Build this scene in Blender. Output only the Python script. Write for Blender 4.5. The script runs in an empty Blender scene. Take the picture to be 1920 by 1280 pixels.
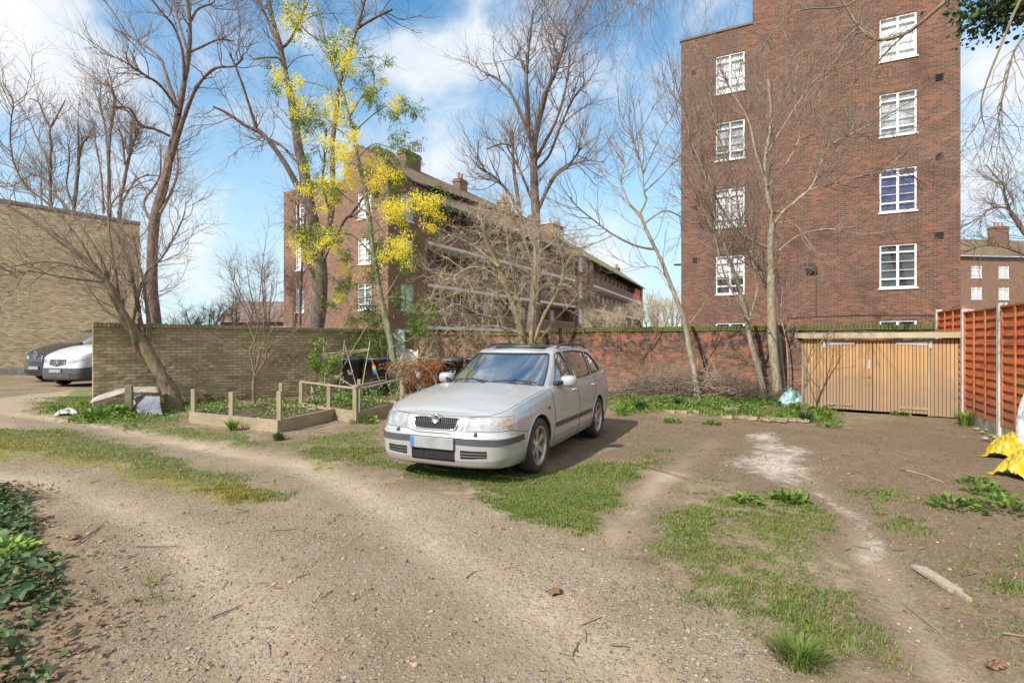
import bpy, math, random
import numpy as np
from mathutils import Vector, Matrix

# ------------------------------------------------------------------ camera, light, exposure
F = 1010.0      # focal length in pixels of the 1920 wide photograph
CX, CY, EH = 960.0, 640.0, 1.48
SC = bpy.context.scene
COL = SC.collection
cam = bpy.data.cameras.new('camera'); camo = bpy.data.objects.new('camera', cam); COL.objects.link(camo)
cam.sensor_width = 36; cam.lens = 36 * F / 1920; cam.clip_end = 3000; cam.clip_start = .05
camo.location = (0, 0, EH); camo.rotation_euler = (math.radians(90), 0, 0)
SC.camera = camo
SUN_AZ = Vector((-.68, -.73)).normalized(); SUN_EL = math.radians(41)
sd = bpy.data.lights.new('sun', 'SUN'); sd.energy = 3.5; sd.angle = math.radians(.55); sd.color = (1, .95, .87)
so = bpy.data.objects.new('sun', sd); COL.objects.link(so)
sv = Vector((SUN_AZ.x * math.cos(SUN_EL), SUN_AZ.y * math.cos(SUN_EL), math.sin(SUN_EL)))
so.rotation_euler = sv.to_track_quat('Z', 'Y').to_euler()
W = bpy.data.worlds.new('World'); SC.world = W; W.use_nodes = True
SC.view_settings.view_transform = 'Standard'; SC.view_settings.look = 'None'
SC.view_settings.exposure = 0.84; SC.view_settings.gamma = 1

class NT:
    """small wrapper for writing node trees"""
    def __init__(s, tree): s.t = tree; s.n = tree.nodes; s.l = tree.links
    def add(s, typ, ins=None, **kw):
        nd = s.n.new(typ)
        for k, v in kw.items(): setattr(nd, k, v)
        for k, v in (ins or {}).items(): s.set(nd, k, v)
        return nd
    def set(s, nd, k, v):
        sock = nd.inputs[k]
        if isinstance(v, bpy.types.NodeSocket): s.l.new(v, sock)
        elif hasattr(v, 'outputs'): s.l.new(v.outputs[0], sock)
        else:
            if isinstance(v, (tuple, list)) and len(v) == 3 and sock.type == 'RGBA': v = (*v, 1)
            sock.default_value = v
    def math(s, op, a, b=0, c=0, clamp=False):
        return s.add('ShaderNodeMath', {0: a, 1: b, 2: c}, operation=op, use_clamp=clamp).outputs[0]
    def mix(s, f, a, b, mode='MIX'):
        nd = s.add('ShaderNodeMix', data_type='RGBA', blend_type=mode)
        s.set(nd, 0, f); s.set(nd, 6, a); s.set(nd, 7, b); return nd.outputs[2]
    def ss(s, x, lo, hi):
        nd = s.add('ShaderNodeMapRange', {0: x, 1: lo, 2: hi, 3: 0., 4: 1.}, interpolation_type='SMOOTHSTEP'); return nd.outputs[0]
    def noise(s, vec, scale, detail=4, rough=.55, dist=0):
        nd = s.add('ShaderNodeTexNoise', {'Scale': scale, 'Detail': detail, 'Roughness': rough, 'Distortion': dist})
        if vec is not None: s.set(nd, 'Vector', vec)
        return nd
    def ramp(s, f, stops):
        nd = s.add('ShaderNodeValToRGB', {0: f}); e = nd.color_ramp.elements
        while len(e) < len(stops): e.new(.5)
        for i, (p, c) in enumerate(stops): e[i].position = p; e[i].color = (*c, 1)
        return nd.outputs[0]

def build_world():
    n = NT(W.node_tree); n.n.clear()
    out = n.add('ShaderNodeOutputWorld')
    sky = n.add('ShaderNodeTexSky', sky_type='NISHITA', sun_disc=False, sun_elevation=SUN_EL)
    sky.sun_rotation = math.atan2(SUN_AZ.x, SUN_AZ.y); sky.altitude = 20; sky.air_density = 1.0; sky.dust_density = .6; sky.ozone_density = 1.6
    tc = n.add('ShaderNodeTexCoord').outputs['Generated']
    sp = n.add('ShaderNodeSeparateXYZ', {0: tc})
    x, y, z = sp.outputs
    zz = n.math('ADD', n.math('MAXIMUM', z, 0.0), .16)
    pv = n.add('ShaderNodeCombineXYZ', {0: n.math('DIVIDE', x, zz), 1: n.math('DIVIDE', y, zz), 2: 0.0})
    nz = n.noise(pv, 1.5, 9, .58, .25).outputs[0]
    nz2 = n.noise(tc, 5.5, 8, .6, .3).outputs[0]
    yy = n.math('MAXIMUM', y, .05)
    tx = n.math('DIVIDE', x, yy); tz = n.math('DIVIDE', z, yy)
    front = n.ss(y, .0, .3)
    tot = None
    for (px, py, rx, ry, a) in [(60,110,190,85,1.1),(190,170,100,60,.8),(20,60,100,50,.6),(110,12,90,22,.6),(720,100,75,55,.9),(830,115,120,65,1.1),(940,90,90,45,.8),
                                (560,60,40,30,.5),(640,250,170,40,.45),(870,310,110,45,.85),(420,215,150,32,.6),(1880,140,90,65,1.0),(1840,380,110,90,.7),
                                (1100,140,70,60,.55),(330,520,300,60,.55),(980,220,150,30,.35),(1200,520,300,90,.6),(20,170,120,40,.6)]:
        ax = n.math('DIVIDE', n.math('SUBTRACT', tx, (px - CX) / F), rx / F)
        az = n.math('DIVIDE', n.math('SUBTRACT', tz, (CY - py) / F), ry / F)
        g = n.math('EXPONENT', n.math('MULTIPLY', n.math('ADD', n.math('MULTIPLY', ax, ax), n.math('MULTIPLY', az, az)), -1.0))
        g = n.math('MULTIPLY', g, a)
        tot = g if tot is None else n.math('ADD', tot, g)
    tot = n.math('MULTIPLY', tot, front)
    back = n.math('MULTIPLY', n.math('SUBTRACT', 1.0, front), n.ss(nz, .28, .52))
    fr = n.ss(n.math('ADD', n.math('MULTIPLY', tot, .62), n.math('MULTIPLY', n.math('SUBTRACT', nz2, .5), 1.9)), -.14, .66)
    top = n.math('MULTIPLY', n.ss(z, .54, .66), n.math('MULTIPLY', n.ss(n.math('ADD', n.math('MULTIPLY', nz, .6), n.math('MULTIPLY', nz2, .4)), .34, .58), .9))
    m = n.math('ADD', n.math('ADD', fr, back), top, clamp=True)
    m = n.math('MULTIPLY', m, n.ss(z, -.02, .05))
    hz = n.ss(z, .60, -.05)
    skyc = n.mix(n.math('MULTIPLY', hz, .72), n.mix(1.0, sky.outputs[0], (.44, .90, 1.0), 'MULTIPLY'), (3.7, 4.1, 4.3))
    cl = n.mix(n.ss(nz2, .35, .7), (3.15, 3.6, 4.15), (4.5, 4.55, 4.6))
    c = n.mix(m, skyc, cl)
    bg = n.add('ShaderNodeBackground', {'Color': c, 'Strength': .128})
    n.l.new(bg.outputs[0], out.inputs[0])
build_world()

# ------------------------------------------------------------------ helpers
RNG = np.random.default_rng(7)
random.seed(7)
def G(px, py):                       # ground point seen at a pixel of the photograph
    y = F * EH / (py - CY); return ((px - CX) / F * y, y)
def P3(px, py, y): return np.array([(px - CX) / F * y, y, EH + (CY - py) / F * y])

def tag(o, label=None, cat=None, group=None, kind=None):
    for k, v in (('label', label), ('category', cat), ('group', group), ('kind', kind)):
        if v: o[k] = v
    return o
def empty(name, loc=(0, 0, 0), rz=0, **kw):
    o = bpy.data.objects.new(name, None); COL.objects.link(o); o.location = loc; o.rotation_euler = (0, 0, rz)
    o.empty_display_size = .2
    return tag(o, **kw)
def link(name, me, mat, parent=None, smooth=False):
    mats = mat if isinstance(mat, (list, tuple)) else [mat]
    for m in mats: me.materials.append(m)
    if smooth and len(me.polygons): me.polygons.foreach_set('use_smooth', [True] * len(me.polygons))
    o = bpy.data.objects.new(name, me); COL.objects.link(o)
    if parent is not None: o.parent = parent
    return o
def np_mesh(name, V, Fs, mat, parent=None, smooth=False, col=None, mi=None):
    """Fs: list of int arrays (N,3)/(N,4) or a single one"""
    if not isinstance(Fs, list): Fs = [Fs]
    Fs = [np.asarray(f, np.int32) for f in Fs if len(f)]
    V = np.asarray(V, np.float32)
    me = bpy.data.meshes.new(name); me.vertices.add(len(V)); me.vertices.foreach_set('co', V.ravel())
    nl = sum(f.size for f in Fs); npoly = sum(len(f) for f in Fs)
    me.loops.add(nl); me.loops.foreach_set('vertex_index', np.concatenate([f.ravel() for f in Fs]))
    me.polygons.add(npoly)
    tot = np.concatenate([np.full(len(f), f.shape[1], np.int32) for f in Fs]); st = np.concatenate([[0], np.cumsum(tot)[:-1]]).astype(np.int32)
    me.polygons.foreach_set('loop_start', st); me.polygons.foreach_set('loop_total', tot)
    if mi is not None: me.polygons.foreach_set('material_index', np.asarray(mi, np.int32))
    me.update(calc_edges=True)
    if col is not None:
        a = me.color_attributes.new('tint', 'FLOAT_COLOR', 'POINT')
        c = np.ones((len(V), 4), np.float32); c[:, :col.shape[1]] = col; a.data.foreach_set('color', c.ravel())
    return link(name, me, mat, parent, smooth)

class MB:
    def __init__(s): s.v = []; s.f = []; s.m = []
    def add(s, vs, fs, mi=0):
        b = len(s.v); s.v += [tuple(map(float, v)) for v in vs]; s.f += [tuple(b + i for i in f) for f in fs]; s.m += [mi] * len(fs); return s
    def box(s, a, b, mi=0, M=None):
        x0, y0, z0 = a; x1, y1, z1 = b
        vs = [(x0,y0,z0),(x1,y0,z0),(x1,y1,z0),(x0,y1,z0),(x0,y0,z1),(x1,y0,z1),(x1,y1,z1),(x0,y1,z1)]
        if M is not None: vs = [tuple(M @ Vector(v)) for v in vs]
        return s.add(vs, [(0,3,2,1),(4,5,6,7),(0,1,5,4),(1,2,6,5),(2,3,7,6),(3,0,4,7)], mi)
    def bar(s, p, q, w, h=None, mi=0, roll=0):      # rectangular bar from p to q
        p = Vector(p); q = Vector(q); h = h or w; d = (q - p); L = d.length
        Mx = Matrix.Translation(p) @ d.to_track_quat('Z', 'Y').to_matrix().to_4x4() @ Matrix.Rotation(roll, 4, 'Z')
        return s.box((-w/2, -h/2, 0), (w/2, h/2, L), mi, Mx)
    def tube(s, pts, r, sides=8, mi=0, cap=True):
        pts = np.asarray(pts, float); n = len(pts); r = np.broadcast_to(np.asarray(r, float), (n,))
        V, Fq = tubes_np(pts[None], r[None], sides)
        fs = [tuple(f) for f in Fq]
        if cap: fs += [tuple(range(sides - 1, -1, -1)), tuple((n - 1) * sides + i for i in range(sides))]
        return s.add(V, fs, mi)
    def lathe(s, prof, c=(0, 0, 0), axis='Z', seg=24, mi=0):   # prof: (r, h)
        vs = []; n = len(prof)
        for i in range(seg):
            a = 2 * math.pi * i / seg
            for r, h in prof:
                p = (r * math.cos(a), r * math.sin(a), h)
                if axis == 'X': p = (h, r * math.cos(a), r * math.sin(a))
                if axis == 'Y': p = (r * math.sin(a), h, r * math.cos(a))
                vs.append((p[0] + c[0], p[1] + c[1], p[2] + c[2]))
        fs = [(i * n + j, ((i + 1) % seg) * n + j, ((i + 1) % seg) * n + j + 1, i * n + j + 1) for i in range(seg) for j in range(n - 1)]
        return s.add(vs, fs, mi)
    def build(s, name, mat, parent=None, smooth=False, bevel=0):
        me = bpy.data.meshes.new(name); me.from_pydata(s.v, [], s.f)
        me.polygons.foreach_set('material_index', s.m); me.update()
        o = link(name, me, mat, parent, smooth)
        if bevel:
            b = o.modifiers.new('bevel', 'BEVEL'); b.width = bevel; b.segments = 2; b.limit_method = 'ANGLE'; b.angle_limit = .6
        return o

def tubes_np(paths, radii, sides=3):
    """paths (N,K,3), radii (N,K) -> vertices, quads"""
    N, K, _ = paths.shape
    T = np.gradient(paths, axis=1); T /= np.linalg.norm(T, axis=2, keepdims=True) + 1e-9
    m = T.mean(1); m /= np.linalg.norm(m, axis=1, keepdims=True) + 1e-9
    ref = np.where(np.abs(m[:, 2:3]) < .8, np.array([[0, 0, 1.]]), np.array([[1., 0, 0]]))[:, None, :]
    A = np.cross(T, ref); A /= np.linalg.norm(A, axis=2, keepdims=True) + 1e-9
    B = np.cross(T, A)
    an = 2 * np.pi * np.arange(sides) / sides
    V = paths[:, :, None, :] + radii[:, :, None, None] * (A[:, :, None, :] * np.cos(an)[None, None, :, None] + B[:, :, None, :] * np.sin(an)[None, None, :, None])
    idx = np.arange(N * K * sides).reshape(N, K, sides); nx = np.roll(idx, -1, 2)
    Q = np.stack([idx[:, :-1], nx[:, :-1], nx[:, 1:], idx[:, 1:]], -1).reshape(-1, 4)
    return V.reshape(-1, 3), Q

def spline(pts, n):
    """Catmull-Rom through pts, n samples (uniform in index)"""
    P = np.asarray(pts, float); k = len(P)
    t = np.linspace(0, k - 1, n); i = np.minimum(t.astype(int), k - 2); f = (t - i)[:, None]
    g = lambda j: P[np.clip(j, 0, k - 1)]
    p0, p1, p2, p3 = g(i - 1), g(i), g(i + 1), g(i + 2)
    return .5 * ((2 * p1) + (-p0 + p2) * f + (2 * p0 - 5 * p1 + 4 * p2 - p3) * f**2 + (-p0 + 3 * p1 - 3 * p2 + p3) * f**3)

def vnoise(x, y, seed=0, octaves=4):
    """value noise on arrays"""
    r = np.zeros_like(x, dtype=float); amp = .5; tot = 0
    for o in range(octaves):
        xi = np.floor(x).astype(np.int64); yi = np.floor(y).astype(np.int64); fx = x - xi; fy = y - yi
        fx = fx * fx * (3 - 2 * fx); fy = fy * fy * (3 - 2 * fy)
        def h(a, b):
            v = (a * 374761393 + b * 668265263 + (seed + o * 17) * 2147483647) & 0xffffffff
            v = ((v ^ (v >> 13)) * 1274126177) & 0xffffffff
            return ((v ^ (v >> 16)) & 0xffff) / 65535.
        r += amp * ((h(xi, yi) * (1 - fx) + h(xi + 1, yi) * fx) * (1 - fy) + (h(xi, yi + 1) * (1 - fx) + h(xi + 1, yi + 1) * fx) * fy)
        tot += amp; amp *= .5; x = x * 2.03 + 5.1; y = y * 2.03 + 3.7
    return r / tot

# ------------------------------------------------------------------ materials
MATS = {}
def mat(name, base=(.5, .5, .5), rough=.7, metal=0, spec=.5, var=.12, vscale=6, bump=0, bscale=40, fn=None, tint=False, coat=0, sheen=0):
    if name in MATS: return MATS[name]
    m = bpy.data.materials.new(name); m.use_nodes = True; MATS[name] = m
    n = NT(m.node_tree); b = n.n['Principled BSDF']
    b.inputs['Roughness'].default_value = rough; b.inputs['Metallic'].default_value = metal
    b.inputs['Specular IOR Level'].default_value = spec; b.inputs['Coat Weight'].default_value = coat
    if fn: fn(n, b); return m
    tc = n.add('ShaderNodeTexCoord').outputs['Object']
    nz = n.noise(tc, vscale, 5, .6).outputs[0]
    lo = tuple(c * (1 - var) for c in base); hi = tuple(min(1, c * (1 + var)) for c in base)
    c = n.mix(n.ss(nz, .3, .7), lo, hi)
    if tint:
        at = n.add('ShaderNodeAttribute', attribute_name='tint').outputs['Color']
        c = n.mix(1.0, c, at, 'MULTIPLY')
    n.set(b, 'Base Color', c)
    if bump:
        bn = n.noise(tc, bscale, 5, .65).outputs[0]
        bp = n.add('ShaderNodeBump', {'Strength': 1.0, 'Distance': bump, 'Height': bn}); n.set(b, 'Normal', bp)
    return m

def boxmap(n):
    """object coordinates unrolled on vertical faces: returns (vector along wall / height), object coords"""
    tc = n.add('ShaderNodeTexCoord').outputs['Object']
    ge = n.add('ShaderNodeNewGeometry').outputs['Normal']
    vt = n.add('ShaderNodeVectorTransform', {0: ge}, vector_type='NORMAL', convert_from='WORLD', convert_to='OBJECT')
    a = n.add('ShaderNodeSeparateXYZ', {0: n.add('ShaderNodeVectorMath', {0: vt}, operation='ABSOLUTE')})
    s = n.add('ShaderNodeSeparateXYZ', {0: tc})
    xf = n.math('GREATER_THAN', a.outputs[0], a.outputs[1])
    zf = n.math('GREATER_THAN', a.outputs[2], .75)
    u = n.add('ShaderNodeMix', {0: xf, 2: s.outputs[0], 3: s.outputs[1]}, data_type='FLOAT').outputs[0]
    v = n.add('ShaderNodeMix', {0: zf, 2: s.outputs[2], 3: s.outputs[1]}, data_type='FLOAT').outputs[0]
    return n.add('ShaderNodeCombineXYZ', {0: u, 1: v, 2: 0.0}).outputs[0], tc

def brick(name, c1, c2, c3, mortar, moss=None, mosslo=99, mosshi=100, soot=None, rowh=.075, bw=.225, msize=.01, distort=0, bump=.006, big=.35, top=None, stain=None):
    def fn(n, b):
        uv, tc = boxmap(n)
        if distort:
            dn = n.noise(tc, 7, 3).outputs['Color']
            uv = n.add('ShaderNodeVectorMath', {0: uv, 1: n.add('ShaderNodeVectorMath', {0: dn, 1: (distort,) * 3}, operation='MULTIPLY')}, operation='ADD').outputs[0]
        bt = n.add('ShaderNodeTexBrick', {'Vector': uv, 'Color1': (0, 0, 0), 'Color2': (1, 1, 1), 'Mortar': (.5, .5, .5), 'Scale': 1.0,
                   'Mortar Size': msize, 'Mortar Smooth': .15, 'Bias': 0.0, 'Brick Width': bw, 'Row Height': rowh})
        per = bt.outputs[0]; mo = bt.outputs[1]
        c = n.ramp(per, [(0, c1), (.5, c2), (1, c3)])
        nz = n.noise(tc, .9, 6, .6).outputs[0]; nf = n.noise(tc, 30, 4, .6).outputs[0]
        c = n.mix(n.math('MULTIPLY', n.ss(nz, .35, .68), big), c, n.mix(.5, c1, (.05, .035, .03)))
        c = n.mix(n.math('MULTIPLY', n.ss(nf, .3, .75), .3), c, n.mix(.4, c3, (.6, .5, .42)))
        c = n.mix(mo, c, mortar)
        s = n.add('ShaderNodeSeparateXYZ', {0: tc}).outputs[2]
        n3 = n.noise(tc, 2.6, 6, .62).outputs[0]
        if soot:
            lo, hi, col = soot
            f = n.math('MULTIPLY', n.ss(n.math('ADD', s, n.math('MULTIPLY', n.math('SUBTRACT', n3, .5), 1.3)), lo, hi), n.ss(n.noise(tc, 9, 3).outputs[0], .30, .68))
            c = n.mix(n.math('MULTIPLY', f, .88), c, col)
        if stain:
            col, sc, lo, hi = stain
            c = n.mix(n.math('MULTIPLY', n.ss(n.noise(tc, sc, 5, .6).outputs[0], lo, hi), .8), c, col)
        if moss:
            f = n.ss(n.math('ADD', s, n.math('MULTIPLY', n.math('SUBTRACT', n3, .5), .9)), mosslo, mosshi)
            c = n.mix(n.math('MULTIPLY', f, .85), c, moss)
        n.set(b, 'Base Color', c); b.inputs['Roughness'].default_value = .9
        h = n.math('ADD', n.math('MULTIPLY', mo, -1.0), n.math('MULTIPLY', nf, .5))
        n.set(b, 'Normal', n.add('ShaderNodeBump', {'Strength': 1.0, 'Distance': bump, 'Height': h}))
    return mat(name, fn=fn)

B_TALL = brick('red_brown_brick', (.026,.012,.010), (.115,.032,.017), (.25,.078,.036), (.19,.13,.09), msize=.011, big=.5, stain=((.06,.03,.025), .5, .5, .75))
B_MID = brick('mellow_red_brick', (.10,.042,.028), (.205,.082,.048), (.29,.125,.072), (.25,.19,.14), big=.3)
B_YEL = brick('yellow_stock_brick', (.15,.11,.055), (.32,.235,.12), (.42,.33,.19), (.18,.15,.11), stain=((.17,.16,.16), 4, .58, .68), big=.35)
B_LEFT = brick('mossy_buff_brick', (.27,.195,.105), (.50,.375,.21), (.62,.48,.29), (.26,.21,.145), moss=(.21,.19,.075), mosslo=1.15, mosshi=2.2, big=.5, stain=((.33,.28,.15), 1.4, .48, .75))
B_MIDW = brick('brown_garden_brick', (.27,.15,.075), (.36,.20,.10), (.44,.27,.15), (.30,.22,.14), moss=(.20,.15,.05), mosslo=1.45, mosshi=1.8)
B_RED = brick('old_red_wall_brick', (.07,.030,.022), (.20,.070,.040), (.36,.15,.075), (.15,.105,.07), soot=(.80, 1.45, (.028,.023,.02)), distort=.045, msize=.016, bump=.018, stain=((.33,.125,.07), 3.4, .52, .60), big=.6)
B_MOSSB = brick('mossy_coping_brick', (.07,.07,.022), (.13,.12,.04), (.19,.16,.07), (.05,.045,.03), bw=.075, rowh=.14, bump=.01, msize=.012, moss=(.11,.12,.03), mosslo=-1, mosshi=0)
def fn_trim(n, b):
    tc = n.add('ShaderNodeTexCoord').outputs['Object']
    nz = n.noise(tc, 3, 5, .6).outputs[0]
    n.set(b, 'Base Color', n.mix(n.ss(nz, .35, .8), (.80, .80, .79), (.62, .61, .58)))
M_WHITE = mat('white_window_paint', rough=.45, fn=fn_trim)
M_BAND = mat('white_concrete', (.72, .71, .69), .7, var=.15)
M_CONC = mat('grey_concrete', (.42, .40, .37), .85, var=.2, bump=.003)
def wood(name, a, b_, scale=1.0, grey=None, ax=(14, 14, 1.2)):
    def fn(n, b):
        tc = n.add('ShaderNodeTexCoord').outputs['Object']
        mp = n.add('ShaderNodeMapping', {0: tc}); mp.inputs['Scale'].default_value = ax
        nz = n.noise(mp, 2.5, 6, .65, .6).outputs[0]; n2 = n.noise(tc, 2.2, 4).outputs[0]
        c = n.mix(n.ss(nz, .3, .7), a, b_)
        c = n.mix(n.math('MULTIPLY', n.ss(n2, .4, .75), .5), c, grey or tuple(x * .6 for x in a))
        n.set(b, 'Base Color', c); b.inputs['Roughness'].default_value = .8
        n.set(b, 'Normal', n.add('ShaderNodeBump', {'Strength': .7, 'Distance': .003, 'Height': nz}))
    return mat(name, fn=fn)
M_PINE = wood('weathered_pine', (.27, .215, .14), (.38, .31, .21), grey=(.21, .19, .14))
M_BOARD = wood('weathered_board', (.26, .20, .125), (.40, .315, .205), grey=(.16, .14, .09), ax=(1.2, 1.2, 24))
M_FASCIA = wood('fascia_timber', (.38, .32, .20), (.48, .41, .27), grey=(.28, .25, .14), ax=(1.2, 1.2, 24))
M_PINE2 = wood('damp_pine', (.24, .18, .11), (.34, .26, .16), grey=(.14, .12, .07))
def glass_fn(n, b):
    out = n.n['Material Output']
    bf = n.add('ShaderNodeNewGeometry').outputs['Backfacing']; fr = n.add('ShaderNodeFresnel', {'IOR': n.math('SUBTRACT', 1.5, n.math('MULTIPLY', bf, .8333))}).outputs[0]
    g = n.add('ShaderNodeBsdfGlossy', {'Color': (.9, .93, .95), 'Roughness': .015})
    t = n.add('ShaderNodeBsdfTransparent', {'Color': (.98, .99, .99)})
    f = n.math('ADD', n.math('MULTIPLY', fr, 1.0), .05, clamp=True)
    ms = n.add('ShaderNodeMixShader', {0: f, 1: t.outputs[0], 2: g.outputs[0]}); n.l.new(ms.outputs[0], out.inputs[0])
M_GLASS = mat('window_glass', fn=glass_fn)
M_NET = mat('net_curtain', (.66, .67, .69), .9, var=.2, vscale=3)
M_BLIND = mat('grey_blind', (.30, .31, .33), .8, var=.55, vscale=2.2)
M_DARKROOM = mat('dim_room', (.05, .05, .05), .9, var=.4, vscale=2)  # near-black sheet colour stands in for the darkness of an unlit room
M_BLUEC = mat('blue_curtain', (.025, .04, .16), .9, var=.5, vscale=4)
M_BLACK = mat('black_plastic', (.025, .025, .027), .5, var=.2)
def roof_fn(n, b):
    uv, tc = boxmap(n)
    nz = n.noise(tc, .8, 6, .65).outputs[0]; n2 = n.noise(tc, 8, 5, .65).outputs[0]
    bt = n.add('ShaderNodeTexBrick', {'Vector': uv, 'Color1': (.125, .08, .055), 'Color2': (.18, .115, .075), 'Mortar': (.08, .06, .05), 'Scale': 1.0, 'Mortar Size': .012, 'Brick Width': .3, 'Row Height': .2})
    c = n.mix(n.math('MULTIPLY', n.ss(n.math('ADD', nz, n.math('MULTIPLY', n.math('SUBTRACT', n2, .5), .5)), .4, .62), .75), bt.outputs[0], (.165, .135, .055))
    n.set(b, 'Base Color', c); b.inputs['Roughness'].default_value = .9
M_ROOF = mat('mossy_roof_tiles', fn=roof_fn)
# ------------------------------------------------------------------ ground
def poly_sd(X, Y, P):
    """signed distance to polygon, positive inside"""
    P = np.asarray(P, float); inside = np.zeros(X.shape, bool); d = np.full(X.shape, 1e9)
    for i in range(len(P)):
        ax, ay = P[i]; bx, by = P[(i + 1) % len(P)]
        ex, ey = bx - ax, by - ay; L = ex * ex + ey * ey + 1e-12
        t = np.clip(((X - ax) * ex + (Y - ay) * ey) / L, 0, 1)
        d = np.minimum(d, np.hypot(X - ax - t * ex, Y - ay - t * ey))
        c = ((ay > Y) != (by > Y)) & (X < (bx - ax) * (Y - ay) / (by - ay + 1e-12) + ax); inside ^= c
    return np.where(inside, d, -d)
def gp(pts): return [G(*p) for p in pts]
def sst(x, a, b): t = np.clip((x - a) / (b - a), 0, 1); return t * t * (3 - 2 * t)
GRASS = [  # (pixels, edge softness m, density)
 ([(-80,798),(60,803),(180,815),(300,843),(420,880),(515,932),(440,935),(330,907),(200,877),(60,850),(-80,838)], .3, .95),
 ([(75,752),(160,722),(300,732),(350,800),(230,800),(150,792),(60,772)], .3, .9),
 ([(200,792),(360,798),(520,826),(700,800),(735,830),(770,885),(680,874),(560,852),(420,832),(300,815),(220,806)], .3, .8),
 ([(740,868),(850,880),(1000,888),(1110,868),(1215,868),(1190,905),(1160,950),(1115,998),(1040,985),(940,940),(850,910),(780,893)], .22, 1.1),
 ([(1270,915),(1400,925),(1540,950),(1590,1060),(1640,1200),(1590,1300),(1450,1270),(1400,1180),(1300,1095),(1205,1040),(1225,970)], .5, .56),
 ([(1800,1040),(1990,1010),(1990,1230),(1860,1180),(1790,1100)], .4, .6),
 ([(1600,860),(1700,930),(1760,1010),(1700,1000),(1620,940)], .3, .35),
 ([(1140,742),(1560,750),(1590,800),(1500,785),(1300,775),(1150,772)], .25, .8),
 ([(200,930),(300,940),(290,1000),(210,1010)], .35, .25), ([(250,1050),(350,1050),(330,1110),(260,1100)], .2, .4),
 ([(1180,820),(1290,850),(1240,880),(1190,870)], .2, .3), ([(1620,1220),(1760,1280),(1700,1400),(1500,1400)], .3, .3),
 ([(30,735),(90,728),(80,760),(40,755)], .2, .4)]
def grass_mask(X, Y):
    n1 = (vnoise(X * 1.7, Y * 1.7, 3) - .5) * .6; n2 = vnoise(X * 6, Y * 6, 9) - .5
    m = np.zeros(X.shape)
    for P, s, d in GRASS:
        sd_ = poly_sd(X, Y, gp(P)) + n1 * .9 + n2 * .25
        m = np.maximum(m, d * sst(sd_, -s, s))
    for L, w in zip(RUTS, (.16, .24)): m = m * (1 - .9 * np.exp(-(line_sd(X, Y, L) / w) ** 2))
    return m * sst(vnoise(X * 2.3, Y * 2.3, 21) * .5 + vnoise(X * 8.5, Y * 8.5, 23) * .5 + .45 * (m - .5), .32, .64)
def field(X, Y, polys, soft, wob=.5):
    n1 = vnoise(X * 1.5, Y * 1.5, 31) - .5; m = np.zeros(X.shape)
    for P in polys: m = np.maximum(m, sst(poly_sd(X, Y, gp(P)) + n1 * wob, -soft, soft))
    return m
def line_sd(X, Y, P):
    P = gp(P); d = np.full(X.shape, 1e9)
    for (ax, ay), (bx, by) in zip(P[:-1], P[1:]):
        ex, ey = bx - ax, by - ay; t = np.clip(((X - ax) * ex + (Y - ay) * ey) / (ex * ex + ey * ey), 0, 1)
        d = np.minimum(d, np.hypot(X - ax - t * ex, Y - ay - t * ey))
    return d
TRACK1 = [(-60,765),(150,788),(420,845),(560,868),(700,935),(900,1080),(1060,1180),(1200,1290),(1300,1400)]
TRACK2 = [(-80,880),(150,915),(300,985),(420,1090),(500,1280)]
RUTS = [[(1500,880),(1600,960),(1660,1060),(1740,1180),(1850,1330)], [(1330,830),(1235,905),(1200,950),(1150,1020)]]
def ground_height(X, Y):
    h = (vnoise(X * .8, Y * .8, 1) - .5) * .05 + (vnoise(X * 4, Y * 4, 2) - .5) * .022
    for L in (TRACK1, TRACK2, *RUTS): h = h - .03 * np.exp(-(line_sd(X, Y, L) / .28) ** 2)
    h = h + .02 * grass_mask(X, Y)
    e = sst(np.minimum.reduce([X + 13.4, 13.4 - X, Y - 1.0, 17.6 - Y]), 0, .8)
    car = np.exp(-(((X + .1) ** 2 + (Y - 7.4) ** 2) / 7.0) ** 2)
    return (h - .012) * e * (1 - .8 * car)
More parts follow.
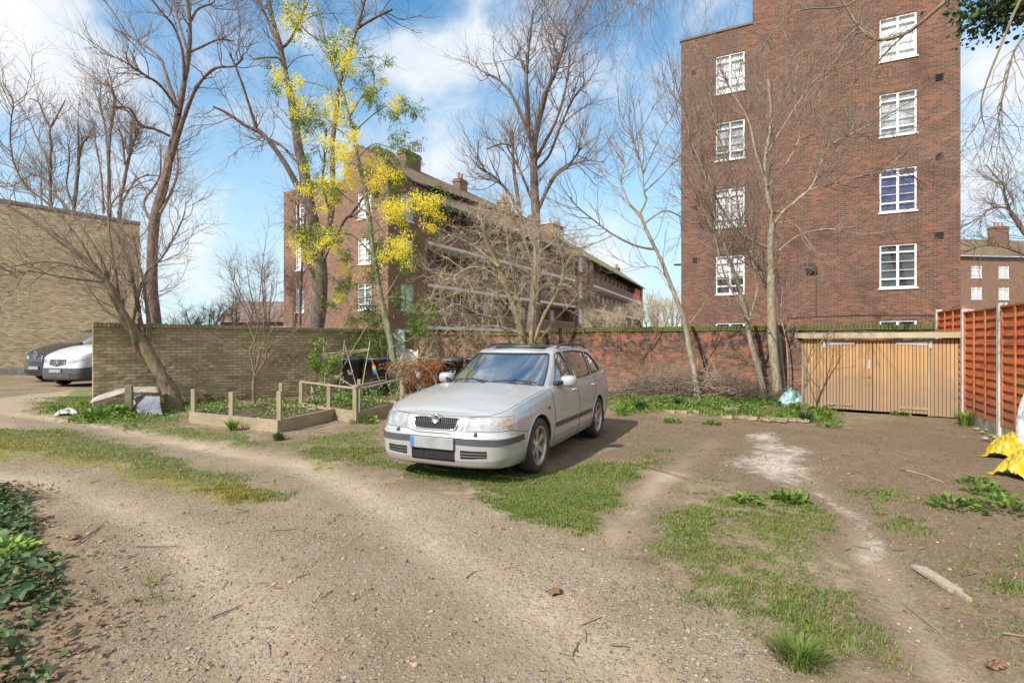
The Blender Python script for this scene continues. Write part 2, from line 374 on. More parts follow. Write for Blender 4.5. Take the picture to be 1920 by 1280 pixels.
def ground_fn(n, b):
    tc = n.add('ShaderNodeTexCoord').outputs['Object']
    a = n.add('ShaderNodeSeparateColor', {0: n.add('ShaderNodeAttribute', attribute_name='tint').outputs['Color']})
    a2 = n.add('ShaderNodeSeparateColor', {0: n.add('ShaderNodeAttribute', attribute_name='tint2').outputs['Color']})
    gr, gv, ch = a.outputs; dk, mo, du = a2.outputs
    N = lambda s, d=5, r=.6: n.noise(tc, s, d, r).outputs[0]
    n1, n2, n3, n4 = N(1.3), N(9), N(45), N(160, 3)
    soil = n.mix(n.ss(n1, .35, .65), (.19, .135, .083), (.315, .24, .16))
    soil = n.mix(n.math('MULTIPLY', n.ss(N(3.2, 6), .48, .66), .6), soil, (.15, .120, .065))
    soil = n.mix(n.math('MULTIPLY', n.ss(n2, .38, .66), .65), soil, (.115, .083, .052))
    soil = n.mix(n.math('MULTIPLY', n.ss(n3, .45, .75), .5), soil, (.33, .27, .20))
    # gravel: voronoi stones of two sizes
    dist = n.add('ShaderNodeVectorMath', {0: tc, 1: n.add('ShaderNodeVectorMath', {0: n.noise(tc, 25, 2).outputs['Color'], 1: (.012,) * 3}, operation='MULTIPLY')}, operation='ADD')
    v1 = n.add('ShaderNodeTexVoronoi', {'Vector': dist, 'Scale': 42.0, 'Randomness': 1.0}); v2 = n.add('ShaderNodeTexVoronoi', {'Vector': dist, 'Scale': 95.0})
    s1 = n.add('ShaderNodeSeparateColor', {0: v1.outputs['Color']}).outputs; s2 = n.add('ShaderNodeSeparateColor', {0: v2.outputs['Color']}).outputs
    st1 = n.math('MULTIPLY', n.ss(v1.outputs['Distance'], .52, .38), n.ss(s1[1], .50, .56)); st2 = n.math('MULTIPLY', n.ss(v2.outputs['Distance'], .5, .36), n.ss(s2[1], .35, .5))
    sc1 = n.ramp(s1[0], [(0, (.17, .15, .12)), (.4, (.34, .29, .22)), (.7, (.30, .30, .29)), (1, (.52, .46, .38))])
    sc2 = n.ramp(s2[0], [(0, (.20, .15, .10)), (.5, (.38, .30, .21)), (1, (.50, .44, .36))])
    gvf = n.ss(n.math('ADD', gv, n.math('MULTIPLY', n.math('SUBTRACT', n2, .5), .8)), .25, .75)
    base = n.mix(n.math('MULTIPLY', gvf, .6), soil, n.mix(n.ss(N(.8, 6, .6), .42, .6), (.265, .20, .122), (.40, .315, .215)))
    olive = n.math('MULTIPLY', n.ss(N(.55, 5, .6), .46, .62), n.math('SUBTRACT', 1.0, gv))
    base = n.mix(n.math('MULTIPLY', olive, .55), base, (.165, .13, .07))
    base = n.mix(n.math('MULTIPLY', du, .85), base, n.mix(n.ss(n2, .35, .7), (.44, .345, .245), (.55, .45, .34)))
    base = n.mix(n.math('MULTIPLY', n.math('MULTIPLY', st2, n.math('SUBTRACT', 1.0, n.math('MULTIPLY', du, .75))), n.math('ADD', .15, n.math('MULTIPLY', gvf, .8))), base, sc2)
    base = n.mix(n.math('MULTIPLY', n.math('MULTIPLY', st1, n.math('SUBTRACT', 1.0, n.math('MULTIPLY', du, .8))), n.math('ADD', .12, n.math('MULTIPLY', gvf, .85))), base, sc1)
    dkn = n.ss(n.math('ADD', dk, n.math('MULTIPLY', n.math('SUBTRACT', n2, .5), .6)), .2, .8)
    base = n.mix(n.math('MULTIPLY', dkn, .65), base, n.mix(n.ss(n3, .38, .7), (.115, .078, .047), (.25, .185, .125)))
    chn = n.ss(n.math('ADD', n.math('MULTIPLY', ch, .92), n.math('ADD', n.math('MULTIPLY', n.math('SUBTRACT', n2, .5), .9), n.math('MULTIPLY', n.math('SUBTRACT', n3, .5), .5))), .3, .85)
    base = n.mix(n.math('MULTIPLY', chn, .85), base, (.55, .49, .43))
    mon = n.ss(n.math('ADD', mo, n.math('MULTIPLY', n.math('SUBTRACT', n2, .5), .9)), .35, .8)
    base = n.mix(n.math('MULTIPLY', mon, n.ss(n2, .35, .62)), base, n.mix(n.ss(n3, .35, .65), (.15, .145, .03), (.26, .24, .05)))
    grn = n.ss(n.math('ADD', gr, n.math('MULTIPLY', n.math('SUBTRACT', n3, .5), .9)), .3, .85)
    base = n.mix(n.math('MULTIPLY', grn, .78), base, n.mix(n.ss(n3, .35, .65), (.085, .115, .03), (.17, .18, .06)))
    sp_ = n.ss(N(22, 3, .7), .60, .68); base = n.mix(n.math('MULTIPLY', sp_, .45), base, (.10, .078, .055))
    n.set(b, 'Base Color', base); b.inputs['Roughness'].default_value = .95; b.inputs['Specular IOR Level'].default_value = .2
    h = n.math('ADD', n.math('MULTIPLY', n3, .5), n.math('ADD', n.math('MULTIPLY', n4, .25), n.math('MULTIPLY', n.math('ADD', st1, st2), n.math('MULTIPLY', gvf, .5))))
    n.set(b, 'Normal', n.add('ShaderNodeBump', {'Strength': 1.0, 'Distance': .022, 'Height': h}))
M_GROUND = mat('earth_gravel_ground', fn=ground_fn)

def build_ground():
    x = np.arange(-13.4, 13.41, .06); y = np.arange(1.0, 17.61, .05)
    X, Y = np.meshgrid(x, y)
    Z = ground_height(X, Y); nx, ny = len(x), len(y)
    V = np.stack([X, Y, Z], -1).reshape(-1, 3); i = np.arange(nx * ny).reshape(ny, nx)
    Q = np.stack([i[:-1, :-1], i[:-1, 1:], i[1:, 1:], i[1:, :-1]], -1).reshape(-1, 4)
    x0, x1, y0, y1 = x[0], x[-1], y[0], y[-1]; B = 1500.
    ov = []; oq = []
    for (a, b_, c, d) in [(-B, -B, B, y0), (-B, y1, B, B), (-B, y0, x0, y1), (x1, y0, B, y1)]:
        k = len(V) + len(ov); ov += [(a, b_, 0), (c, b_, 0), (c, d, 0), (a, d, 0)]; oq.append((k, k + 1, k + 2, k + 3))
    V = np.vstack([V, ov])
    gx, gy = V[:, 0], V[:, 1]; cl = (np.abs(gx) < 20) & (gy < 25) & (gy > 0)
    g = np.zeros(len(V)); g[cl] = grass_mask(gx[cl], gy[cl])
    yyc = np.maximum(gy, .5)
    gravel = field(gx, yyc, [[(-100,740),(200,800),(520,860),(760,900),(1000,985),(1120,1010),(1300,1100),(1420,1200),(1480,1290),(1500,1600),(60,1600),(150,1150),(100,1000),(-60,880)]], .35)
    gravel2 = field(gx, yyc, [[(760,900),(1000,985),(1120,1010),(1300,1100),(1420,1200),(1480,1300),(1500,1600),(1250,1500),(1100,1200),(900,1050),(700,930)]], .3)
    grv = np.clip(gravel * .55 + gravel2 * .6, 0, 1)
    chalk = field(gx, yyc, [[(1395,812),(1450,808),(1500,830),(1510,880),(1490,905),(1420,885),(1385,860)]], .5, .8) * .78
    for L, w, a in (([(1500,900),(1600,955),(1640,1000),(1625,1040)], .13, .5), ([(1625,1040),(1680,1100),(1720,1200)], .16, .3), ([(1110,850),(1180,830)], .12, .5), ([(1240,900),(1180,960)], .15, .35)):
        chalk = np.maximum(chalk, a * np.exp(-(line_sd(gx, yyc, L) / w) ** 2))
    dust = np.zeros(len(V))
    for L, w in ((TRACK1, .27), (TRACK2, .2), (RUTS[0], .12), (RUTS[1], .16)): dust = np.maximum(dust, np.exp(-(line_sd(gx, yyc, L) / w) ** 2))
    dust *= np.clip(.25 + .95 * vnoise(gx * 1.3, gy * 1.3, 8), 0, 1)
    dust = np.maximum(dust, .55 * field(gx, yyc, [[(-300,715),(60,715),(170,735),(60,770),(20,800),(-200,800)]], .5))
    dark = field(gx, yyc, [[(1030,880),(1110,790),(1140,770),(1330,790),(1900,790),(1960,900),(2100,1100),(1900,1300),(1680,1200),(1600,1000),(1400,900),(1250,880)], [(1130,1020),(1230,900),(1300,900),(1200,1040)]], .5)
    moss = field(gx, yyc, [[(-80,805),(100,835),(300,880),(420,905),(515,935),(400,940),(200,890),(-80,850)], [(1450,1150),(1620,1170),(1650,1220),(1500,1215)], [(540,850),(640,870),(600,880)]], .2)
    me_cols = np.stack([g, grv, chalk], 1)
    o = np_mesh('ground', V, [Q, np.array(oq)], M_GROUND, col=me_cols, smooth=True)
    a = o.data.color_attributes.new('tint2', 'FLOAT_COLOR', 'POINT'); c = np.ones((len(V), 4), np.float32); c[:, :3] = np.stack([dark, moss, dust], 1); a.data.foreach_set('color', c.ravel())
    o['kind'] = 'structure'
build_ground()
def gz(x, y): return float(ground_height(np.array([float(x)]), np.array([float(y)]))[0])

# ------------------------------------------------------------------ facades with real openings
def facade(mb, L, H, ops, Mx, reveal=.11, mi=0, x0=0., z0=0.):
    """wall in local XZ plane, outward -Y, with rectangular openings (xa,xb,za,zb)"""
    xs = sorted({x0, L} | {v for o in ops for v in o[:2]}); zs = sorted({z0, H} | {v for o in ops for v in o[2:4]})
    for i in range(len(xs) - 1):
        for j in range(len(zs) - 1):
            xm = (xs[i] + xs[i + 1]) / 2; zm = (zs[j] + zs[j + 1]) / 2
            if any(o[0] < xm < o[1] and o[2] < zm < o[3] for o in ops): continue
            mb.add([Mx @ Vector(p) for p in ((xs[i], 0, zs[j]), (xs[i + 1], 0, zs[j]), (xs[i + 1], 0, zs[j + 1]), (xs[i], 0, zs[j + 1]))], [(0, 1, 2, 3)], mi)
    for (a, b, c, d, *_) in ops:
        r = reveal
        for q in (((a,0,c),(a,r,c),(a,r,d),(a,0,d)), ((b,0,c),(b,0,d),(b,r,d),(b,r,c)), ((a,0,d),(a,r,d),(b,r,d),(b,0,d)), ((a,0,c),(b,0,c),(b,r,c),(a,r,c))):
            mb.add([Mx @ Vector(p) for p in q], [(0, 1, 2, 3)], mi)
def window(parent, a, b, c, d, Mx, curtain=M_NET, reveal=.09, style=0, half=False, label=None):
    f = MB(); t = .055; y0, y1 = reveal - .05, reveal + .012
    cx = (a + b) / 2; w = b - a; h = d - c
    f.box((a, y0, c), (a + t, y1, d), 0, Mx); f.box((b - t, y0, c), (b, y1, d), 0, Mx)
    f.box((a + t, y0, d - t), (b - t, y1, d), 0, Mx); f.box((a + t, y0, c), (b - t, y1, c + t), 0, Mx)
    if w > .7: f.box((cx - .04, y0 + .004, c + t), (cx + .04, y1 - .004, d - t), 0, Mx)
    cols = [(a + t, cx - .04), (cx + .04, b - t)] if w > .7 else [(a + t, b - t)]
    for k, (p, q) in enumerate(cols):
        f.box((p, y0 + .008, c + h * .19), (q, y1 - .008, c + h * .19 + .055), 0, Mx)
        top = c + h * .80
        if style == 0: f.box((p, y0 + .008, top), (q, y1 - .008, top + .055), 0, Mx)
        for fr in (.40, .60): f.box((p, y0 + .015, c + h * fr), (q, y1 - .015, c + h * fr + .015), 0, Mx)
    f.box((a - .04, -.05, c - .06), (b + .04, reveal - .05, c - .003), 0, Mx)
    o = f.build('window', M_WHITE, parent)
    if label: o['label'] = label
    y = reveal - .01
    MB().add([Mx @ Vector(p) for p in ((a + .02, y, c + .02), (b - .02, y, c + .02), (b - .02, y, d - .02), (a + .02, y, d - .02))], [(0, 1, 2, 3)]).build('pane', M_GLASS, o)
    y = reveal + .045
    cu = MB(); nf = 14
    xs = np.linspace(a - .03, b + .03, nf * 2 + 1); zb = c - .03 if not half else c + h * .45
    vs = []
    for k, xx in enumerate(xs):
        yy = y + (.004 if k % 2 else -.004); vs += [Mx @ Vector((xx, yy, zb)), Mx @ Vector((xx, yy, d + .03))]
    cu.add(vs, [(2 * k, 2 * k + 2, 2 * k + 3, 2 * k + 1) for k in range(nf * 2)]).build('curtain', curtain, o)  # with M_DARKROOM no curtain: a sheet painted as the room's darkness
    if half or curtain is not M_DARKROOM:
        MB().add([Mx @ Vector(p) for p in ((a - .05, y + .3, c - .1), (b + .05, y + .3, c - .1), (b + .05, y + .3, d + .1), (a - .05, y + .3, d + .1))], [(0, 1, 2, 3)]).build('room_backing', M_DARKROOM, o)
    return o
def frame_mat(org, d):
    """local frame: x along d, outward = -y"""
    d = Vector((d[0], d[1], 0)).normalized()
    return d
def s_of_px(org, d, px):
    k = (px - CX) / F; d = Vector(d).normalized(); return (k * org[1] - org[0]) / (d[0] - k * d[1])

def building_tall():
    org = (7.30, 23.25); d = Vector((.8877, -.4604)); rz = math.atan2(d.y, d.x)
    b = empty('apartment_block', (*org, 0), rz, label='tall flat-sided red brick block with white windows behind the timber shed', cat='building')
    I = Matrix.Identity(4); s = lambda px: s_of_px(org, d, px)
    L = s(1801); xs = s(1411); ops = []; wins = []
    for (pa, pb, col) in ((1342, 1396, 0), (1649, 1719, 1)):
        for k in range(-1, 5 if col == 0 else 6):
            z0 = 3.45 + 2.79 * k - .0; z1 = z0 + 1.60
            if col == 0 and z1 > 14: continue
            wins.append((s(pa), s(pb), z0, z1, col, k))
    ops = [w[:4] for w in wins]; opl = [o for o in ops if o[2] < 14]
    H1, H2, D = 14.4, 18.6, 12.0
    mb = MB()
    facade(mb, L, H1, opl, I)
    facade(mb, L, H2, [o for o in ops if o[3] > H1], I, x0=xs, z0=H1) if any(o[2] >= H1 for o in ops) else facade(mb, L, H2, [], I, x0=xs, z0=H1)
    Q = lambda *p: mb.add(p, [(0, 1, 2, 3)])
    Q((0, 0, 0), (0, 0, H1), (0, D, H1), (0, D, 0)); Q((L, 0, 0), (L, D, 0), (L, D, H2), (L, 0, H2)); Q((0, D, 0), (0, D, H1), (L, D, H1), (L, D, 0))
    Q((xs, 0, H1), (xs, 0, H2), (xs, D, H2), (xs, D, H1)); Q((0, .35, H1 - .4), (xs, .35, H1 - .4), (xs, D, H1 - .4), (0, D, H1 - .4)); Q((xs, 0, H2), (L, 0, H2), (L, D, H2), (xs, D, H2))
    Q((xs, D, H1), (xs, D, H2), (L, D, H2), (L, D, H1)); Q((0, .35, H1 - .4), (0, .35, H1), (xs, .35, H1), (xs, .35, H1 - .4))
    mb.build('wall', B_TALL, b)
    MB().box((-.05, -.05, H1), (xs - .003, .40, H1 + .09)).build('parapet_coping', mat('lead_coping', (.14, .10, .085), .7), b)
    cur = {(1, 0): M_DARKROOM, (1, 1): M_BLUEC, (1, 2): M_BLIND, (1, 3): M_NET, (0, 2): M_BLIND, (0, 0): M_NET, (1, -1): M_DARKROOM, (0, -1): M_DARKROOM}
    for (a, bb, z0, z1, col, k) in wins:
        window(b, a, bb, z0, z1, I, cur.get((col, k), M_NET), half=(col == 0 and k == 0), style=0, label={(1, 1): 'window with a deep blue curtain', (0, 0): 'window with a half drawn white blind'}.get((col, k)))
    for px, z, w, h in ((1761, 5.15, .26, .22), (1761, 7.95, .26, .24), (1761, 10.75, .26, .24), (1300, 12.9, .2, .16), (1300, 10.2, .2, .16), (1302, 7.1, .2, .16), (1303, 4.85, .2, .2)):
        x = s(px); v = MB(); v.box((x - w / 2, -.02, z), (x + w / 2, .0 - .002, z + h))
        for k in range(5): v.box((x - w / 2 + .02, -.05, z + .02 + k * h / 5), (x + w / 2 - .02, -.021, z + .03 + k * h / 5))
        v.build('vent', M_BLACK, b)
    x = s(1519); v = MB(); v.box((x - .18, -.28, 4.28), (x + .18, -.08, 4.47)).box((x - .05, -.08, 4.3), (x + .05, -.003, 4.4)); v.tube([(x + .05, -.02, 4.3), (x + .2, -.02, 4.0), (x + .2, -.02, 2.45)], .012, 6)
    v.build('floodlight', M_BLACK, b)
    x = s(1475); y_ = s(1757)
    MB().tube([(x, -.02, 2.42), ((x + y_) / 2, -.02, 2.47), (y_, -.02, 2.42)], .013, 6).build('cable', M_BLACK, b)
building_tall()

def chimney(parent, x, y, z0, z1, w=1.1, dp=.6, pots=2):
    c = MB(); c.box((x - w / 2, y - dp / 2, z0), (x + w / 2, y + dp / 2, z1)); c.box((x - w / 2 - .06, y - dp / 2 - .06, z1 - .3), (x + w / 2 + .06, y + dp / 2 + .06, z1 - .15))
    o = c.build('chimney', B_MID, parent)
    for k in range(pots):
        xx = x + (k - (pots - 1) / 2) * w / max(1, pots) * .8
        MB().lathe([(.0, z1), (.12, z1), (.14, z1 + .08), (.11, z1 + .1), (.10, z1 + .48), (.13, z1 + .5), (.13, z1 + .55), (.07, z1 + .55), (.07, z1 + .2), (0, z1 + .2)], (xx, y, 0), seg=10).build('chimney_pot', mat('terracotta', (.42, .16, .08), .8), o)

LV = [2.5, 5.29, 8.08]          # balcony slab levels
def building_mid():
    org = (-7.37, 32.07); d = Vector((.485, .8745)); rz = math.atan2(d.y, d.x)
    b = empty('apartment_block', (*org, 0), rz, label='long brick block with white balcony bands and mossy roof behind the blossoming tree', cat='building')
    I = Matrix.Identity(4)
    H = 11.6; S1 = 3.75; S2 = 29.2; S3 = 32.2; GL = 9.3
    MG = Matrix.Translation((0, 0, 0)) @ Matrix.Rotation(math.radians(-90), 4, 'Z')     # x -> -y ; we flip below
    # gable: local x runs from left end (0,GL) to the corner (0,0): direction -Y, outward -X
    MG = Matrix.Translation((0, GL, 0)) @ Matrix.Rotation(math.radians(-90), 4, 'Z')
    mb = MB(); wins = []
    fo = [(1.15, 2.33, 3.42 + 2.79 * k, 5.02 + 2.79 * k) for k in range(-1, 3)]
    facade(mb, S1, H, fo, I)
    go = []
    for (ta, tb) in ((1.355, 2.455), (7.29, 8.13)):
        for k in range(-1, 3): go.append((GL - tb, GL - ta, 3.42 + 2.79 * k, 5.02 + 2.79 * k))
    facade(mb, GL, H, go, MG)
    R = 1.5        # balcony recess depth
    Hb = 10.75
    ro = []
    x = S1 + .7; k0 = 0
    while x + 1.3 < S2:
        for lv in (-.29, *LV):
            if k0 % 3 == 1: ro.append((x, x + .9, lv + .12, lv + 2.2, 'door'))
            else: ro.append((x, x + 1.2, lv + 1.0, lv + 2.25, 'win'))
        x += 2.35 if k0 % 3 else 1.9; k0 += 1
    MR = Matrix.Translation((0, R, 0))
    mb2 = MB(); facade(mb2, S2, Hb, [o[:4] for o in ro], MR, x0=S1)
    mb.add([(S1, 0, 0), (S1, R, 0), (S1, R, H), (S1, 0, H)], [(0, 1, 2, 3)])
    mb.add([(0, GL, 0), (0, GL, H), (S1, GL, H), (S1, GL, 0)], [(0, 1, 2, 3)])
    mb.add([(S1, 1.5, Hb), (S1, GL, Hb), (S1, GL, H), (S1, 1.5, H)], [(0, 1, 2, 3)])
    mb.build('wall', B_MID, b); mb2.build('wall', B_MID, b)
    for o in fo: window(b, *o, I)
    for i, o in enumerate(go): window(b, *o, MG, curtain=(M_NET, M_BLIND, M_NET)[i % 3])
    for o in ro:
        if o[4] == 'win': window(b, *o[:4], MR, curtain=(M_NET, M_DARKROOM, M_BLIND)[int(o[0] * 7 + o[2]) % 3])
        else:
            MB().box((o[0] + .01, R + .04, o[2]), (o[1] - .01, R + .09, o[3])).build('door', mat('dark_blue_door', (.03, .05, .08), .4) if int(o[0] * 3) % 2 else M_WHITE, b)
    for lv in LV:
        MB().box((S1 + .003, -.06, lv - .20), (S2 - .003, R - .004, lv)).build('balcony_slab', M_BAND, b)
        p = MB(); p.box((S1 + .003, 0, lv + .003), (S2 - .003, .12, lv + .95)); o = p.build('balcony_parapet', B_MID, b)
        MB().box((S1 + .003, -.03, lv + .953), (S2 - .003, .15, lv + 1.0)).build('parapet_coping', M_CONC, b)
    for xx in (9.8, 16.2, 22.8): MB().box((xx, .13, 0), (xx + .25, R - .003, LV[2] + .95)).build('balcony_divider', B_MID, b)
    # stair tower
    tw = MB(); to = [(S2 + .35, S2 + 1.45, 3.5 + 2.79 * k, 5.0 + 2.79 * k) for k in range(-1, 3)]
    facade(tw, S3, H - .6, to, Matrix.Translation((0, -.25, 0)), x0=S2)
    tw.add([(S2, -.25, 0), (S2, -.25, H - .6), (S2, R, H - .6), (S2, R, 0)], [(0, 1, 2, 3)]); tw.add([(S3, -.25, 0), (S3, 3, 0), (S3, 3, H - .6), (S3, -.25, H - .6)], [(0, 1, 2, 3)])
    tw.add([(S2, -.25, H - .6), (S3, -.25, H - .6), (S3, 3, H - .6), (S2, 3, H - .6)], [(0, 1, 2, 3)])
    tw.build('stair_tower', B_MID, b)
    for o in to: window(b, *o, Matrix.Translation((0, -.25, 0)))
    MB().box((S3 - 1.3, -.32, H - .75), (S3 + .1, .3, H - .6 - .003)).build('tower_coping', M_BAND, b)
    # hipped roof
    e = 11.0; r = 14.75; yr = 4.65
    rf = MB()
    rf.add([(-.1, -.1, 11.62), (S1 + .1, -.1, 11.62), (S1 + .1, .6, 12.0), (2.0, yr, r), (S2 + 2, yr, r), (S2 + 2, .6, 11.5), (S1 + .1, .6, 11.5), (S1 + .1, -.7, 10.6), (S2 + .5, -.7, 10.6), (2.0, yr, 11.5), (S2 + 2, yr, 11.5), (-.05, GL, 11.5), (S2 + 2, GL, 11.5)],
           [(0, 1, 2, 3), (2, 4, 3), (6, 5, 4), (7, 8, 5, 6), (3, 9, 10, 4), (9, 11, 12, 10), (0, 3, 9)])
    rf.add([(S2 + 2, .0, 10.6), (S2 + 2, GL, 10.6), (S2 + 2, yr, r)], [(0, 1, 2)])
    rf.build('roof', M_ROOF, b)
    MB().box((S1 + .1, -.72, 10.42), (S2 + .4, -.60, 10.58)).build('gutter', M_BLACK, b)
    MB().box((-.12, -.14, 11.5), (S1 + .12, -.005, 11.6)).build('gutter', M_BLACK, b)
    sf = MB(); sf.box((S1 + .1, -.58, 10.44), (S2 + .4, R - .004, 10.52)); sf.build('soffit', mat('dark_soffit', (.06, .05, .045)), b)
    chimney(b, 7.5, yr, 13.8, 15.75, 1.8, .8, 1); chimney(b, 14.3, yr, 13.8, 15.5, 1.2, .7, 2); chimney(b, 22, yr, 13.8, 15.4, 1.5, .7, 3); chimney(b, 28.5, yr, 13.8, 15.3, 1.4, .7, 2)
    pk = MB(); py_ = [(0, 11.603), (.0, 11.65), (.9, 13.3), (3.64, 13.3), (3.64, 11.603)]; pk.add([(0, y, z) for y, z in py_] + [(1.6, y, z) for y, z in py_], [(4, 3, 2, 1, 0), (5, 6, 7, 8, 9)] + [(i, (i + 1) % 5, (i + 1) % 5 + 5, i + 5) for i in range(5)]); pk.build('wall', B_MID, b)
    # roof house over the stairs with its row of small windows
    MB().box((25.5, 1.0, 11.0), (28.2, 4.0, 13.5)).build('roof_house', B_MID, b)
    MB().box((25.3, .8, 13.503), (28.4, 4.2, 13.62)).build('roof_house_cap', M_BAND, b)
    for k in range(3): MB().box((25.8 + k * .8, .95, 12.2), (26.3 + k * .8, .997, 13.2)).build('window', M_WHITE, b)
building_mid()

def building_far():
    org = (8.6, 60.7); d = Vector((14.2, 33)).normalized(); rz = math.atan2(d.y, d.x); L = 34.5
    b = empty('apartment_block', (*org, 0), rz, label='far red brick balcony block with a yellow mossy roof and a bright red cloth', cat='building')
    H = 10.6; R = 1.3; mb = MB(); xs = np.arange(1.6, L - 3, 2.6); ro = [(x, x + 1.15, lv + .95, lv + 2.2) for x in xs for lv in (-.29, *LV)]
    MR = Matrix.Translation((0, R, 0)); facade(mb, L - 1.6, H, ro, MR)
    mb.box((-.6, -.3, 0), (1.2, 3, H - .1)); mb.box((L - 1.6, -.2, 0), (L, 8, H - .1)); mb.box((-.6, 7.9, 0), (L - 1.61, 8, H - .2)); mb.build('wall', B_MID, b)
    for i, o in enumerate(ro): window(b, *o, MR, curtain=M_NET)
    for lv in LV:
        MB().box((1.203, -.06, lv - .2), (L - 1.603, R - .004, lv)).build('balcony_slab', M_BAND, b)
        MB().box((1.203, 0, lv + .003), (L - 1.603, .12, lv + .95)).build('balcony_parapet', B_MID, b)
    rf = MB(); rf.add([(-.6, -.6, 10.55), (L + .3, -.6, 10.55), (L - 1, 4, 13.9), (-.6, 4, 13.9), (-.6, 8.5, 10.55), (L + .3, 8.5, 10.55)], [(0, 1, 2, 3), (3, 2, 5, 4), (1, 5, 2), (0, 3, 4)])
    rf.build('roof', mat('yellow_mossy_tiles', (.20, .17, .06), .9, var=.4, vscale=1.2), b)
    MB().box((-.5, -.63, 10.42), (L + .2, -.5, 10.54)).build('gutter', M_BLACK, b)
    chimney(b, 1.0, 4, 13, 14.9, 2.0, .8, 3); chimney(b, L - 1.3, 4, 12, 14.2, 1.6, .8, 2)
    MB().box((L - 6.3, -.09, 8.2), (L - 2.2, -.005, 10.0)).build('red_cloth', mat('red_cloth', (.75, .07, .03), .8, var=.2), b)['label'] = 'bright red cloth hung over the balcony'
building_far()

def building_left():
    p1 = (-17.35, 25.1); d = Vector((.97, .243)).normalized(); L = 9.4; p0 = (p1[0] - d.x * L, p1[1] - d.y * L)
    b = empty('brick_house', (*p0, 0), math.atan2(d.y, d.x), label='windowless yellow stock brick building behind the two parked vans', cat='building')
    HL, H = 8.2, 6.9; D = 7.0; m = MB()
    m.add([(0,0,0),(L,0,0),(L-3.9,D,0),(0,D,0),(0,0,HL),(L,0,H),(L-3.9,D,H),(0,D,HL)], [(4,5,6,7),(0,1,5,4),(1,2,6,5),(2,3,7,6),(3,0,4,7)]); m.build('wall', B_YEL, b)
    MB().add([(-.1,-.06,HL+.004),(L+.06,-.06,H+.004),(L-3.85,D,H+.004),(-.1,D,HL+.004),(-.1,-.06,HL+.14),(L+.06,-.06,H+.14),(L-3.85,D,H+.14),(-.1,D,HL+.14)], [(0,3,2,1),(4,5,6,7),(0,1,5,4),(1,2,6,5),(2,3,7,6),(3,0,4,7)]).build('roof_edging', mat('grey_felt', (.10, .09, .09), .9), b)
    MB().box((0, -.08, 0), (L, -.004, .28)).build('plinth', mat('dark_plinth', (.13, .125, .11), .9, var=.3, bump=.01, bscale=10), b)
building_left()

def building_right():
    org = (51.5, 62.5); d = Vector((.85, .25)); rz = 0.12
    b = empty('apartment_block', (*org, 0), rz, label='distant red brick flats with small white windows at the right above the red fence', cat='building')
    I = Matrix.Identity(4); ops = [(2.0 + 3.6 * k, 3.4 + 3.6 * k, z, z + 1.5) for k in range(4) for z in (3.1, 6.4, 8.9)]
    mb = MB(); facade(mb, 17, 11.4, ops, I); mb.add([(0, 0, 0), (0, 0, 11.4), (0, 8, 11.4), (0, 8, 0)], [(0, 1, 2, 3)]); mb.build('wall', B_MID, b)
    for o in ops: window(b, *o, I)
    rf = MB(); rf.add([(-.4, -.4, 11.4), (17, -.4, 11.4), (17, 4, 14.2), (1.5, 4, 14.2), (-.4, 8.4, 11.4)], [(0, 1, 2, 3), (0, 3, 4)]); rf.build('roof', M_ROOF, b)
    chimney(b, 9.0, 3, 12.5, 15.6, 2.0, .9, 3)
    MB().box((-.2, -.8, 5.0), (1.6, -.003, 5.15)).box((-.2, -.8, 2.4), (1.6, -.003, 2.55)).build('balcony_slab', M_BAND, b)
building_right()

def building_terrace():
    b = empty('terraced_house', (-26, 48, 0), -.02, label='low row of houses with a long dark roof beyond the left garden wall', cat='building')
    L = 18.5; MB().box((0, 0, 0), (L, 6, 3.2)).build('wall', B_MID, b)
    MB().add([(-.3, -.3, 3.2), (L + .3, -.3, 3.2), (L + .3, 3, 5.25), (-.3, 3, 5.25), (-.3, 6.3, 3.2), (L + .3, 6.3, 3.2)], [(0, 1, 2, 3), (3, 2, 5, 4)]).build('roof', mat('brown_slate', (.17, .12, .105), .8, var=.3), b)
building_terrace()

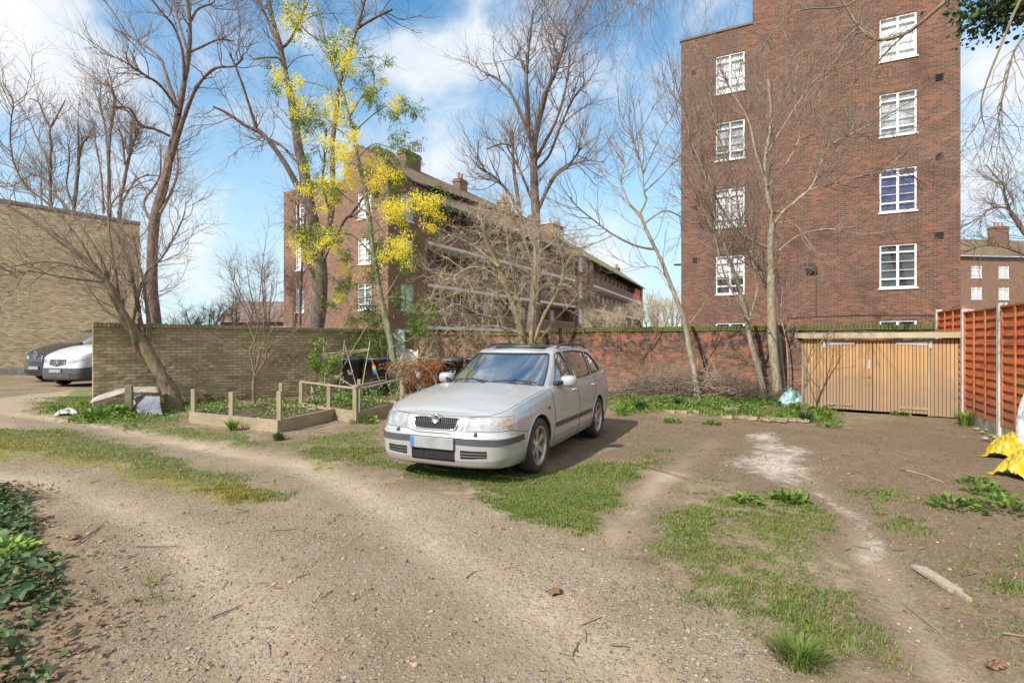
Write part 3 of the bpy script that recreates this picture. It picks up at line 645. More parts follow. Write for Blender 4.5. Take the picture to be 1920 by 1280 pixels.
# ------------------------------------------------------------------ garden walls
def wall_run(name, p0, p1, h, th, m, label, coping=None, ch=.11, h1=None, wob=0):
    d = Vector((p1[0] - p0[0], p1[1] - p0[1])); L = d.length
    w = empty(name, (*p0, 0), math.atan2(d.y, d.x), label=label, cat='wall'); h1 = h1 or h
    n = int(L / .12) + 1; xs = np.linspace(0, L, n); hz = np.linspace(h, h1, n) + (vnoise(xs * 1.3, xs * 0 + 3, 4) - .5) * wob
    zs = int(h / .1) + 1; V = []; Fq = []
    zz = np.linspace(0, 1, zs)
    for j in range(n):
        for z in zz:
            V.append((xs[j], (vnoise(np.array([xs[j] * 3.]), np.array([z * h * 5.]), 6)[0] - .5) * .05 * (1 if wob else 0), z * hz[j]))
    for j in range(n - 1):
        for k in range(zs - 1): a = j * zs + k; Fq.append((a, a + zs, a + zs + 1, a + 1))
    m0 = MB(); m0.add(V, Fq)
    m0.add([(0, th, 0), (L, th, 0), (L, th, hz[-1]), (0, th, hz[0])], [(1, 0, 3, 2)])
    m0.add([(0, 0, 0), (0, th, 0), (0, th, hz[0]), (0, 0, hz[0])], [(1, 0, 3, 2)]); m0.add([(L, 0, 0), (L, th, 0), (L, th, hz[-1]), (L, 0, hz[-1])], [(0, 1, 2, 3)])
    m0.add([(0, 0, hz[0]), (L, 0, hz[-1]), (L, th, hz[-1]), (0, th, hz[0])], [(0, 1, 2, 3)])
    m0.build('brickwork', m, w)
    if coping:
        c = MB(); x = 0; i = 0; rr = random.Random(3)
        while x < L - .02:
            bw = .068; zt = np.interp(x, xs, hz) + .004; e = rr.uniform(-.008, .008)
            c.box((x, -.035 + e, zt), (x + bw, th + .035 + e, zt + ch + rr.uniform(-.01, .006))); x += .078
        c.build('coping', coping, w)
    return w
wall_run('garden_wall', (-9.25, 11.9), (-3.45, 17.0), 1.80, .33, B_LEFT, 'mossy buff brick garden wall behind the raised beds on the left', B_LEFT, .1, h1=1.74, wob=.01)
wall_run('garden_wall', (-3.42, 16.95), (1.1, 17.1), 1.67, .22, B_MIDW, 'plain brown brick wall section behind the wheelie bins and car roof', B_MIDW, .1)
wall_run('garden_wall', (1.14, 17.03), (9.8, 12.47), 1.76, .33, B_RED, 'old crumbling red brick wall with mossy coping behind the slender bare trees', B_MOSSB, .13, wob=.05)
# ------------------------------------------------------------------ vehicles
def paint(name, base, rough=.3, metal=.55, dirt=.35, dcol=(.30, .27, .22)):
    def fn(n, b):
        tc = n.add('ShaderNodeTexCoord').outputs['Object']
        z = n.add('ShaderNodeSeparateXYZ', {0: tc}).outputs[2]
        nz = n.noise(tc, 3.5, 7, .65).outputs[0]; n2 = n.noise(tc, 60, 3, .6).outputs[0]
        d = n.math('MULTIPLY', n.math('ADD', n.math('MULTIPLY', n.ss(z, .62, .18), .55), n.math('MULTIPLY', n.ss(nz, .35, .85), .35)), dirt)
        d = n.math('ADD', d, n.math('MULTIPLY', n.ss(n2, .70, .80), .05), clamp=True)
        n.set(b, 'Base Color', n.mix(d, base, dcol)); n.set(b, 'Roughness', n.math('ADD', rough, n.math('MULTIPLY', d, .5)))
        b.inputs['Metallic'].default_value = metal; b.inputs['Coat Weight'].default_value = .3; b.inputs['Coat Roughness'].default_value = .08
    return mat(name, fn=fn)
def carglass_fn(n, b):
    out = n.n['Material Output']
    bf = n.add('ShaderNodeNewGeometry').outputs['Backfacing']; fr = n.add('ShaderNodeFresnel', {'IOR': n.math('SUBTRACT', 1.55, n.math('MULTIPLY', bf, .905))}).outputs[0]
    g = n.add('ShaderNodeBsdfGlossy', {'Color': (.95, .97, 1.0), 'Roughness': .02})
    t = n.add('ShaderNodeBsdfTransparent', {'Color': (.50, .56, .54)})
    f = n.math('ADD', n.math('MULTIPLY', fr, 2.2), .30, clamp=True)
    n.l.new(n.add('ShaderNodeMixShader', {0: f, 1: t.outputs[0], 2: g.outputs[0]}).outputs[0], out.inputs[0])
M_CGLASS = mat('car_glass', fn=carglass_fn)
M_SILVER = paint('dusty_silver_paint', (.49, .49, .49), .27, .45, dirt=.22)
M_RUBBER = mat('black_rubber', (.022, .021, .02), .75, var=.3, vscale=10)
M_TYRE = mat('dusty_tyre', (.05, .045, .04), .9, var=.4, vscale=8)
M_TRIM = mat('dark_grey_trim', (.06, .062, .068), .55, var=.15)
M_CHROME = mat('bright_metal', (.72, .72, .72), .22, 1.0, var=.08)
M_ALLOY = mat('dirty_alloy', (.50, .47, .43), .38, .75, var=.25, vscale=12)
M_INT = mat('dark_interior', (.05, .048, .045), .9, var=.3)
M_SEAT = mat('grey_seat_cloth', (.17, .18, .17), .9, var=.3, vscale=5)
M_PLATE = mat('white_plate', (.27, .285, .28), .45, var=.12, vscale=7)
M_PBLUE = mat('plate_blue', (.07, .19, .48), .4)
M_GAP = mat('panel_gap', (.03, .03, .03), .8)
def lens_fn(n, b):
    tc = n.add('ShaderNodeTexCoord').outputs['Object']
    w = n.add('ShaderNodeTexWave', {'Vector': tc, 'Scale': 14.0, 'Distortion': .4}, bands_direction='X')
    nz = n.noise(tc, 9, 3).outputs[0]
    n.set(b, 'Base Color', n.mix(n.ss(nz, .3, .7), (.33, .34, .33), (.58, .59, .57)))
    b.inputs['Roughness'].default_value = .12; b.inputs['Metallic'].default_value = .45; b.inputs['Coat Weight'].default_value = 1.0
    n.set(b, 'Normal', n.add('ShaderNodeBump', {'Strength': .35, 'Distance': .004, 'Height': w.outputs[1]}))
M_LENS = mat('headlamp_lens', fn=lens_fn)
M_AMBER = mat('indicator_lens', (.42, .33, .27), .15, .3, var=.3, vscale=25, coat=1)

def pip(P, x, y):
    """points in polygon (arrays)"""
    c = np.zeros(x.shape, bool)
    for i in range(len(P)):
        ax, ay = P[i]; bx, by = P[(i + 1) % len(P)]
        c ^= ((ay > y) != (by > y)) & (x < (bx - ax) * (y - ay) / (by - ay + 1e-12) + ax)
    return c
def snap(P, x, y, tol):
    P = np.asarray(P, float); bd = np.full(x.shape, 1e9); bx_, by_ = x.copy(), y.copy()
    for i in range(len(P)):
        a = P[i]; b = P[(i + 1) % len(P)]; e = b - a; t = np.clip(((x - a[0]) * e[0] + (y - a[1]) * e[1]) / (e @ e + 1e-12), 0, 1)
        qx, qy = a[0] + t * e[0], a[1] + t * e[1]; d = np.hypot(x - qx, y - qy); m = d < bd
        bd[m] = d[m]; bx_[m] = qx[m]; by_[m] = qy[m]
    m = bd < tol
    return np.where(m, bx_, x), np.where(m, by_, y)

class Shell:
    """half ring surface fn(u,v)->(x lateral, y back, z), u 0..1 front centre to rear centre, v 0..1 bottom to top, mirrored.
    Pieces are cut out along polygons given in (u, v)."""
    def __init__(s, fn, nu, nv): s.fn = fn; s.nu = nu; s.nv = nv
    def uv_of(s, y, z, side=True):
        """(u,v) of a point given in side view (back distance, height)"""
        if not hasattr(s, 'lut'):
            U, V = np.meshgrid(np.linspace(0, 1, 700), np.linspace(0, 1, 160)); s.lut = (U, V, s.fn(U, V))
        U, V, P = s.lut; d = (P[..., 1] - y) ** 2 + (P[..., 2] - z) ** 2; i = np.unravel_index(np.argmin(d), d.shape); return U[i], V[i]
    def uv_front(s, x, z, rear=False):
        s.uv_of(0, 0); U, V, P = s.lut; d = (P[..., 0] - x) ** 2 + (P[..., 2] - z) ** 2 + 9 * ((U > .5) != rear); i = np.unravel_index(np.argmin(d), d.shape); return U[i], V[i]
    def cut(s, pieces, circles=()):
        """pieces: dict name -> list of (u,v) polygons. returns dict name -> (V, F) incl. 'body'"""
        U, V = np.meshgrid(np.linspace(0, 1, s.nu), np.linspace(0, 1, s.nv), indexing='ij'); tol = .55 / s.nv
        sx = s.nu / s.nv
        for polys in pieces.values():
            for P in polys:
                Q = [(p[0] * sx, p[1]) for p in P]
                a, b = snap(Q, U * sx, V, tol); U2 = a / sx
                keep = (U > 0) & (U < 1); U = np.where(keep, U2, U); V = b
        P = s.fn(U, V)
        for (cy, cz, r) in circles:
            d = np.hypot(P[..., 1] - cy, P[..., 2] - cz); m = (np.abs(d - r) < .014) & (P[..., 0] > .3)
            k = r / np.maximum(d, 1e-6)
            P[..., 1] = np.where(m, cy + (P[..., 1] - cy) * k, P[..., 1]); P[..., 2] = np.where(m, cz + (P[..., 2] - cz) * k, P[..., 2])
        uc = (U[:-1, :-1] + U[1:, 1:] + U[1:, :-1] + U[:-1, 1:]) / 4; vc = (V[:-1, :-1] + V[1:, 1:] + V[1:, :-1] + V[:-1, 1:]) / 4
        Pc = (P[:-1, :-1] + P[1:, 1:] + P[1:, :-1] + P[:-1, 1:]) / 4
        who = np.zeros(uc.shape, int); names = list(pieces)
        for k, nm in enumerate(names):
            for Pl in pieces[nm]: who[pip(Pl, uc, vc)] = k + 1
        for (cy, cz, r) in circles: who[(np.hypot(Pc[..., 1] - cy, Pc[..., 2] - cz) < r) & (Pc[..., 0] > .3)] = -1
        idx = np.arange(s.nu * s.nv).reshape(s.nu, s.nv)
        Q = np.stack([idx[:-1, :-1], idx[1:, :-1], idx[1:, 1:], idx[:-1, 1:]], -1)
        VV = P.reshape(-1, 3); out = {}
        for k, nm in enumerate(['body'] + names):
            q = Q[who == k]
            us, inv = np.unique(q.ravel(), return_inverse=True)
            if not len(us): continue
            v = VV[us]; f = inv.reshape(-1, 4)
            out[nm] = (v, f)
        return out
    def line(s, pts, n=24, off=0.):
        """3D polyline over the surface through (u,v) points"""
        pts = np.asarray(pts, float); seg = np.hypot(*np.diff(pts, axis=0).T); t = np.concatenate([[0], np.cumsum(seg)]); q = np.linspace(0, t[-1], n)
        u = np.interp(q, t, pts[:, 0]); v = np.interp(q, t, pts[:, 1]); return s.fn(u, v)
def mirror(vf):
    v, f = vf; m = v.copy(); m[:, 0] *= -1
    return m, f[:, ::-1]
def both(vf):
    v, f = vf; m, g = mirror(vf); return np.vstack([v, m]), np.vstack([f, g + len(v)])
def grow_in(vf, d):
    """shift a piece inwards along its vertex normals"""
    v, f = vf; n = np.zeros_like(v); q = np.cross(v[f[:, 2]] - v[f[:, 0]], v[f[:, 3]] - v[f[:, 1]])
    for k in range(4): np.add.at(n, f[:, k], q)
    n /= np.linalg.norm(n, axis=1, keepdims=True) + 1e-9; return v - n * d, f

def make_shells(lowc, zsh, prof_side, prof_front, zbot, beltc, roofc, zbelt, zroof, bulge=.02, nu=420, nv=64):
    lowc = np.asarray(lowc, float); L0 = spline(lowc, 1200); Bc = spline(beltc, 1200); Rc = spline(roofc, 1200)
    T = np.gradient(L0, axis=0); T /= np.linalg.norm(T, axis=1, keepdims=True); Nn = np.stack([T[:, 1] * -1, T[:, 0]], 1)   # (back, lat) -> outward normal
    # ensure outward: normal should have positive lat at the middle
    if Nn[600, 1] < 0: Nn = -Nn
    tt = np.linspace(0, 1, 1200)
    def samp(A, u): return np.stack([np.interp(u, tt, A[:, k]) for k in range(A.shape[1])], -1)
    def low(u, v):
        p = samp(L0, u); nn = samp(Nn, u); zt = np.interp(p[..., 0], *zsh); zb = np.interp(p[..., 0], *zbot); z = zb + (zt - zb) * v
        fw = np.clip(-nn[..., 0], 0, 1) ** 1.5; fw = np.where(p[..., 0] > 1.5, 0, fw); rw = np.where(p[..., 0] > 1.5, np.clip(nn[..., 0], 0, 1) ** 1.5, 0)
        si = np.interp(v, *prof_side); fi = np.interp(z, *prof_front)
        ins = si * (1 - fw) + fi * fw; ins = ins * (1 - rw * .3)
        q = p - nn * ins[..., None]
        return np.stack([np.maximum(q[..., 1], 0), q[..., 0], z], -1)
    def gh(u, v):
        b = samp(Bc, u); r = samp(Rc, u); zb = np.interp(b[..., 0], *zbelt); zr = np.interp(r[..., 0], *zroof)
        w = v; q = b * (1 - w[..., None]) + r * w[..., None]; z = zb + (zr - zb) * w
        cen = np.array([1.9, 0.]); d = q - cen * [1, 0]; dn = d / (np.linalg.norm(d, axis=-1, keepdims=True) + 1e-6)
        side = np.stack([np.zeros_like(dn[..., 0]), np.sign(q[..., 1])], -1)
        q = q + bulge * np.sin(np.pi * np.clip(w, 0, 1))[..., None] * (dn * .5 + side * .5)
        return np.stack([np.maximum(q[..., 1], 0), q[..., 0], z], -1)
    return Shell(low, nu, nv), Shell(gh, nu, nv)

def cap_rows(edge, crown, nx=28):
    """edge: (n,3) half edge; returns V,F of the closed top between edge and its mirror; crown(back)->height, ridge fn"""
    n = len(edge); t = np.linspace(-1, 1, nx); V = np.zeros((n, nx, 3))
    V[..., 0] = edge[:, 0:1] * t; V[..., 1] = edge[:, 1:2]; V[..., 2] = edge[:, 2:3] + np.array([crown(y) for y in edge[:, 1]])[:, None] * (1 - t ** 2)
    i = np.arange(n * nx).reshape(n, nx); Q = np.stack([i[:-1, :-1], i[:-1, 1:], i[1:, 1:], i[1:, :-1]], -1).reshape(-1, 4)
    return V.reshape(-1, 3), Q

def wheel(parent, x, y, r, w, sgn, rimr=.215, spokes=6):
    o = empty('wheel', (x, y, r)); o.parent = parent
    c = w / 2
    t = MB(); t.lathe([(rimr, -c * .85), (rimr + .035, -c), (r - .035, -c), (r - .008, -c * .78), (r, -c * .55), (r, c * .55), (r - .008, c * .78), (r - .035, c), (rimr + .035, c), (rimr, c * .85)], axis='X', seg=44)
    for k in range(44):
        a = 2 * math.pi * k / 44
    t.build('tyre', M_TYRE, o, smooth=True)
    s = sgn; m = MB()
    m.lathe([(rimr + .004, s * c * .87), (rimr - .012, s * c * .84), (rimr - .022, s * c * .6), (rimr - .03, -s * c * .6)], axis='X', seg=40)
    m.lathe([(0, s * c * .62), (.035, s * c * .62), (.05, s * c * .5), (.05, -s * .02)], axis='X', seg=18)
    for k in range(spokes):
        a = 2 * math.pi * (k + .5) / spokes
        pts = []
        for rr, ww, xx in ((.03, .03, .50), (.10, .027, .56), (.165, .032, .58), (rimr - .012, .05, .66)):
            for sg in (-1, 1):
                for dx in (0, -.025):
                    ca, sa = math.cos(a), math.sin(a)
                    pts.append((s * (c * xx + dx), rr * ca - sg * ww * sa, rr * sa + sg * ww * ca))
        fs = []
        for q in range(3):
            b = q * 4; fs += [(b, b + 2, b + 6, b + 4), (b + 1, b + 5, b + 7, b + 3), (b, b + 4, b + 5, b + 1), (b + 2, b + 3, b + 7, b + 6)]
        m.add(pts, fs)
    m.build('rim', M_ALLOY, o, smooth=False)
    MB().lathe([(0, s * c * .1), (rimr - .03, s * c * .1)], axis='X', seg=24).build('brake_disc', mat('brake_dark', (.05, .045, .04), .8), o)  # flat near-black disc filling the rim behind the spokes
    return o

def octavia():
    car = empty('estate_car', (-.458, 6.42, 0), -.42, label='dusty silver estate car parked on the grass and earth in the middle of the yard', cat='car')
    lowc = [(-.905,0),(-.90,.25),(-.872,.48),(-.79,.69),(-.62,.80),(-.35,.842),(0,.862),(.6,.868),(1.3,.870),(2.0,.868),(2.6,.858),(3.1,.835),(3.42,.775),(3.55,.62),(3.59,.3),(3.595,0)]
    zsh = ([-.9, -.82, -.7, -.45, -.2, .1, .45, .8, 1.4, 2.5, 3.2, 3.6], [.70, .71, .735, .79, .835, .875, .915, .925, .94, .965, .985, .99])
    ps = ([0, .08, .2, .45, .62, .78, .9, 1.0], [.06, .035, .012, 0, .004, .018, .038, .075])
    pf = ([.17, .21, .27, .40, .505, .520, .55, .62, .68, .72], [.085, .035, .006, 0, .002, .03, .045, .060, .085, .14])
    belt = [(.36,0),(.39,.36),(.49,.60),(.62,.70),(.80,.735),(1.05,.765),(1.4,.782),(1.8,.790),(2.2,.788),(2.6,.775),(2.9,.757),(3.18,.73),(3.40,.66),(3.50,.5),(3.54,.25),(3.55,0)]
    roof = [(1.14,0),(1.15,.28),(1.18,.45),(1.24,.535),(1.34,.562),(1.48,.575),(1.65,.583),(1.9,.588),(2.2,.586),(2.5,.578),(2.72,.566),(2.9,.55),(3.04,.50),(3.12,.36),(3.15,.18),(3.16,0)]
    zbelt = ([.3, .6, 1.4, 2.5, 3.6], [.915, .915, .935, .96, .98])
    zroof = ([1.1, 1.24, 1.45, 1.9, 2.4, 2.8, 3.0, 3.2], [1.335, 1.35, 1.378, 1.392, 1.385, 1.36, 1.335, 1.30])
    low, gh = make_shells(lowc, zsh, ps, pf, ([-1, -.5, 0, 3, 3.6], [.19, .19, .2, .22, .26]), belt, roof, zbelt, zroof, .022)
    F_ = lambda pts: [low.uv_front(x, z) for x, z in pts]; S_ = lambda pts: [low.uv_of(y, z) for y, z in pts]
    uf = lambda u, v: (u, v)
    cu = lambda x: low.uv_front(x, .45)[0]
    def band(x0, x1, z0, z1, k=10, z0b=None, z1b=None):
        top = [low.uv_front(x, z) for x, z in zip(np.linspace(x0, x1, k), np.linspace(z1, z1b or z1, k))]; bot = [low.uv_front(x, z) for x, z in zip(np.linspace(x1, x0, k), np.linspace(z0b or z0, z0, k))]
        if x0 <= 0: top[0] = (-.001, top[0][1]); bot[-1] = (-.001, bot[-1][1])
        return top + bot
    uend = S_([(-.44, .47)])[0][0]
    v0, v1 = low.uv_front(.5, .435)[1], low.uv_front(.5, .50)[1]
    va, vb = S_([(-.45, .445)])[0][1], S_([(-.45, .51)])[0][1]
    ui = low.uv_front(.27, .47)[0]
    head = band(.365, .655, .568, .694, 10, .575, .700); ind = band(.668, .775, .578, .700, 6, .60, .705)
    pieces = dict(grille=[band(0, .268, .585, .682, 8, .582)[:8] + [low.uv_front(.268, .60)] + band(0, .235, .568, .682, 8)[8:]],
        frame=[[(-.001, low.uv_front(.0, .712)[1])] + [low.uv_front(x, z) for x, z in ((.15, .709), (.29, .706), (.345, .695), (.352, .66), (.335, .58), (.29, .545), (.2, .535))] + [(-.001, low.uv_front(0, .535)[1])]],
        headlamp=[head], indicator=[ind],
        bumper_strip=[[(ui, v0), (uend * .6, (v0 + va) / 2), (uend, va + .01), (uend + .003, (va + vb) / 2), (uend, vb - .01), (uend * .6, (v1 + vb) / 2), (ui, v1)]],
        lower_grille=[band(0, .262, .248, .365, 8)], side_intake=[band(.325, .60, .285, .372, 8, .30, .372)])
    pieces = {k: pieces[k] for k in ('grille', 'headlamp', 'indicator', 'bumper_strip', 'lower_grille', 'side_intake')}
    circ = [(0., .31, .355), (2.512, .31, .355)]
    out = low.cut(pieces, circ)
    V, Fq = both(out['body'])
    # bonnet and waist closing surface
    edge = low.fn(np.linspace(0, 1, 260), np.ones(260)); 
    cr = lambda y: float(np.interp(y, [-.8, -.76, -.6, -.3, 0, .4, .7, 2.5, 3.5], [.0, .012, .04, .055, .06, .055, .03, .01, .0]))
    CV, CF = cap_rows(edge, cr, 56)
    lx = np.abs(CV[:, 0]); yy = CV[:, 1]; rl = .30 + (yy + .8) * .14
    CV[:, 2] += .004 * np.exp(-((lx - rl) / .022) ** 2) * ((yy > -.85) & (yy < .42)) + .005 * sst(rl - lx, -.04, .05) * (yy < .42)
    cc = CV[CF].mean(1); inside = (np.abs(cc[:, 0]) < np.interp(cc[:, 1], [.36, .40, .50, .7, 1.0, 2, 3.0, 3.4, 3.5], [0, .42, .60, .69, .74, .77, .73, .6, .3])) & (cc[:, 1] > .37) & (cc[:, 1] < 3.5)
    np_mesh('body', np.vstack([V, CV]), np.vstack([Fq, CF + len(V)]), [M_SILVER, M_INT], car, True, mi=np.concatenate([np.zeros(len(Fq)), inside.astype(int)]))
    fl = np.array([low.fn(*map(np.array, low.uv_front(x, z))) for x, z in ((0, .537), (.15, .538), (.26, .546), (.30, .562), (.325, .60), (.345, .66), (.348, .692))]); fl[0, 0] = 0; fl[:, 1] += .002; fm_ = MB(); fm_.tube(np.vstack([spline(fl, 30)[::-1], (spline(fl, 30) * [-1, 1, 1])[1:]]), .009, 8); fm_.build('grille_frame', M_SILVER, car, True)
    g = np_mesh('grille', *both(grow_in(out['grille'], .014)), M_RUBBER, car, True)
    sl = MB()
    for k in range(-11, 12):
        x = k * .0235; pts = [low.uv_front(abs(x), z) for z in (.575, .628, .678)]; p3 = np.array([low.fn(np.array(p[0]), np.array(p[1])) for p in pts]); p3[:, 0] = x; p3[:, 1] -= .004
        if abs(x) < .045: p3 = p3[:2]
        sl.tube(p3, .0042, 5)
    sl.build('grille_slats', M_TRIM, g)
    fr = MB(); pl = np.array([low.fn(*map(np.array, low.uv_front(x, z))) for x, z in ((0, .564), (.1, .565), (.19, .567), (.236, .571), (.252, .60), (.268, .66), (.270, .682), (.2, .688), (.1, .690), (.055, .69))]); pl[:, 1] -= .010; pl[0, 0] = 0
    loop = np.vstack([pl[::-1], (pl * [-1, 1, 1])[1:]]); fr.tube(loop, .007, 8); fr.build('grille_surround', M_CHROME, g, True)
    # round badge with a small winged arrow mark
    bp = low.fn(*map(np.array, low.uv_front(0, .675))); by = bp[1] - .016
    bd = MB(); bd.lathe([(0, by - .004), (.036, by - .004), (.040, by - .012), (.047, by - .012), (.049, by), (.049, by + .03)], c=(0, 0, .672), axis='Y', seg=28)
    ba = bd.build('badge', M_CHROME, car, True)
    em = MB(); em.tube([(-.02, by - .007, .660), (.012, by - .007, .682)], .003, 5)
    for k in range(3): em.tube([(.0 + .004 * k, by - .007, .674 + .003 * k), (-.006 + .008 * k, by - .007, .694 - .002 * k)], .0025, 5)
    em.tube([(.012, by - .007, .682), (.004, by - .007, .684)], .0025, 4); em.build('badge_emblem', mat('badge_dark', (.10, .13, .12), .4), ba)
    for sg in (1, -1):
        mm = (lambda vf: vf) if sg > 0 else mirror
        h = np_mesh('headlamp', *mm(grow_in(out['headlamp'], -.003)), M_LENS, car, True)
        np_mesh('indicator', *mm(grow_in(out['indicator'], -.003)), M_AMBER, car, True)
        np_mesh('bumper_strip', *mm(grow_in(out['bumper_strip'], -.009)), M_TRIM, car, True)
        si = np_mesh('side_intake', *mm(grow_in(out['side_intake'], .012)), M_RUBBER, car, True)
        bar = MB()
        for z in (.312, .342):
            p = low.line([low.uv_front(x, z) for x in np.linspace(.33, .595, 8)], 12); p[:, 0] *= sg; p[:, 1] += .006; bar.tube(p, .006, 6)
        bar.build('intake_bars', M_TRIM, si)
        w = MB(); p = low.fn(*map(np.array, low.uv_front(.47, .535))); w.lathe([(0, -.012), (.016, -.010), (.022, .0), (.022, .03)], c=(sg * p[0], p[1] - .012, .533), axis='Y', seg=12); w.build('washer_cap', M_TRIM, car, True)
        # doors: panel gaps, handles, mouldings
        gap = MB()
        for P in ([(.46, .915), (.475, .60), (.47, .245)], [(1.47, .93), (1.485, .60), (1.46, .245)], [(2.44, .95), (2.40, .80), (2.22, .62), (2.10, .40), (2.08, .26)]):
            q = low.line(S_(P), 30); q[:, 0] = q[:, 0] * sg; gap.tube(q, .0038, 4)
        q = low.line(S_([(.48, .252), (1.3, .25), (2.06, .255)]), 30); q[:, 0] *= sg; gap.tube(q, .0038, 4)
        q = low.line(S_([(-.33, .52), (-.5, .545), (-.62, .57)]), 10); q[:, 0] *= sg; gap.tube(q, .003, 4)
        gap.build('door_gaps', M_GAP, car)
        for y0, y1 in ((.52, 1.455), (1.50, 2.07)):
            P = []
            a = low.line([low.uv_of(y, .445) for y in np.linspace(y0, y1, 9)], 18); b_ = low.line([low.uv_of(y, .497) for y in np.linspace(y0, y1, 9)], 18)
            mo = MB(); vs = []
            for i in range(18):
                for (pt, o_) in ((a[i], .001), (a[i], .012), (b_[i], .012), (b_[i], .001)): vs.append((sg * (pt[0] + o_), pt[1], pt[2]))
            mo.add(vs, [(4*i+k, 4*i+k+4, 4*i+k+5, 4*i+k+1) for i in range(17) for k in range(3)] + [(0, 1, 2, 3), (68, 69, 70, 71)]); mo.build('side_moulding', M_TRIM, car)
        for y in (1.33, 2.28):
            p = low.fn(*map(np.array, low.uv_of(y, .835))); m = MB(); m.tube([(sg * (p[0] - .005), y - .095, p[2] + .005), (sg * (p[0] + .022), y - .07, p[2] + .008), (sg * (p[0] + .028), y, p[2] + .008), (sg * (p[0] + .022), y + .06, p[2] + .006), (sg * (p[0] - .005), y + .08, p[2])], .012, 8); m.build('door_handle', M_SILVER, car, True)
        p = low.fn(*map(np.array, low.uv_of(.30, .70))); MB().box((sg * p[0] - .004, .27, .69), (sg * p[0] + .008, .33, .712)).build('side_repeater', M_TRIM, car, bevel=.003)
        # arch lips and liners
        for (cy, cz, r) in circ:
            a = np.linspace(-.30, math.pi + .30, 40); pts = []
            for t in a:
                y = cy + r * math.cos(t); z = cz + r * math.sin(t)
                if z < .2: continue
                p = low.fn(*map(np.array, low.uv_of(y, z))); pts.append((sg * (p[0] - .002), y, z))
            MB().tube(spline(pts, 60), .011, 6).build('arch_lip', M_SILVER, car, True)
            li = MB(); aa = np.linspace(-.35, math.pi + .35, 26); vs = []
            for t in aa: vs += [(sg * .845, cy + .362 * math.cos(t), cz + .362 * math.sin(t)), (sg * .58, cy + .362 * math.cos(t), cz + .362 * math.sin(t))]
            li.add(vs, [(2*i, 2*i+2, 2*i+3, 2*i+1) for i in range(25)]); li.add([(sg * .58, cy + .37 * math.cos(t), cz + .37 * math.sin(t)) for t in np.linspace(0, 2 * math.pi, 24)[:-1]], [tuple(range(23))]); li.build('wheel_arch_liner', M_INT, car)
        MB().box((sg * .74 - .08, 2.86, .12), (sg * .74 + .08, 2.875, .30)).build('mud_flap', M_RUBBER, car)
        wheel(car, sg * .762, 0, .31, .195, sg); wheel(car, sg * .762, 2.512, .31, .195, sg)
        # mirror
        mi_ = MB(); nn_ = 16
        rows = []
        for (y, sx_, sz_, dz) in ((.735, .03, .03, 0), (.745, .075, .055, 0), (.79, .10, .072, 0), (.85, .105, .075, 0), (.875, .10, .070, 0)):
            rows.append([(sg * (.90 + sx_ * np.sign(math.cos(t)) * abs(math.cos(t)) ** .6), y + .05, 0.975 + sz_ * np.sign(math.sin(t)) * abs(math.sin(t)) ** .6) for t in np.linspace(0, 2 * math.pi, nn_ + 1)[:-1]])
        vs = [p for r_ in rows for p in r_]; mi_.add(vs, [(i * nn_ + k, i * nn_ + (k + 1) % nn_, (i + 1) * nn_ + (k + 1) % nn_, (i + 1) * nn_ + k) for i in range(4) for k in range(nn_)] + [tuple(range(nn_ - 1, -1, -1))])
        mo = mi_.build('wing_mirror', M_SILVER, car, True)
        MB().add([(p[0], p[1] - .003, p[2]) for p in rows[-1]], [tuple(range(nn_))]).build('mirror_glass', M_CHROME, mo)
        MB().tube([(sg * .76, .72, .945), (sg * .80, .76, .955), (sg * .86, .82, .97)], [.035, .03, .026], 8).build('mirror_stalk', M_RUBBER, mo, True)
        # roof rail
        rl_ = MB(); zr = lambda y: float(np.interp(y, *zroof))
        pts = [(sg * .545, 1.42, zr(1.42) + .005), (sg * .545, 1.50, zr(1.5) + .03), (sg * .548, 1.62, zr(1.62) + .046), (sg * .548, 2.1, zr(2.1) + .056), (sg * .545, 2.6, zr(2.6) + .05), (sg * .535, 2.78, zr(2.8) + .032), (sg * .525, 2.9, zr(2.9) + .0)]
        rl_.tube(spline(pts, 40), .017, 8)
        for y in (2.12,): rl_.tube([(sg * .547, y, zr(y) - .01), (sg * .547, y, zr(y) + .055)], [.03, .02], 8)
        rl_.build('roof_rail', M_TRIM, car, True)
    lg = np_mesh('lower_grille', *both(grow_in(out['lower_grille'], .012)), M_RUBBER, car, True)
    sl = MB()
    for k in range(-16, 17):
        x = k * .0155; p = low.fn(*map(np.array, low.uv_front(abs(x), .30))); q = low.fn(*map(np.array, low.uv_front(abs(x), .355))); r0 = low.fn(*map(np.array, low.uv_front(abs(x), .255)))
        sl.tube([(x, r0[1] + .008, .255), (x, p[1] + .006, .30), (x, q[1] + .006, .355)], .0022, 4)
    sl.build('grille_slats', M_TRIM, lg)
    MB().box((-.26, -.928, .375), (.26, -.912, .492)).build('number_plate', M_PLATE, car, bevel=.003)
    MB().box((-.258, -.9325, .378), (-.218, -.9285, .489)).build('plate_band', M_PBLUE, car)
    MB().box((-.268, -.9105, .369), (.268, -.89, .498)).build('plate_holder', M_TRIM, car)
    # bonnet gaps
    gp_ = MB(); e2 = edge[(edge[:, 1] > -.80) & (edge[:, 1] < .42)]
    for sg in (1, -1): gp_.tube(np.stack([sg * (e2[:, 0] - .028 + .02 * 0), e2[:, 1], e2[:, 2] + np.array([cr(y) for y in e2[:, 1]]) * .07 + .0012], 1)[::3], .0028, 4)
    q = low.line([low.uv_front(x, z) for x, z in ((.36, .704), (.5, .706), (.66, .708), (.77, .712))], 14)
    for sg in (1, -1): gp_.tube(q * [sg, 1, 1], .003, 4)
    q = low.line([(0, low.uv_front(0, .528)[1])] + [low.uv_front(x, z) for x, z in ((.2, .527), (.3, .540), (.345, .556), (.5, .558), (.7, .566), (.78, .575))], 24)
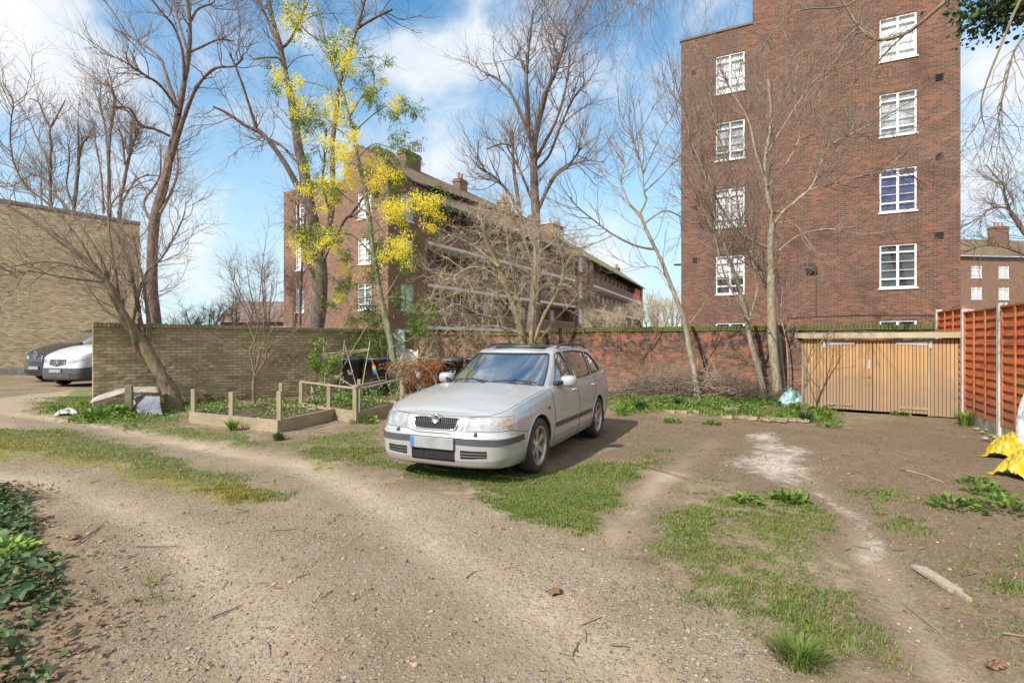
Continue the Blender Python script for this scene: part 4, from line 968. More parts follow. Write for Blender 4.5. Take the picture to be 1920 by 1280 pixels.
    for sg in (1, -1): gp_.tube(q * [sg, 1, 1], .0032, 4)
    gp_.build('bonnet_gaps', M_GAP, car)
    # greenhouse with cut windows
    GS = lambda pts: [gh.uv_of(y, z) for y, z in pts]
    uA0 = gh.uv_of(.62, .93)[0]
    wa = 2.55 / 15
    wind = [(-.001, .03), (wa * .4, .03), (wa * .8, .03), (wa * 1.0, .05), (wa * 1.03, .5), (wa * 1.04, .90), (wa * .95, .935), (wa * .5, .94), (-.001, .94)]
    rear_w = [(1.001, .12), (1 - wa * .95, .12), (1 - wa * .95, .88), (1.001, .90)]
    fdoor = GS([(.84, .965), (1.42, .962), (1.42, 1.2), (1.405, 1.332), (1.30, 1.325), (1.22, 1.30), (1.05, 1.16)])
    rdoor = GS([(1.52, .970), (2.26, .985), (2.33, 1.15), (2.36, 1.325), (2.0, 1.342), (1.505, 1.337)])
    rq = GS([(2.38, .995), (2.98, 1.02), (2.90, 1.15), (2.79, 1.26), (2.68, 1.30), (2.45, 1.322), (2.43, 1.2)])
    o2 = gh.cut(dict(windscreen=[wind], rear=[rear_w], fd=[fdoor], rd=[rdoor], rq=[rq]))
    V, Fq = both(o2['body']); e3 = gh.fn(np.linspace(0, 1, 200), np.ones(200)); RV, RF = cap_rows(e3, lambda y: float(np.interp(y, [1.1, 1.3, 1.6, 2.5, 3.1], [.012, .03, .04, .035, .005])), 30)
    np_mesh('cabin_frame', np.vstack([V, RV]), np.vstack([Fq, RF + len(V)]), M_SILVER, car, True)
    np_mesh('windscreen', *both(grow_in(o2['windscreen'], .006)), M_CGLASS, car, True)
    np_mesh('rear_window', *both(grow_in(o2['rear'], .006)), M_CGLASS, car, True)
    for sg in (1, -1):
        mm = (lambda vf: vf) if sg > 0 else mirror
        for k in ('fd', 'rd', 'rq'): np_mesh('side_window', *mm(grow_in(o2[k], .006)), M_CGLASS, car, True)
        se = MB()
        for P in (fdoor, rdoor, rq): q = gh.line(P + [P[0]], 60); se.tube(q * [sg, 1, 1], .0085, 5, cap=False)
        se.build('window_seal', M_RUBBER, car)
        gg = MB(); q = gh.line(GS([(1.475, .94), (1.462, 1.15), (1.455, 1.345)]), 14); gg.tube(q * [sg, 1, 1], .004, 4); gg.build('pillar_gap', M_GAP, car)
    q = gh.line([(0, .03)] + wind[1:-1] + [(0, .94)], 60); se = MB(); se.tube(np.vstack([q[::-1], (q * [-1, 1, 1])[1:]]), .010, 5, cap=False); se.build('windscreen_seal', M_RUBBER, car)
    MB().add([(-.40, 1.30, 1.398), (.40, 1.30, 1.398), (.40, 1.72, 1.432), (-.40, 1.72, 1.432)], [(0, 1, 2, 3)]).build('sunroof', M_BLACK, car)
    RVm = MB(); RVm.box((-.40, 1.36, 1.40), (.40, 1.95, 1.437)); 
    # wipers and cowl
    cw = MB(); a = np.linspace(-.66, .66, 20)
    vs = []
    for x in a: y = .36 + .16 * (abs(x) / .66) ** 2.2; vs += [(x, y - .075, .955 - .05 * (x / .66) ** 2), (x, y + .02, .962 - .035 * (x / .66) ** 2)]
    cw.add(vs, [(2*i, 2*i+2, 2*i+3, 2*i+1) for i in range(19)]); cw.build('cowl_panel', M_RUBBER, car)
    for x0, x1 in ((-.58, .02), (.02, .60)):
        w = MB()
        pts = []
        for t in np.linspace(0, 1, 9):
            x = x0 + (x1 - x0) * t; uu, vv = gh.uv_front(abs(x), .93 + .055 * math.sin(math.pi * (.15 + t * .7)))
            p = gh.fn(np.array(uu), np.array(vv)); pts.append((x, p[1] - .018, p[2] + .012))
        w.tube(pts, .008, 5); xm = (x0 + x1) / 2; w.tube([(x1 - .05, .34 + .16 * (abs(x1) / .66) ** 2.2, .965), (xm, pts[4][1] - .01, pts[4][2] + .012)], [.014, .008], 6); w.build('wiper', M_RUBBER, car)
    # interior
    def seat(x, y, w=.50):
        s = MB(); s.box((x - w/2, y, .70), (x + w/2, y + .13, 1.12), M=None); s.box((x - .13, y + .03, 1.13), (x + .13, y + .11, 1.30)); s.build('seat', M_SEAT, car, bevel=.04)
    seat(-.34, 1.35); seat(.34, 1.35); seat(-.36, 2.2, .6); seat(.30, 2.2, .6)
    st = MB(); t = np.linspace(0, 2 * math.pi, 25); st.tube([( -.34 + .18 * math.cos(k), .88 - .07 * math.sin(k), .955 + .15 * math.sin(k)) for k in t], .014, 6); st.build('steering_wheel', M_RUBBER, car, True)
    MB().box((-.66, .52, .90), (.66, .82, .935)).build('dashboard', M_INT, car, bevel=.02)
    MB().box((-.70, -.5, .235), (.70, 3.3, .30)).build('floor_pan', M_INT, car)
    MB().box((-.07, 1.10, 1.27), (.07, 1.13, 1.32)).build('rear_view_mirror', M_RUBBER, car)
    return car
octavia()

def van(name, loc, a, label, body, dims, plate=True, grille='slats', round_badge=True):
    o = empty(name, (*loc, 0), -a, label=label, cat='van')
    z = dims
    lowc = [(-.86,0),(-.85,.35),(-.80,.60),(-.70,.80),(-.50,.90),(-.2,.94),(.2,.95),(1.0,.955),(2.0,.955),(3.0,.955),(3.6,.95),(3.8,.90),(3.86,.6),(3.87,0)]
    zsh = ([-.9, -.75, -.5, -.1, .3, .8, 4], [z['nose'], z['nose'] + .03, z['nose'] + .13, z['nose'] + .28, z['nose'] + .38, z['belt'], z['belt'] + .02])
    ps = ([0, .1, .3, .6, .85, 1], [.05, .02, 0, .005, .02, .06]); pf = ([.2, .28, .45, .6, .75, 1.1], [.07, .02, 0, .02, .05, .14])
    belt = [(.18,0),(.22,.4),(.34,.68),(.52,.80),(.9,.87),(1.3,.885),(1.8,.888),(2.4,.888),(3.0,.885),(3.5,.875),(3.72,.83),(3.80,.6),(3.82,.3),(3.82,0)]
    roof = [(1.10,0),(1.12,.35),(1.2,.62),(1.32,.72),(1.5,.76),(1.8,.775),(2.2,.78),(2.6,.78),(3.0,.78),(3.4,.77),(3.6,.73),(3.7,.55),(3.72,.3),(3.72,0)]
    low, gh = make_shells(lowc, zsh, ps, pf, ([-1, 4], [.24, .26]), belt, roof, ([0, .6, 1.2, 4], [z['nose'] + .33, z['belt'] - .03, z['belt'], z['belt']]), ([1, 1.4, 2, 4], [z['roof'] - .06, z['roof'] - .02, z['roof'], z['roof'] - .02]), .03, 260, 44)
    def band(x0, x1, z0, z1, k=8, z0b=None, z1b=None):
        top = [low.uv_front(x, q) for x, q in zip(np.linspace(x0, x1, k), np.linspace(z1, z1b or z1, k))]; bot = [low.uv_front(x, q) for x, q in zip(np.linspace(x1, x0, k), np.linspace(z0b or z0, z0, k))]
        if x0 <= 0: top[0] = (-.001, top[0][1]); bot[-1] = (-.001, bot[-1][1])
        return top + bot
    n0 = z['nose']
    ub = low.uv_of(.0, .5)[0]
    pieces = dict(grille=[band(0, .36, n0 - .27, n0 - .03, 8, n0 - .20)], headlamp=[[low.uv_front(.42, n0 - .17), low.uv_front(.60, n0 - .16), low.uv_of(-.62, n0 - .06), low.uv_of(-.38, n0 + .06), low.uv_of(-.50, n0 + .04), low.uv_front(.60, n0 - .03), low.uv_front(.42, n0 - .08)]])
    if z.get('darkbump'): pieces['bumper'] = [[(-.001, 0), (ub, 0), (ub, .45), low.uv_front(.8, .62), low.uv_front(.4, .62), (-.001, low.uv_front(0, .62)[1])]]
    else: pieces['bumper'] = [band(0, .62, .30, .46, 8, .34, .44)]
    circ = [(0., .33, .385), (2.95, .33, .385)]
    out = low.cut(pieces, circ); V, Fq = both(out['body']); e = low.fn(np.linspace(0, 1, 160), np.ones(160)); CV, CF = cap_rows(e, lambda y: float(np.interp(y, [-.8, -.5, 0, .6, 4], [.0, .05, .09, .04, .02])), 24)
    np_mesh('body', np.vstack([V, CV]), np.vstack([Fq, CF + len(V)]), body, o, True)
    g = np_mesh('grille', *both(grow_in(out['grille'], .01)), M_RUBBER, o, True); s = MB()
    for q in np.linspace(n0 - .22, n0 - .06, 4):
        p = low.line([(0, low.uv_front(0, q)[1])] + [low.uv_front(x, q) for x in np.linspace(.05, .33, 8)], 12); s.tube(np.vstack([p[::-1], (p * [-1, 1, 1])[1:]]), .013, 5)
    s.build('grille_slats', M_CHROME, g, True)
    for sg in (1, -1):
        mm = (lambda vf: vf) if sg > 0 else mirror
        np_mesh('headlamp', *mm(grow_in(out['headlamp'], -.004)), M_LENS, o, True)
        wheel(o, sg * .84, 0, .33, .21, sg, spokes=8); wheel(o, sg * .84, 2.95, .33, .21, sg, spokes=8)
        MB().box((sg * .98 - .09, .55, 1.22), (sg * .98 + .09, .68, 1.46)).build('wing_mirror', M_BLACK, o, bevel=.03)
    bu = np_mesh('bumper', *both(grow_in(out['bumper'], -.008 if z.get('darkbump') else .01)), M_TRIM if z.get('darkbump') else M_RUBBER, o, True)
    s = MB()
    for q in (.34, .40):
        p = low.line([(0, low.uv_front(0, q)[1])] + [low.uv_front(x, q) for x in np.linspace(.05, .52, 8)], 12); p[:, 1] -= .012; s.tube(np.vstack([p[::-1], (p * [-1, 1, 1])[1:]]), .008, 5)
    s.build('bumper_bars', M_CHROME if z.get('darkbump') else M_TRIM, bu)
    yb = low.fn(*map(np.array, low.uv_front(0, n0 - .12)))[1] - .03
    bd = MB(); bd.lathe([(.085, yb), (.085, yb - .015), (.10, yb - .015), (.10, yb)] if z['star'] else [(0, yb), (0, yb)], c=(0, 0, n0 - .13), axis='Y', seg=26)
    if z['star']:
        for k in range(3): t = math.pi / 2 + k * 2 * math.pi / 3; bd.tube([(0, yb - .01, n0 - .13), (.09 * math.cos(t), yb - .01, n0 - .13 + .09 * math.sin(t))], [.016, .004], 4)
    else:
        zc = n0 + .0
        for sg in (1, -1): bd.bar((0, yb + .01, zc + .13), (sg * .07, yb + .0, zc), .026, .02); bd.bar((sg * .07, yb + .0, zc), (0, yb - .0, zc - .13), .026, .02)
    bd.build('badge', M_CHROME, o)
    yp = low.fn(*map(np.array, low.uv_front(0, .52)))[1] - .02
    MB().box((-.26, yp - .012, .47), (.26, yp, .58)).build('number_plate', M_PLATE, o)
    if z['star']: MB().box((.215, yp - .016, .473), (.258, yp - .0125, .577)).build('plate_band', M_PBLUE, o)
    wa = 2.7 / 13
    wind = [(-.001, .04), (wa * .8, .04), (wa, .08), (wa * 1.02, .88), (wa * .8, .94), (-.001, .94)]
    GS = lambda pts: [gh.uv_of(y, q) for y, q in pts]; bt, rf = z['belt'], z['roof']
    fd = GS([(.85, bt + .02), (1.75, bt + .04), (1.75, rf - .18), (1.45, rf - .17)])
    o2 = gh.cut(dict(windscreen=[wind], fd=[fd])); V, Fq = both(o2['body']); RV, RF = cap_rows(gh.fn(np.linspace(0, 1, 120), np.ones(120)), lambda y: .04, 14)
    np_mesh('cabin_frame', np.vstack([V, RV]), np.vstack([Fq, RF + len(V)]), body, o, True)
    np_mesh('windscreen', *both(grow_in(o2['windscreen'], .008)), M_CGLASS, o, True)
    for sg in (1, -1): np_mesh('side_window', *((lambda vf: vf) if sg > 0 else mirror)(grow_in(o2['fd'], .008)), M_CGLASS, o, True)
    q = gh.line([(0, .04)] + wind[1:-1] + [(0, .94)], 50); MB().tube(np.vstack([q[::-1], (q * [-1, 1, 1])[1:]]), .014, 5, cap=False).build('windscreen_seal', M_RUBBER, o)
    MB().box((-.85, -.6, .3), (.85, 3.6, .42)).build('floor_pan', M_INT, o)
    for x in (-.42, .42): MB().box((x - .25, 1.3, .8), (x + .25, 1.45, 1.45)).build('seat', M_SEAT, o, bevel=.04)
    return o
M_VWHITE = paint('white_van_paint', (.56, .585, .62), .3, .25, dirt=.25)
M_VBLACK = paint('black_van_paint', (.02, .021, .026), .22, .1, dirt=.12)
def van_at(px, y, a): # front axle position so that the nose centre is seen at px
    x = (px - CX) / F * y; return (x + .86 * math.sin(a), y + .86 * math.cos(a))
van('parked_van', van_at(104, 17.4, .26), .26, 'white van with a dark lower bumper, nose showing past the end of the mossy wall', M_VWHITE, dict(nose=.93, belt=1.24, roof=1.86, darkbump=True, star=True))
van('parked_van', van_at(63, 19.5, .32), .32, 'glossy black van parked on the far side of the white van', M_VBLACK, dict(nose=1.0, belt=1.32, roof=1.95, star=False))
# ------------------------------------------------------------------ trees
def bark(name, c1, c2, moss=None, sc=5):
    def fn(n, b):
        tc = n.add('ShaderNodeTexCoord').outputs['Object']
        mp = n.add('ShaderNodeMapping', {0: tc}); mp.inputs['Scale'].default_value = (1, 1, .3)
        nz = n.noise(mp, sc * 3, 6, .65, .5).outputs[0]; n2 = n.noise(tc, 1.7, 5, .6).outputs[0]
        c = n.mix(n.ss(nz, .32, .68), c1, c2)
        if moss: c = n.mix(n.math('MULTIPLY', n.ss(n2, .42, .68), .75), c, moss)
        n.set(b, 'Base Color', c); b.inputs['Roughness'].default_value = .9
        n.set(b, 'Normal', n.add('ShaderNodeBump', {'Strength': 1.0, 'Distance': .02, 'Height': nz}))
    return mat(name, fn=fn)
K_DARK = bark('dark_bark', (.07, .050, .042), (.20, .150, .125))
K_POLL = bark('pollard_bark', (.085, .055, .045), (.25, .165, .135))
K_TAN = bark('tan_shrub_bark', (.20, .165, .10), (.36, .30, .20), moss=(.24, .21, .07))
K_GREY = bark('grey_tan_bark', (.20, .165, .12), (.42, .36, .28), moss=(.21, .19, .10))
K_BROWN = bark('brown_bark', (.12, .085, .055), (.27, .20, .14), moss=(.17, .15, .06))
K_TWIG = mat('brown_twigs', (.17, .115, .09), .9, var=.3, vscale=2)
K_TWIGT = mat('tan_twigs', (.46, .38, .26), .9, var=.3, vscale=2)
K_TWIGG = mat('grey_twigs', (.23, .175, .135), .9, var=.3, vscale=2)
def leafmat(name, a, rough=.6, trans=.35):
    def fn(n, b):
        at = n.add('ShaderNodeAttribute', attribute_name='tint').outputs['Color']
        c = n.mix(1.0, a, at, 'MULTIPLY'); n.set(b, 'Base Color', c); b.inputs['Roughness'].default_value = rough
        tr = n.add('ShaderNodeBsdfTranslucent', {'Color': c}); out = n.n['Material Output']
        n.l.new(n.add('ShaderNodeMixShader', {0: trans, 1: b.outputs[0], 2: tr.outputs[0]}).outputs[0], out.inputs[0])
    return mat(name, fn=fn)
L_GREEN = leafmat('fresh_green_leaf', (.17, .27, .045)); L_DKGREEN = leafmat('dark_green_leaf', (.045, .085, .028)); L_YEL = leafmat('yellow_blossom', (1.0, .86, .09), .8, .45)
L_IVY = leafmat('ivy_leaf', (.07, .12, .035), .55, .2); L_DEAD = leafmat('dead_leaf', (.20, .12, .065), .85, .15); L_GRASS = leafmat('grass_blade', (.155, .225, .045), .7, .35); L_ORANGE = leafmat('orange_dead_needles', (.34, .13, .045), .85, .25)

def unit(a): return a / (np.linalg.norm(a, axis=-1, keepdims=True) + 1e-9)
def grow(S, D, L, K, wander, up, rng, droop=0.):
    N = len(S); P = np.zeros((N, K, 3)); P[:, 0] = S; d = unit(D)
    for k in range(1, K):
        d = unit(d + wander * rng.normal(size=(N, 3)) + np.array([0, 0, up - droop * k / K])); P[:, k] = P[:, k - 1] + d * (L / (K - 1))[:, None]
    return P
def spawn(P, R, n, tmin, tmax, ang, rng, weight=None, flat=0.):
    """child starts on the paths P (N,K,3): choose n in total by length, returns start, dir, radius, t"""
    N, K, _ = P.shape; Ln = np.linalg.norm(np.diff(P, axis=1), axis=2).sum(1); w = Ln if weight is None else Ln * weight
    i = rng.choice(N, n, p=w / w.sum()); t = rng.uniform(tmin, tmax, n) ** .8 * (K - 1.001); k = t.astype(int); f = (t - k)[:, None]
    S = P[i, k] * (1 - f) + P[i, k + 1] * f; T = unit(P[i, k + 1] - P[i, k]); r = R[i, k] * (1 - f[:, 0]) + R[i, k + 1] * f[:, 0]
    a = rng.normal(size=(n, 3)); a[:, 1] *= (1 - flat); perp = unit(a - (a * T).sum(1, keepdims=True) * T)
    an = np.radians(rng.normal(ang, ang * .25, n))[:, None]
    return S, T * np.cos(an) + perp * np.sin(an), r, t / K

class Tree:
    def __init__(s, name, label, cat='tree', group=None, seed=1):
        s.rng = np.random.default_rng(seed); s.o = None; s.name = name; s.label = label; s.cat = cat; s.group = group; s.V = []; s.Q = []; s.n = 0; s.P = []; s.R = []; s.tips = []
    def limb(s, px, y0, y1=None, r0=5, r1=2, K=24, wob=.012, base=False, extra=0):
        """px: pixel polyline of the photograph; y0,y1: true distances at both ends; radii in photograph pixels"""
        y1 = y0 if y1 is None else y1; n = len(px); ys = np.linspace(y0, y1, n)
        pts = np.array([P3(a, b, y) for (a, b), y in zip(px, ys)])
        if base: pts = np.vstack([[pts[0, 0], pts[0, 1], -.15], pts]) if base == 'g' else np.vstack([pts[0] - [0, 0, extra], pts])
        p = spline(pts, K); L = np.linalg.norm(np.diff(p, axis=0), axis=1).sum()
        w = s.rng.normal(size=(K, 3)); w = np.cumsum(w, 0); w -= np.linspace(0, 1, K)[:, None] * w[-1]; p = p + w * wob * L / math.sqrt(K) * np.array([.35, 1., .25])
        r = np.linspace(r0, r1, K) * p[:, 1] / F * (1 + .12 * s.rng.normal(size=K) * .6)
        r = r * (.62 if not base else np.linspace(.92, .7, K))
        if base: r[:3] *= np.array([1.5, 1.2, 1.05])
        s.P.append(p); s.R.append(r); return s
    def finish(s, bark_m, twig_m, levels, name2='trunk', sides=8, trunk_levels=1, origin=None):
        P0 = np.array([spline(p, 24) for p in s.P]); R0 = np.array([np.interp(np.linspace(0, 1, 24), np.linspace(0, 1, len(r)), r) for r in s.R])
        base = P0[0, 0].copy(); base[2] = 0
        s.o = empty(s.name, base, label=s.label, cat=s.cat, group=s.group)
        V, Q = tubes_np(P0 - base, R0, sides)
        np_mesh(name2, V, Q, bark_m, s.o, True)
        P, R = P0, R0; TV = []; TQ = []; nv = 0; allp = [(P, R)]
        for lv in levels:
            S, D, r, t = spawn(P, R, lv['n'], lv.get('t0', .3), lv.get('t1', 1.), lv['ang'], s.rng, weight=lv.get('w'), flat=lv.get('flat', 0))
            L = lv['len'] * s.rng.uniform(.45, 1.25, len(S)); K = lv.get('K', 6)
            Pn = grow(S, D, L, K, lv.get('wander', .18), lv.get('up', .05), s.rng, lv.get('droop', 0))
            rr = np.minimum(r * .75, lv['r']) ; Rn = rr[:, None] * np.linspace(1, lv.get('taper', .35), K)[None]
            v, q = tubes_np(Pn - base, Rn, lv.get('sides', 3)); TV.append(v); TQ.append(q + nv); nv += len(v)
            if lv.get('tips'): allp.append((Pn, Rn))
            P, R = Pn, Rn
        if TV: np_mesh('twigs', np.vstack(TV), np.vstack(TQ), twig_m, s.o)
        s.last = P; s.base = base
        return s

def leaf_cloud(name, C, D, size, m, parent, base, rng, aspect=.35, tint=(.6, 1.3), hue=.15, fold=True, up=0., jitter=.3):
    """leaf quads at C pointing along D; size (N,)"""
    N = len(C); D = unit(D + jitter * rng.normal(size=(N, 3))); a = rng.normal(size=(N, 3)) + np.array([0, 0, up]); Nn = unit(a - (a * D).sum(1, keepdims=True) * D); S = np.cross(D, Nn)
    w = (size * aspect)[:, None]; l = size[:, None]
    if aspect < .45:
        v0 = C; v1 = C + D * l * .5 + S * w * .5 + Nn * w * .12; v2 = C + D * l - Nn * l * .1; v3 = C + D * l * .5 - S * w * .5 + Nn * w * .12
        V = np.stack([v0, v1, v2, v3], 1).reshape(-1, 3) - base; Fq = np.arange(N * 4).reshape(N, 4); nv = 4
    else:       # broad leaf: two halves folded along the midrib, curling tip
        cu = rng.uniform(-.12, .30, N)[:, None]
        v = [C, C + D * l * .5 + Nn * l * -.06, C + D * l - Nn * l * cu, C + D * l * .22 + S * w * .42 + Nn * w * .16, C + D * l * .62 + S * w * .46 + Nn * w * .14, C + D * l * .22 - S * w * .42 + Nn * w * .16, C + D * l * .62 - S * w * .46 + Nn * w * .14]
        V = np.stack(v, 1).reshape(-1, 3) - base; i7 = np.arange(N)[:, None] * 7; Fq = np.vstack([i7 + [0, 3, 4, 1], i7 + [0, 1, 6, 5]]); F3 = np.vstack([i7 + [1, 4, 2], i7 + [1, 2, 6]]); nv = 7; Fq = [Fq, F3]
    b = rng.uniform(*tint, N)[:, None] * np.array([1, 1, 1.]); b[:, 0] *= 1 + rng.normal(0, hue, N); b[:, 2] *= 1 + rng.normal(0, hue, N)
    return np_mesh(name, V, Fq, m, parent, col=np.repeat(np.clip(b, .05, 3), nv, axis=0))

def build_trees():
    # A: leaning many stemmed tree in front of the left wall
    t = Tree('leaning_tree', 'bare leaning tree with a dense twiggy crown, rooted against the mossy left wall', seed=11)
    Y = 12.3
    t.limb([(322,742),(292,690),(262,640),(236,600),(215,555),(180,505),(140,470),(100,440),(50,405),(10,385)], Y, 11.2, 15, 3, base='g')
    t.limb([(285,690),(258,655),(247,610),(225,570),(200,530),(150,500),(85,490),(20,500)], Y, 10.8, 10, 2)
    t.limb([(290,690),(272,640),(262,590),(255,540),(240,480),(215,430),(170,400)], Y, 12.9, 9, 2.5)
    t.limb([(300,705),(282,650),(280,600),(272,550),(262,500),(250,440)], Y, 12.6, 8, 2)
    t.limb([(262,640),(235,590),(228,560),(205,540),(196,520)], Y, 12, 6, 2)
    t.limb([(180,505),(150,450),(90,380),(50,350),(25,300),(20,240),(25,190),(5,155)], 11.6, 10.6, 4, 1.2)
    t.limb([(200,530),(120,520),(60,510),(0,515),(-60,490)], 11.5, 10.5, 3, 1)
    t.limb([(215,555),(190,480),(150,420),(110,370),(70,330),(20,350),(-30,345)], 12, 12.8, 5, 1)
    t.limb([(247,610),(270,520),(305,480),(340,420),(350,380)], Y, 12.4, 5, 1)
    t.limb([(225,570),(215,500),(205,430),(210,380),(250,350),(290,335)], 12, 11.5, 4, 1)
    t.finish(K_BROWN, K_TWIGG, [dict(n=230, ang=45, len=1.4, r=.011, up=.12, wander=.2, K=8, t0=.25), dict(n=1700, ang=42, len=.6, r=.0042, wander=.22, up=.08, K=6, t0=.15), dict(n=4200, ang=40, len=.26, r=.0022, wander=.2, K=4, t0=.1)])
    # B: tall pollard behind the left wall
    t = Tree('pollard_tree', 'tall knobbly pollard with a dark trunk just behind the left garden wall', seed=12)
    Y = 16.5
    t.limb([(288,610),(283,540),(284,460),(292,400),(310,340),(325,270),(335,215),(345,160),(352,80),(350,0),(345,-60)], Y, 16.8, 14, 3.5, base='b', extra=1.2)
    t.limb([(310,340),(330,270),(352,200),(370,160),(400,130),(435,125),(455,110)], Y, 15.6, 8, 2.5)
    t.limb([(335,215),(325,180),(310,135),(300,110),(270,85),(245,70),(215,55)], Y, 17.8, 6, 2)
    t.limb([(330,200),(300,160),(270,140),(225,110)], Y, 15.3, 5, 2)
    t.limb([(345,160),(342,100),(325,50),(300,20),(270,-20)], 16.7, 15.6, 5, 2)
    t.limb([(352,100),(375,90),(410,75),(440,78)], 16.8, 18, 4, 2)
    t.limb([(352,60),(370,20),(400,5),(410,-20)], 16.8, 17.6, 4, 2)
    t.limb([(350,90),(335,40),(320,-20)], 16.8, 17.8, 4, 2)
    t.limb([(318,255),(290,242),(262,235),(245,205),(215,200)], 16.6, 15, 4.5, 2)
    t.limb([(300,400),(320,360),(333,320),(330,260)], Y, 17.4, 5, 2); t.limb([(288,420),(270,380),(300,330),(300,270)], Y, 17.6, 5, 1.5)
    t.finish(K_POLL, K_TWIG, [dict(n=90, ang=50, len=1.2, r=.02, up=.1, wander=.25, K=7, t0=.3), dict(n=850, ang=40, len=1.0, r=.0055, wander=.14, up=.14, K=7, t0=.15), dict(n=1300, ang=35, len=.45, r=.003, wander=.18, K=4, t0=.1)])
    # C: small pollards behind the yellow building
    for i, (stems, y) in enumerate([([[(93,470),(93,400),(94,320),(94,240)], [(94,240),(82,215),(72,192),(55,185)], [(94,240),(108,215),(122,188)], [(93,300),(75,270),(55,225)], [(93,440),(80,380),(78,300)]], 33),
                                    ([[(130,470),(137,390),(145,320),(150,280),(163,255)], [(140,390),(125,350),(130,300),(128,270)], [(146,330),(147,270),(146,225)], [(130,400),(105,360),(85,290)]], 36),
                                    ([[(203,470),(203,390),(205,300),(208,220),(210,170),(198,150)], [(210,200),(235,205),(262,232),(290,240)], [(195,400),(190,330),(175,245)], [(205,320),(200,250),(185,180)]], 31),
                                    ([[(218,470),(225,380),(235,310),(248,270),(257,240)], [(235,310),(230,265),(222,240)], [(243,290),(246,250),(245,225)], [(220,400),(245,350),(270,330),(300,330)]], 29)]):
        t = Tree('pollard_tree', ['leftmost pollard rising over the flat roof of the yellow brick building', 'forked slim pollard second from the left over the yellow brick building', 'tall straight pollard stem above the right half of the yellow building', 'short bushy pollard above the right end of the yellow brick building'][i], group='pollards behind the yellow brick building', seed=20 + i)
        for k, s_ in enumerate(stems): t.limb(s_, y, y + (k - 1) * .7 if k else y, 5.0 if k == 0 else 3.2, 2.4 if k == 0 else 1.6, base='b' if k == 0 else False, extra=8 if k == 0 else 0)
        t.finish(K_POLL, K_TWIG, [dict(n=34, ang=45, len=1.6, r=.028, up=.15, wander=.25, K=7, t0=.45), dict(n=330, ang=38, len=1.5, r=.010, wander=.13, up=.2, K=6, t0=.2), dict(n=380, ang=35, len=.6, r=.005, wander=.18, K=4, t0=.1)])
    # D: big twin trunk tree in front of the gable
    t = Tree('plane_tree', 'big twin trunked bare tree behind the wall, in front of the brick gable end', seed=31); Y = 22.
    t.limb([(590,620),(597,560),(600,500),(593,440),(580,380),(570,320),(560,270),(552,200),(540,150),(530,90),(515,40),(500,-30)], Y, 22, 19, 4.5, base='b', extra=2)
    t.limb([(600,520),(608,460),(622,400),(626,330),(627,260),(634,200),(640,165),(655,110),(668,60),(683,10),(690,-30)], Y, 23, 11, 4)
    t.limb([(572,380),(548,330),(520,285),(490,250),(460,235),(430,215),(400,200)], Y, 21, 9, 3)
    t.limb([(482,245),(470,205),(455,160),(440,120),(430,100)], 21.5, 20.5, 5, 2)
    t.limb([(530,90),(545,75),(560,45),(575,10)], 22, 21, 5, 2.5); t.limb([(525,100),(505,50),(490,10),(480,-20)], 22, 23.2, 4.5, 2)
    t.limb([(668,55),(700,35),(735,18)], 23, 22, 4.5, 3.5); t.limb([(640,165),(625,130),(625,90),(640,60)], 23, 24, 4, 2)
    t.limb([(575,330),(540,285),(510,262),(480,255)], 22, 23, 5, 2); t.limb([(620,400),(605,350),(608,300),(612,240)], 22.4, 21, 5, 2)
    t.limb([(552,200),(530,120),(510,108),(475,112)], 22, 20.8, 4, 2); t.limb([(597,540),(570,470),(560,400),(562,340)], 22, 21.2, 6, 2)
    t.limb([(562,660),(564,560),(570,470),(572,400)], 19, 19.6, 6, 2)
    t.limb([(600,500),(640,420),(660,400),(680,370)], 22, 21, 6, 3)
    t.finish(K_DARK, K_TWIG, [dict(n=120, ang=48, len=1.7, r=.026, up=.06, wander=.22, K=7, t0=.3), dict(n=800, ang=42, len=1.25, r=.0075, wander=.17, up=.05, droop=.1, K=7, t0=.2), dict(n=1500, ang=38, len=.6, r=.004, wander=.18, K=4, t0=.1)])
    # F: tall tree at the centre, further back
    t = Tree('plane_tree', 'tall upright bare tree at the centre, behind the light shrub and brown wall', seed=41); Y = 25.
    t.limb([(1000,640),(1003,560),(1007,480),(1003,400),(1000,330),(1001,280),(1008,240),(1018,190),(1040,140),(1058,80),(1060,70)], Y, 25, 14, 3, base='b', extra=2)
    t.limb([(1001,290),(990,230),(988,170),(990,110),(995,60),(1000,20)], 25, 24, 7, 2.5); t.limb([(1003,300),(1020,270),(1045,220),(1062,160),(1068,100)], 25, 24, 6, 2.5)
    t.limb([(1003,320),(1030,290),(1050,240),(1075,185),(1095,160)], 25, 26.2, 5, 2); t.limb([(995,260),(975,210),(955,170),(930,145),(910,140)], 25, 25.6, 6, 2)
    t.limb([(992,250),(990,180),(982,120),(970,110),(965,105)], 25, 26, 5, 2); t.limb([(1005,400),(1040,330),(1070,305),(1090,275)], 25, 24, 7, 3); t.limb([(1030,340),(1070,310),(1110,300)], 24.6, 24, 4, 2)
    t.limb([(975,390),(965,330),(962,290),(960,245)], 24.6, 24.4, 6, 3.5); t.limb([(985,440),(965,380),(945,350),(925,330),(900,315)], 25, 24, 6, 2); t.limb([(962,275),(940,270),(912,280)], 24.5, 24, 3, 2)
    t.limb([(1000,380),(975,320),(960,290)], 25, 26, 5, 2); t.limb([(1012,230),(1030,160),(1045,120),(1035,70)], 25, 26, 4, 2); t.limb([(1000,500),(975,430),(950,400),(930,410)], 25, 26, 5, 2)
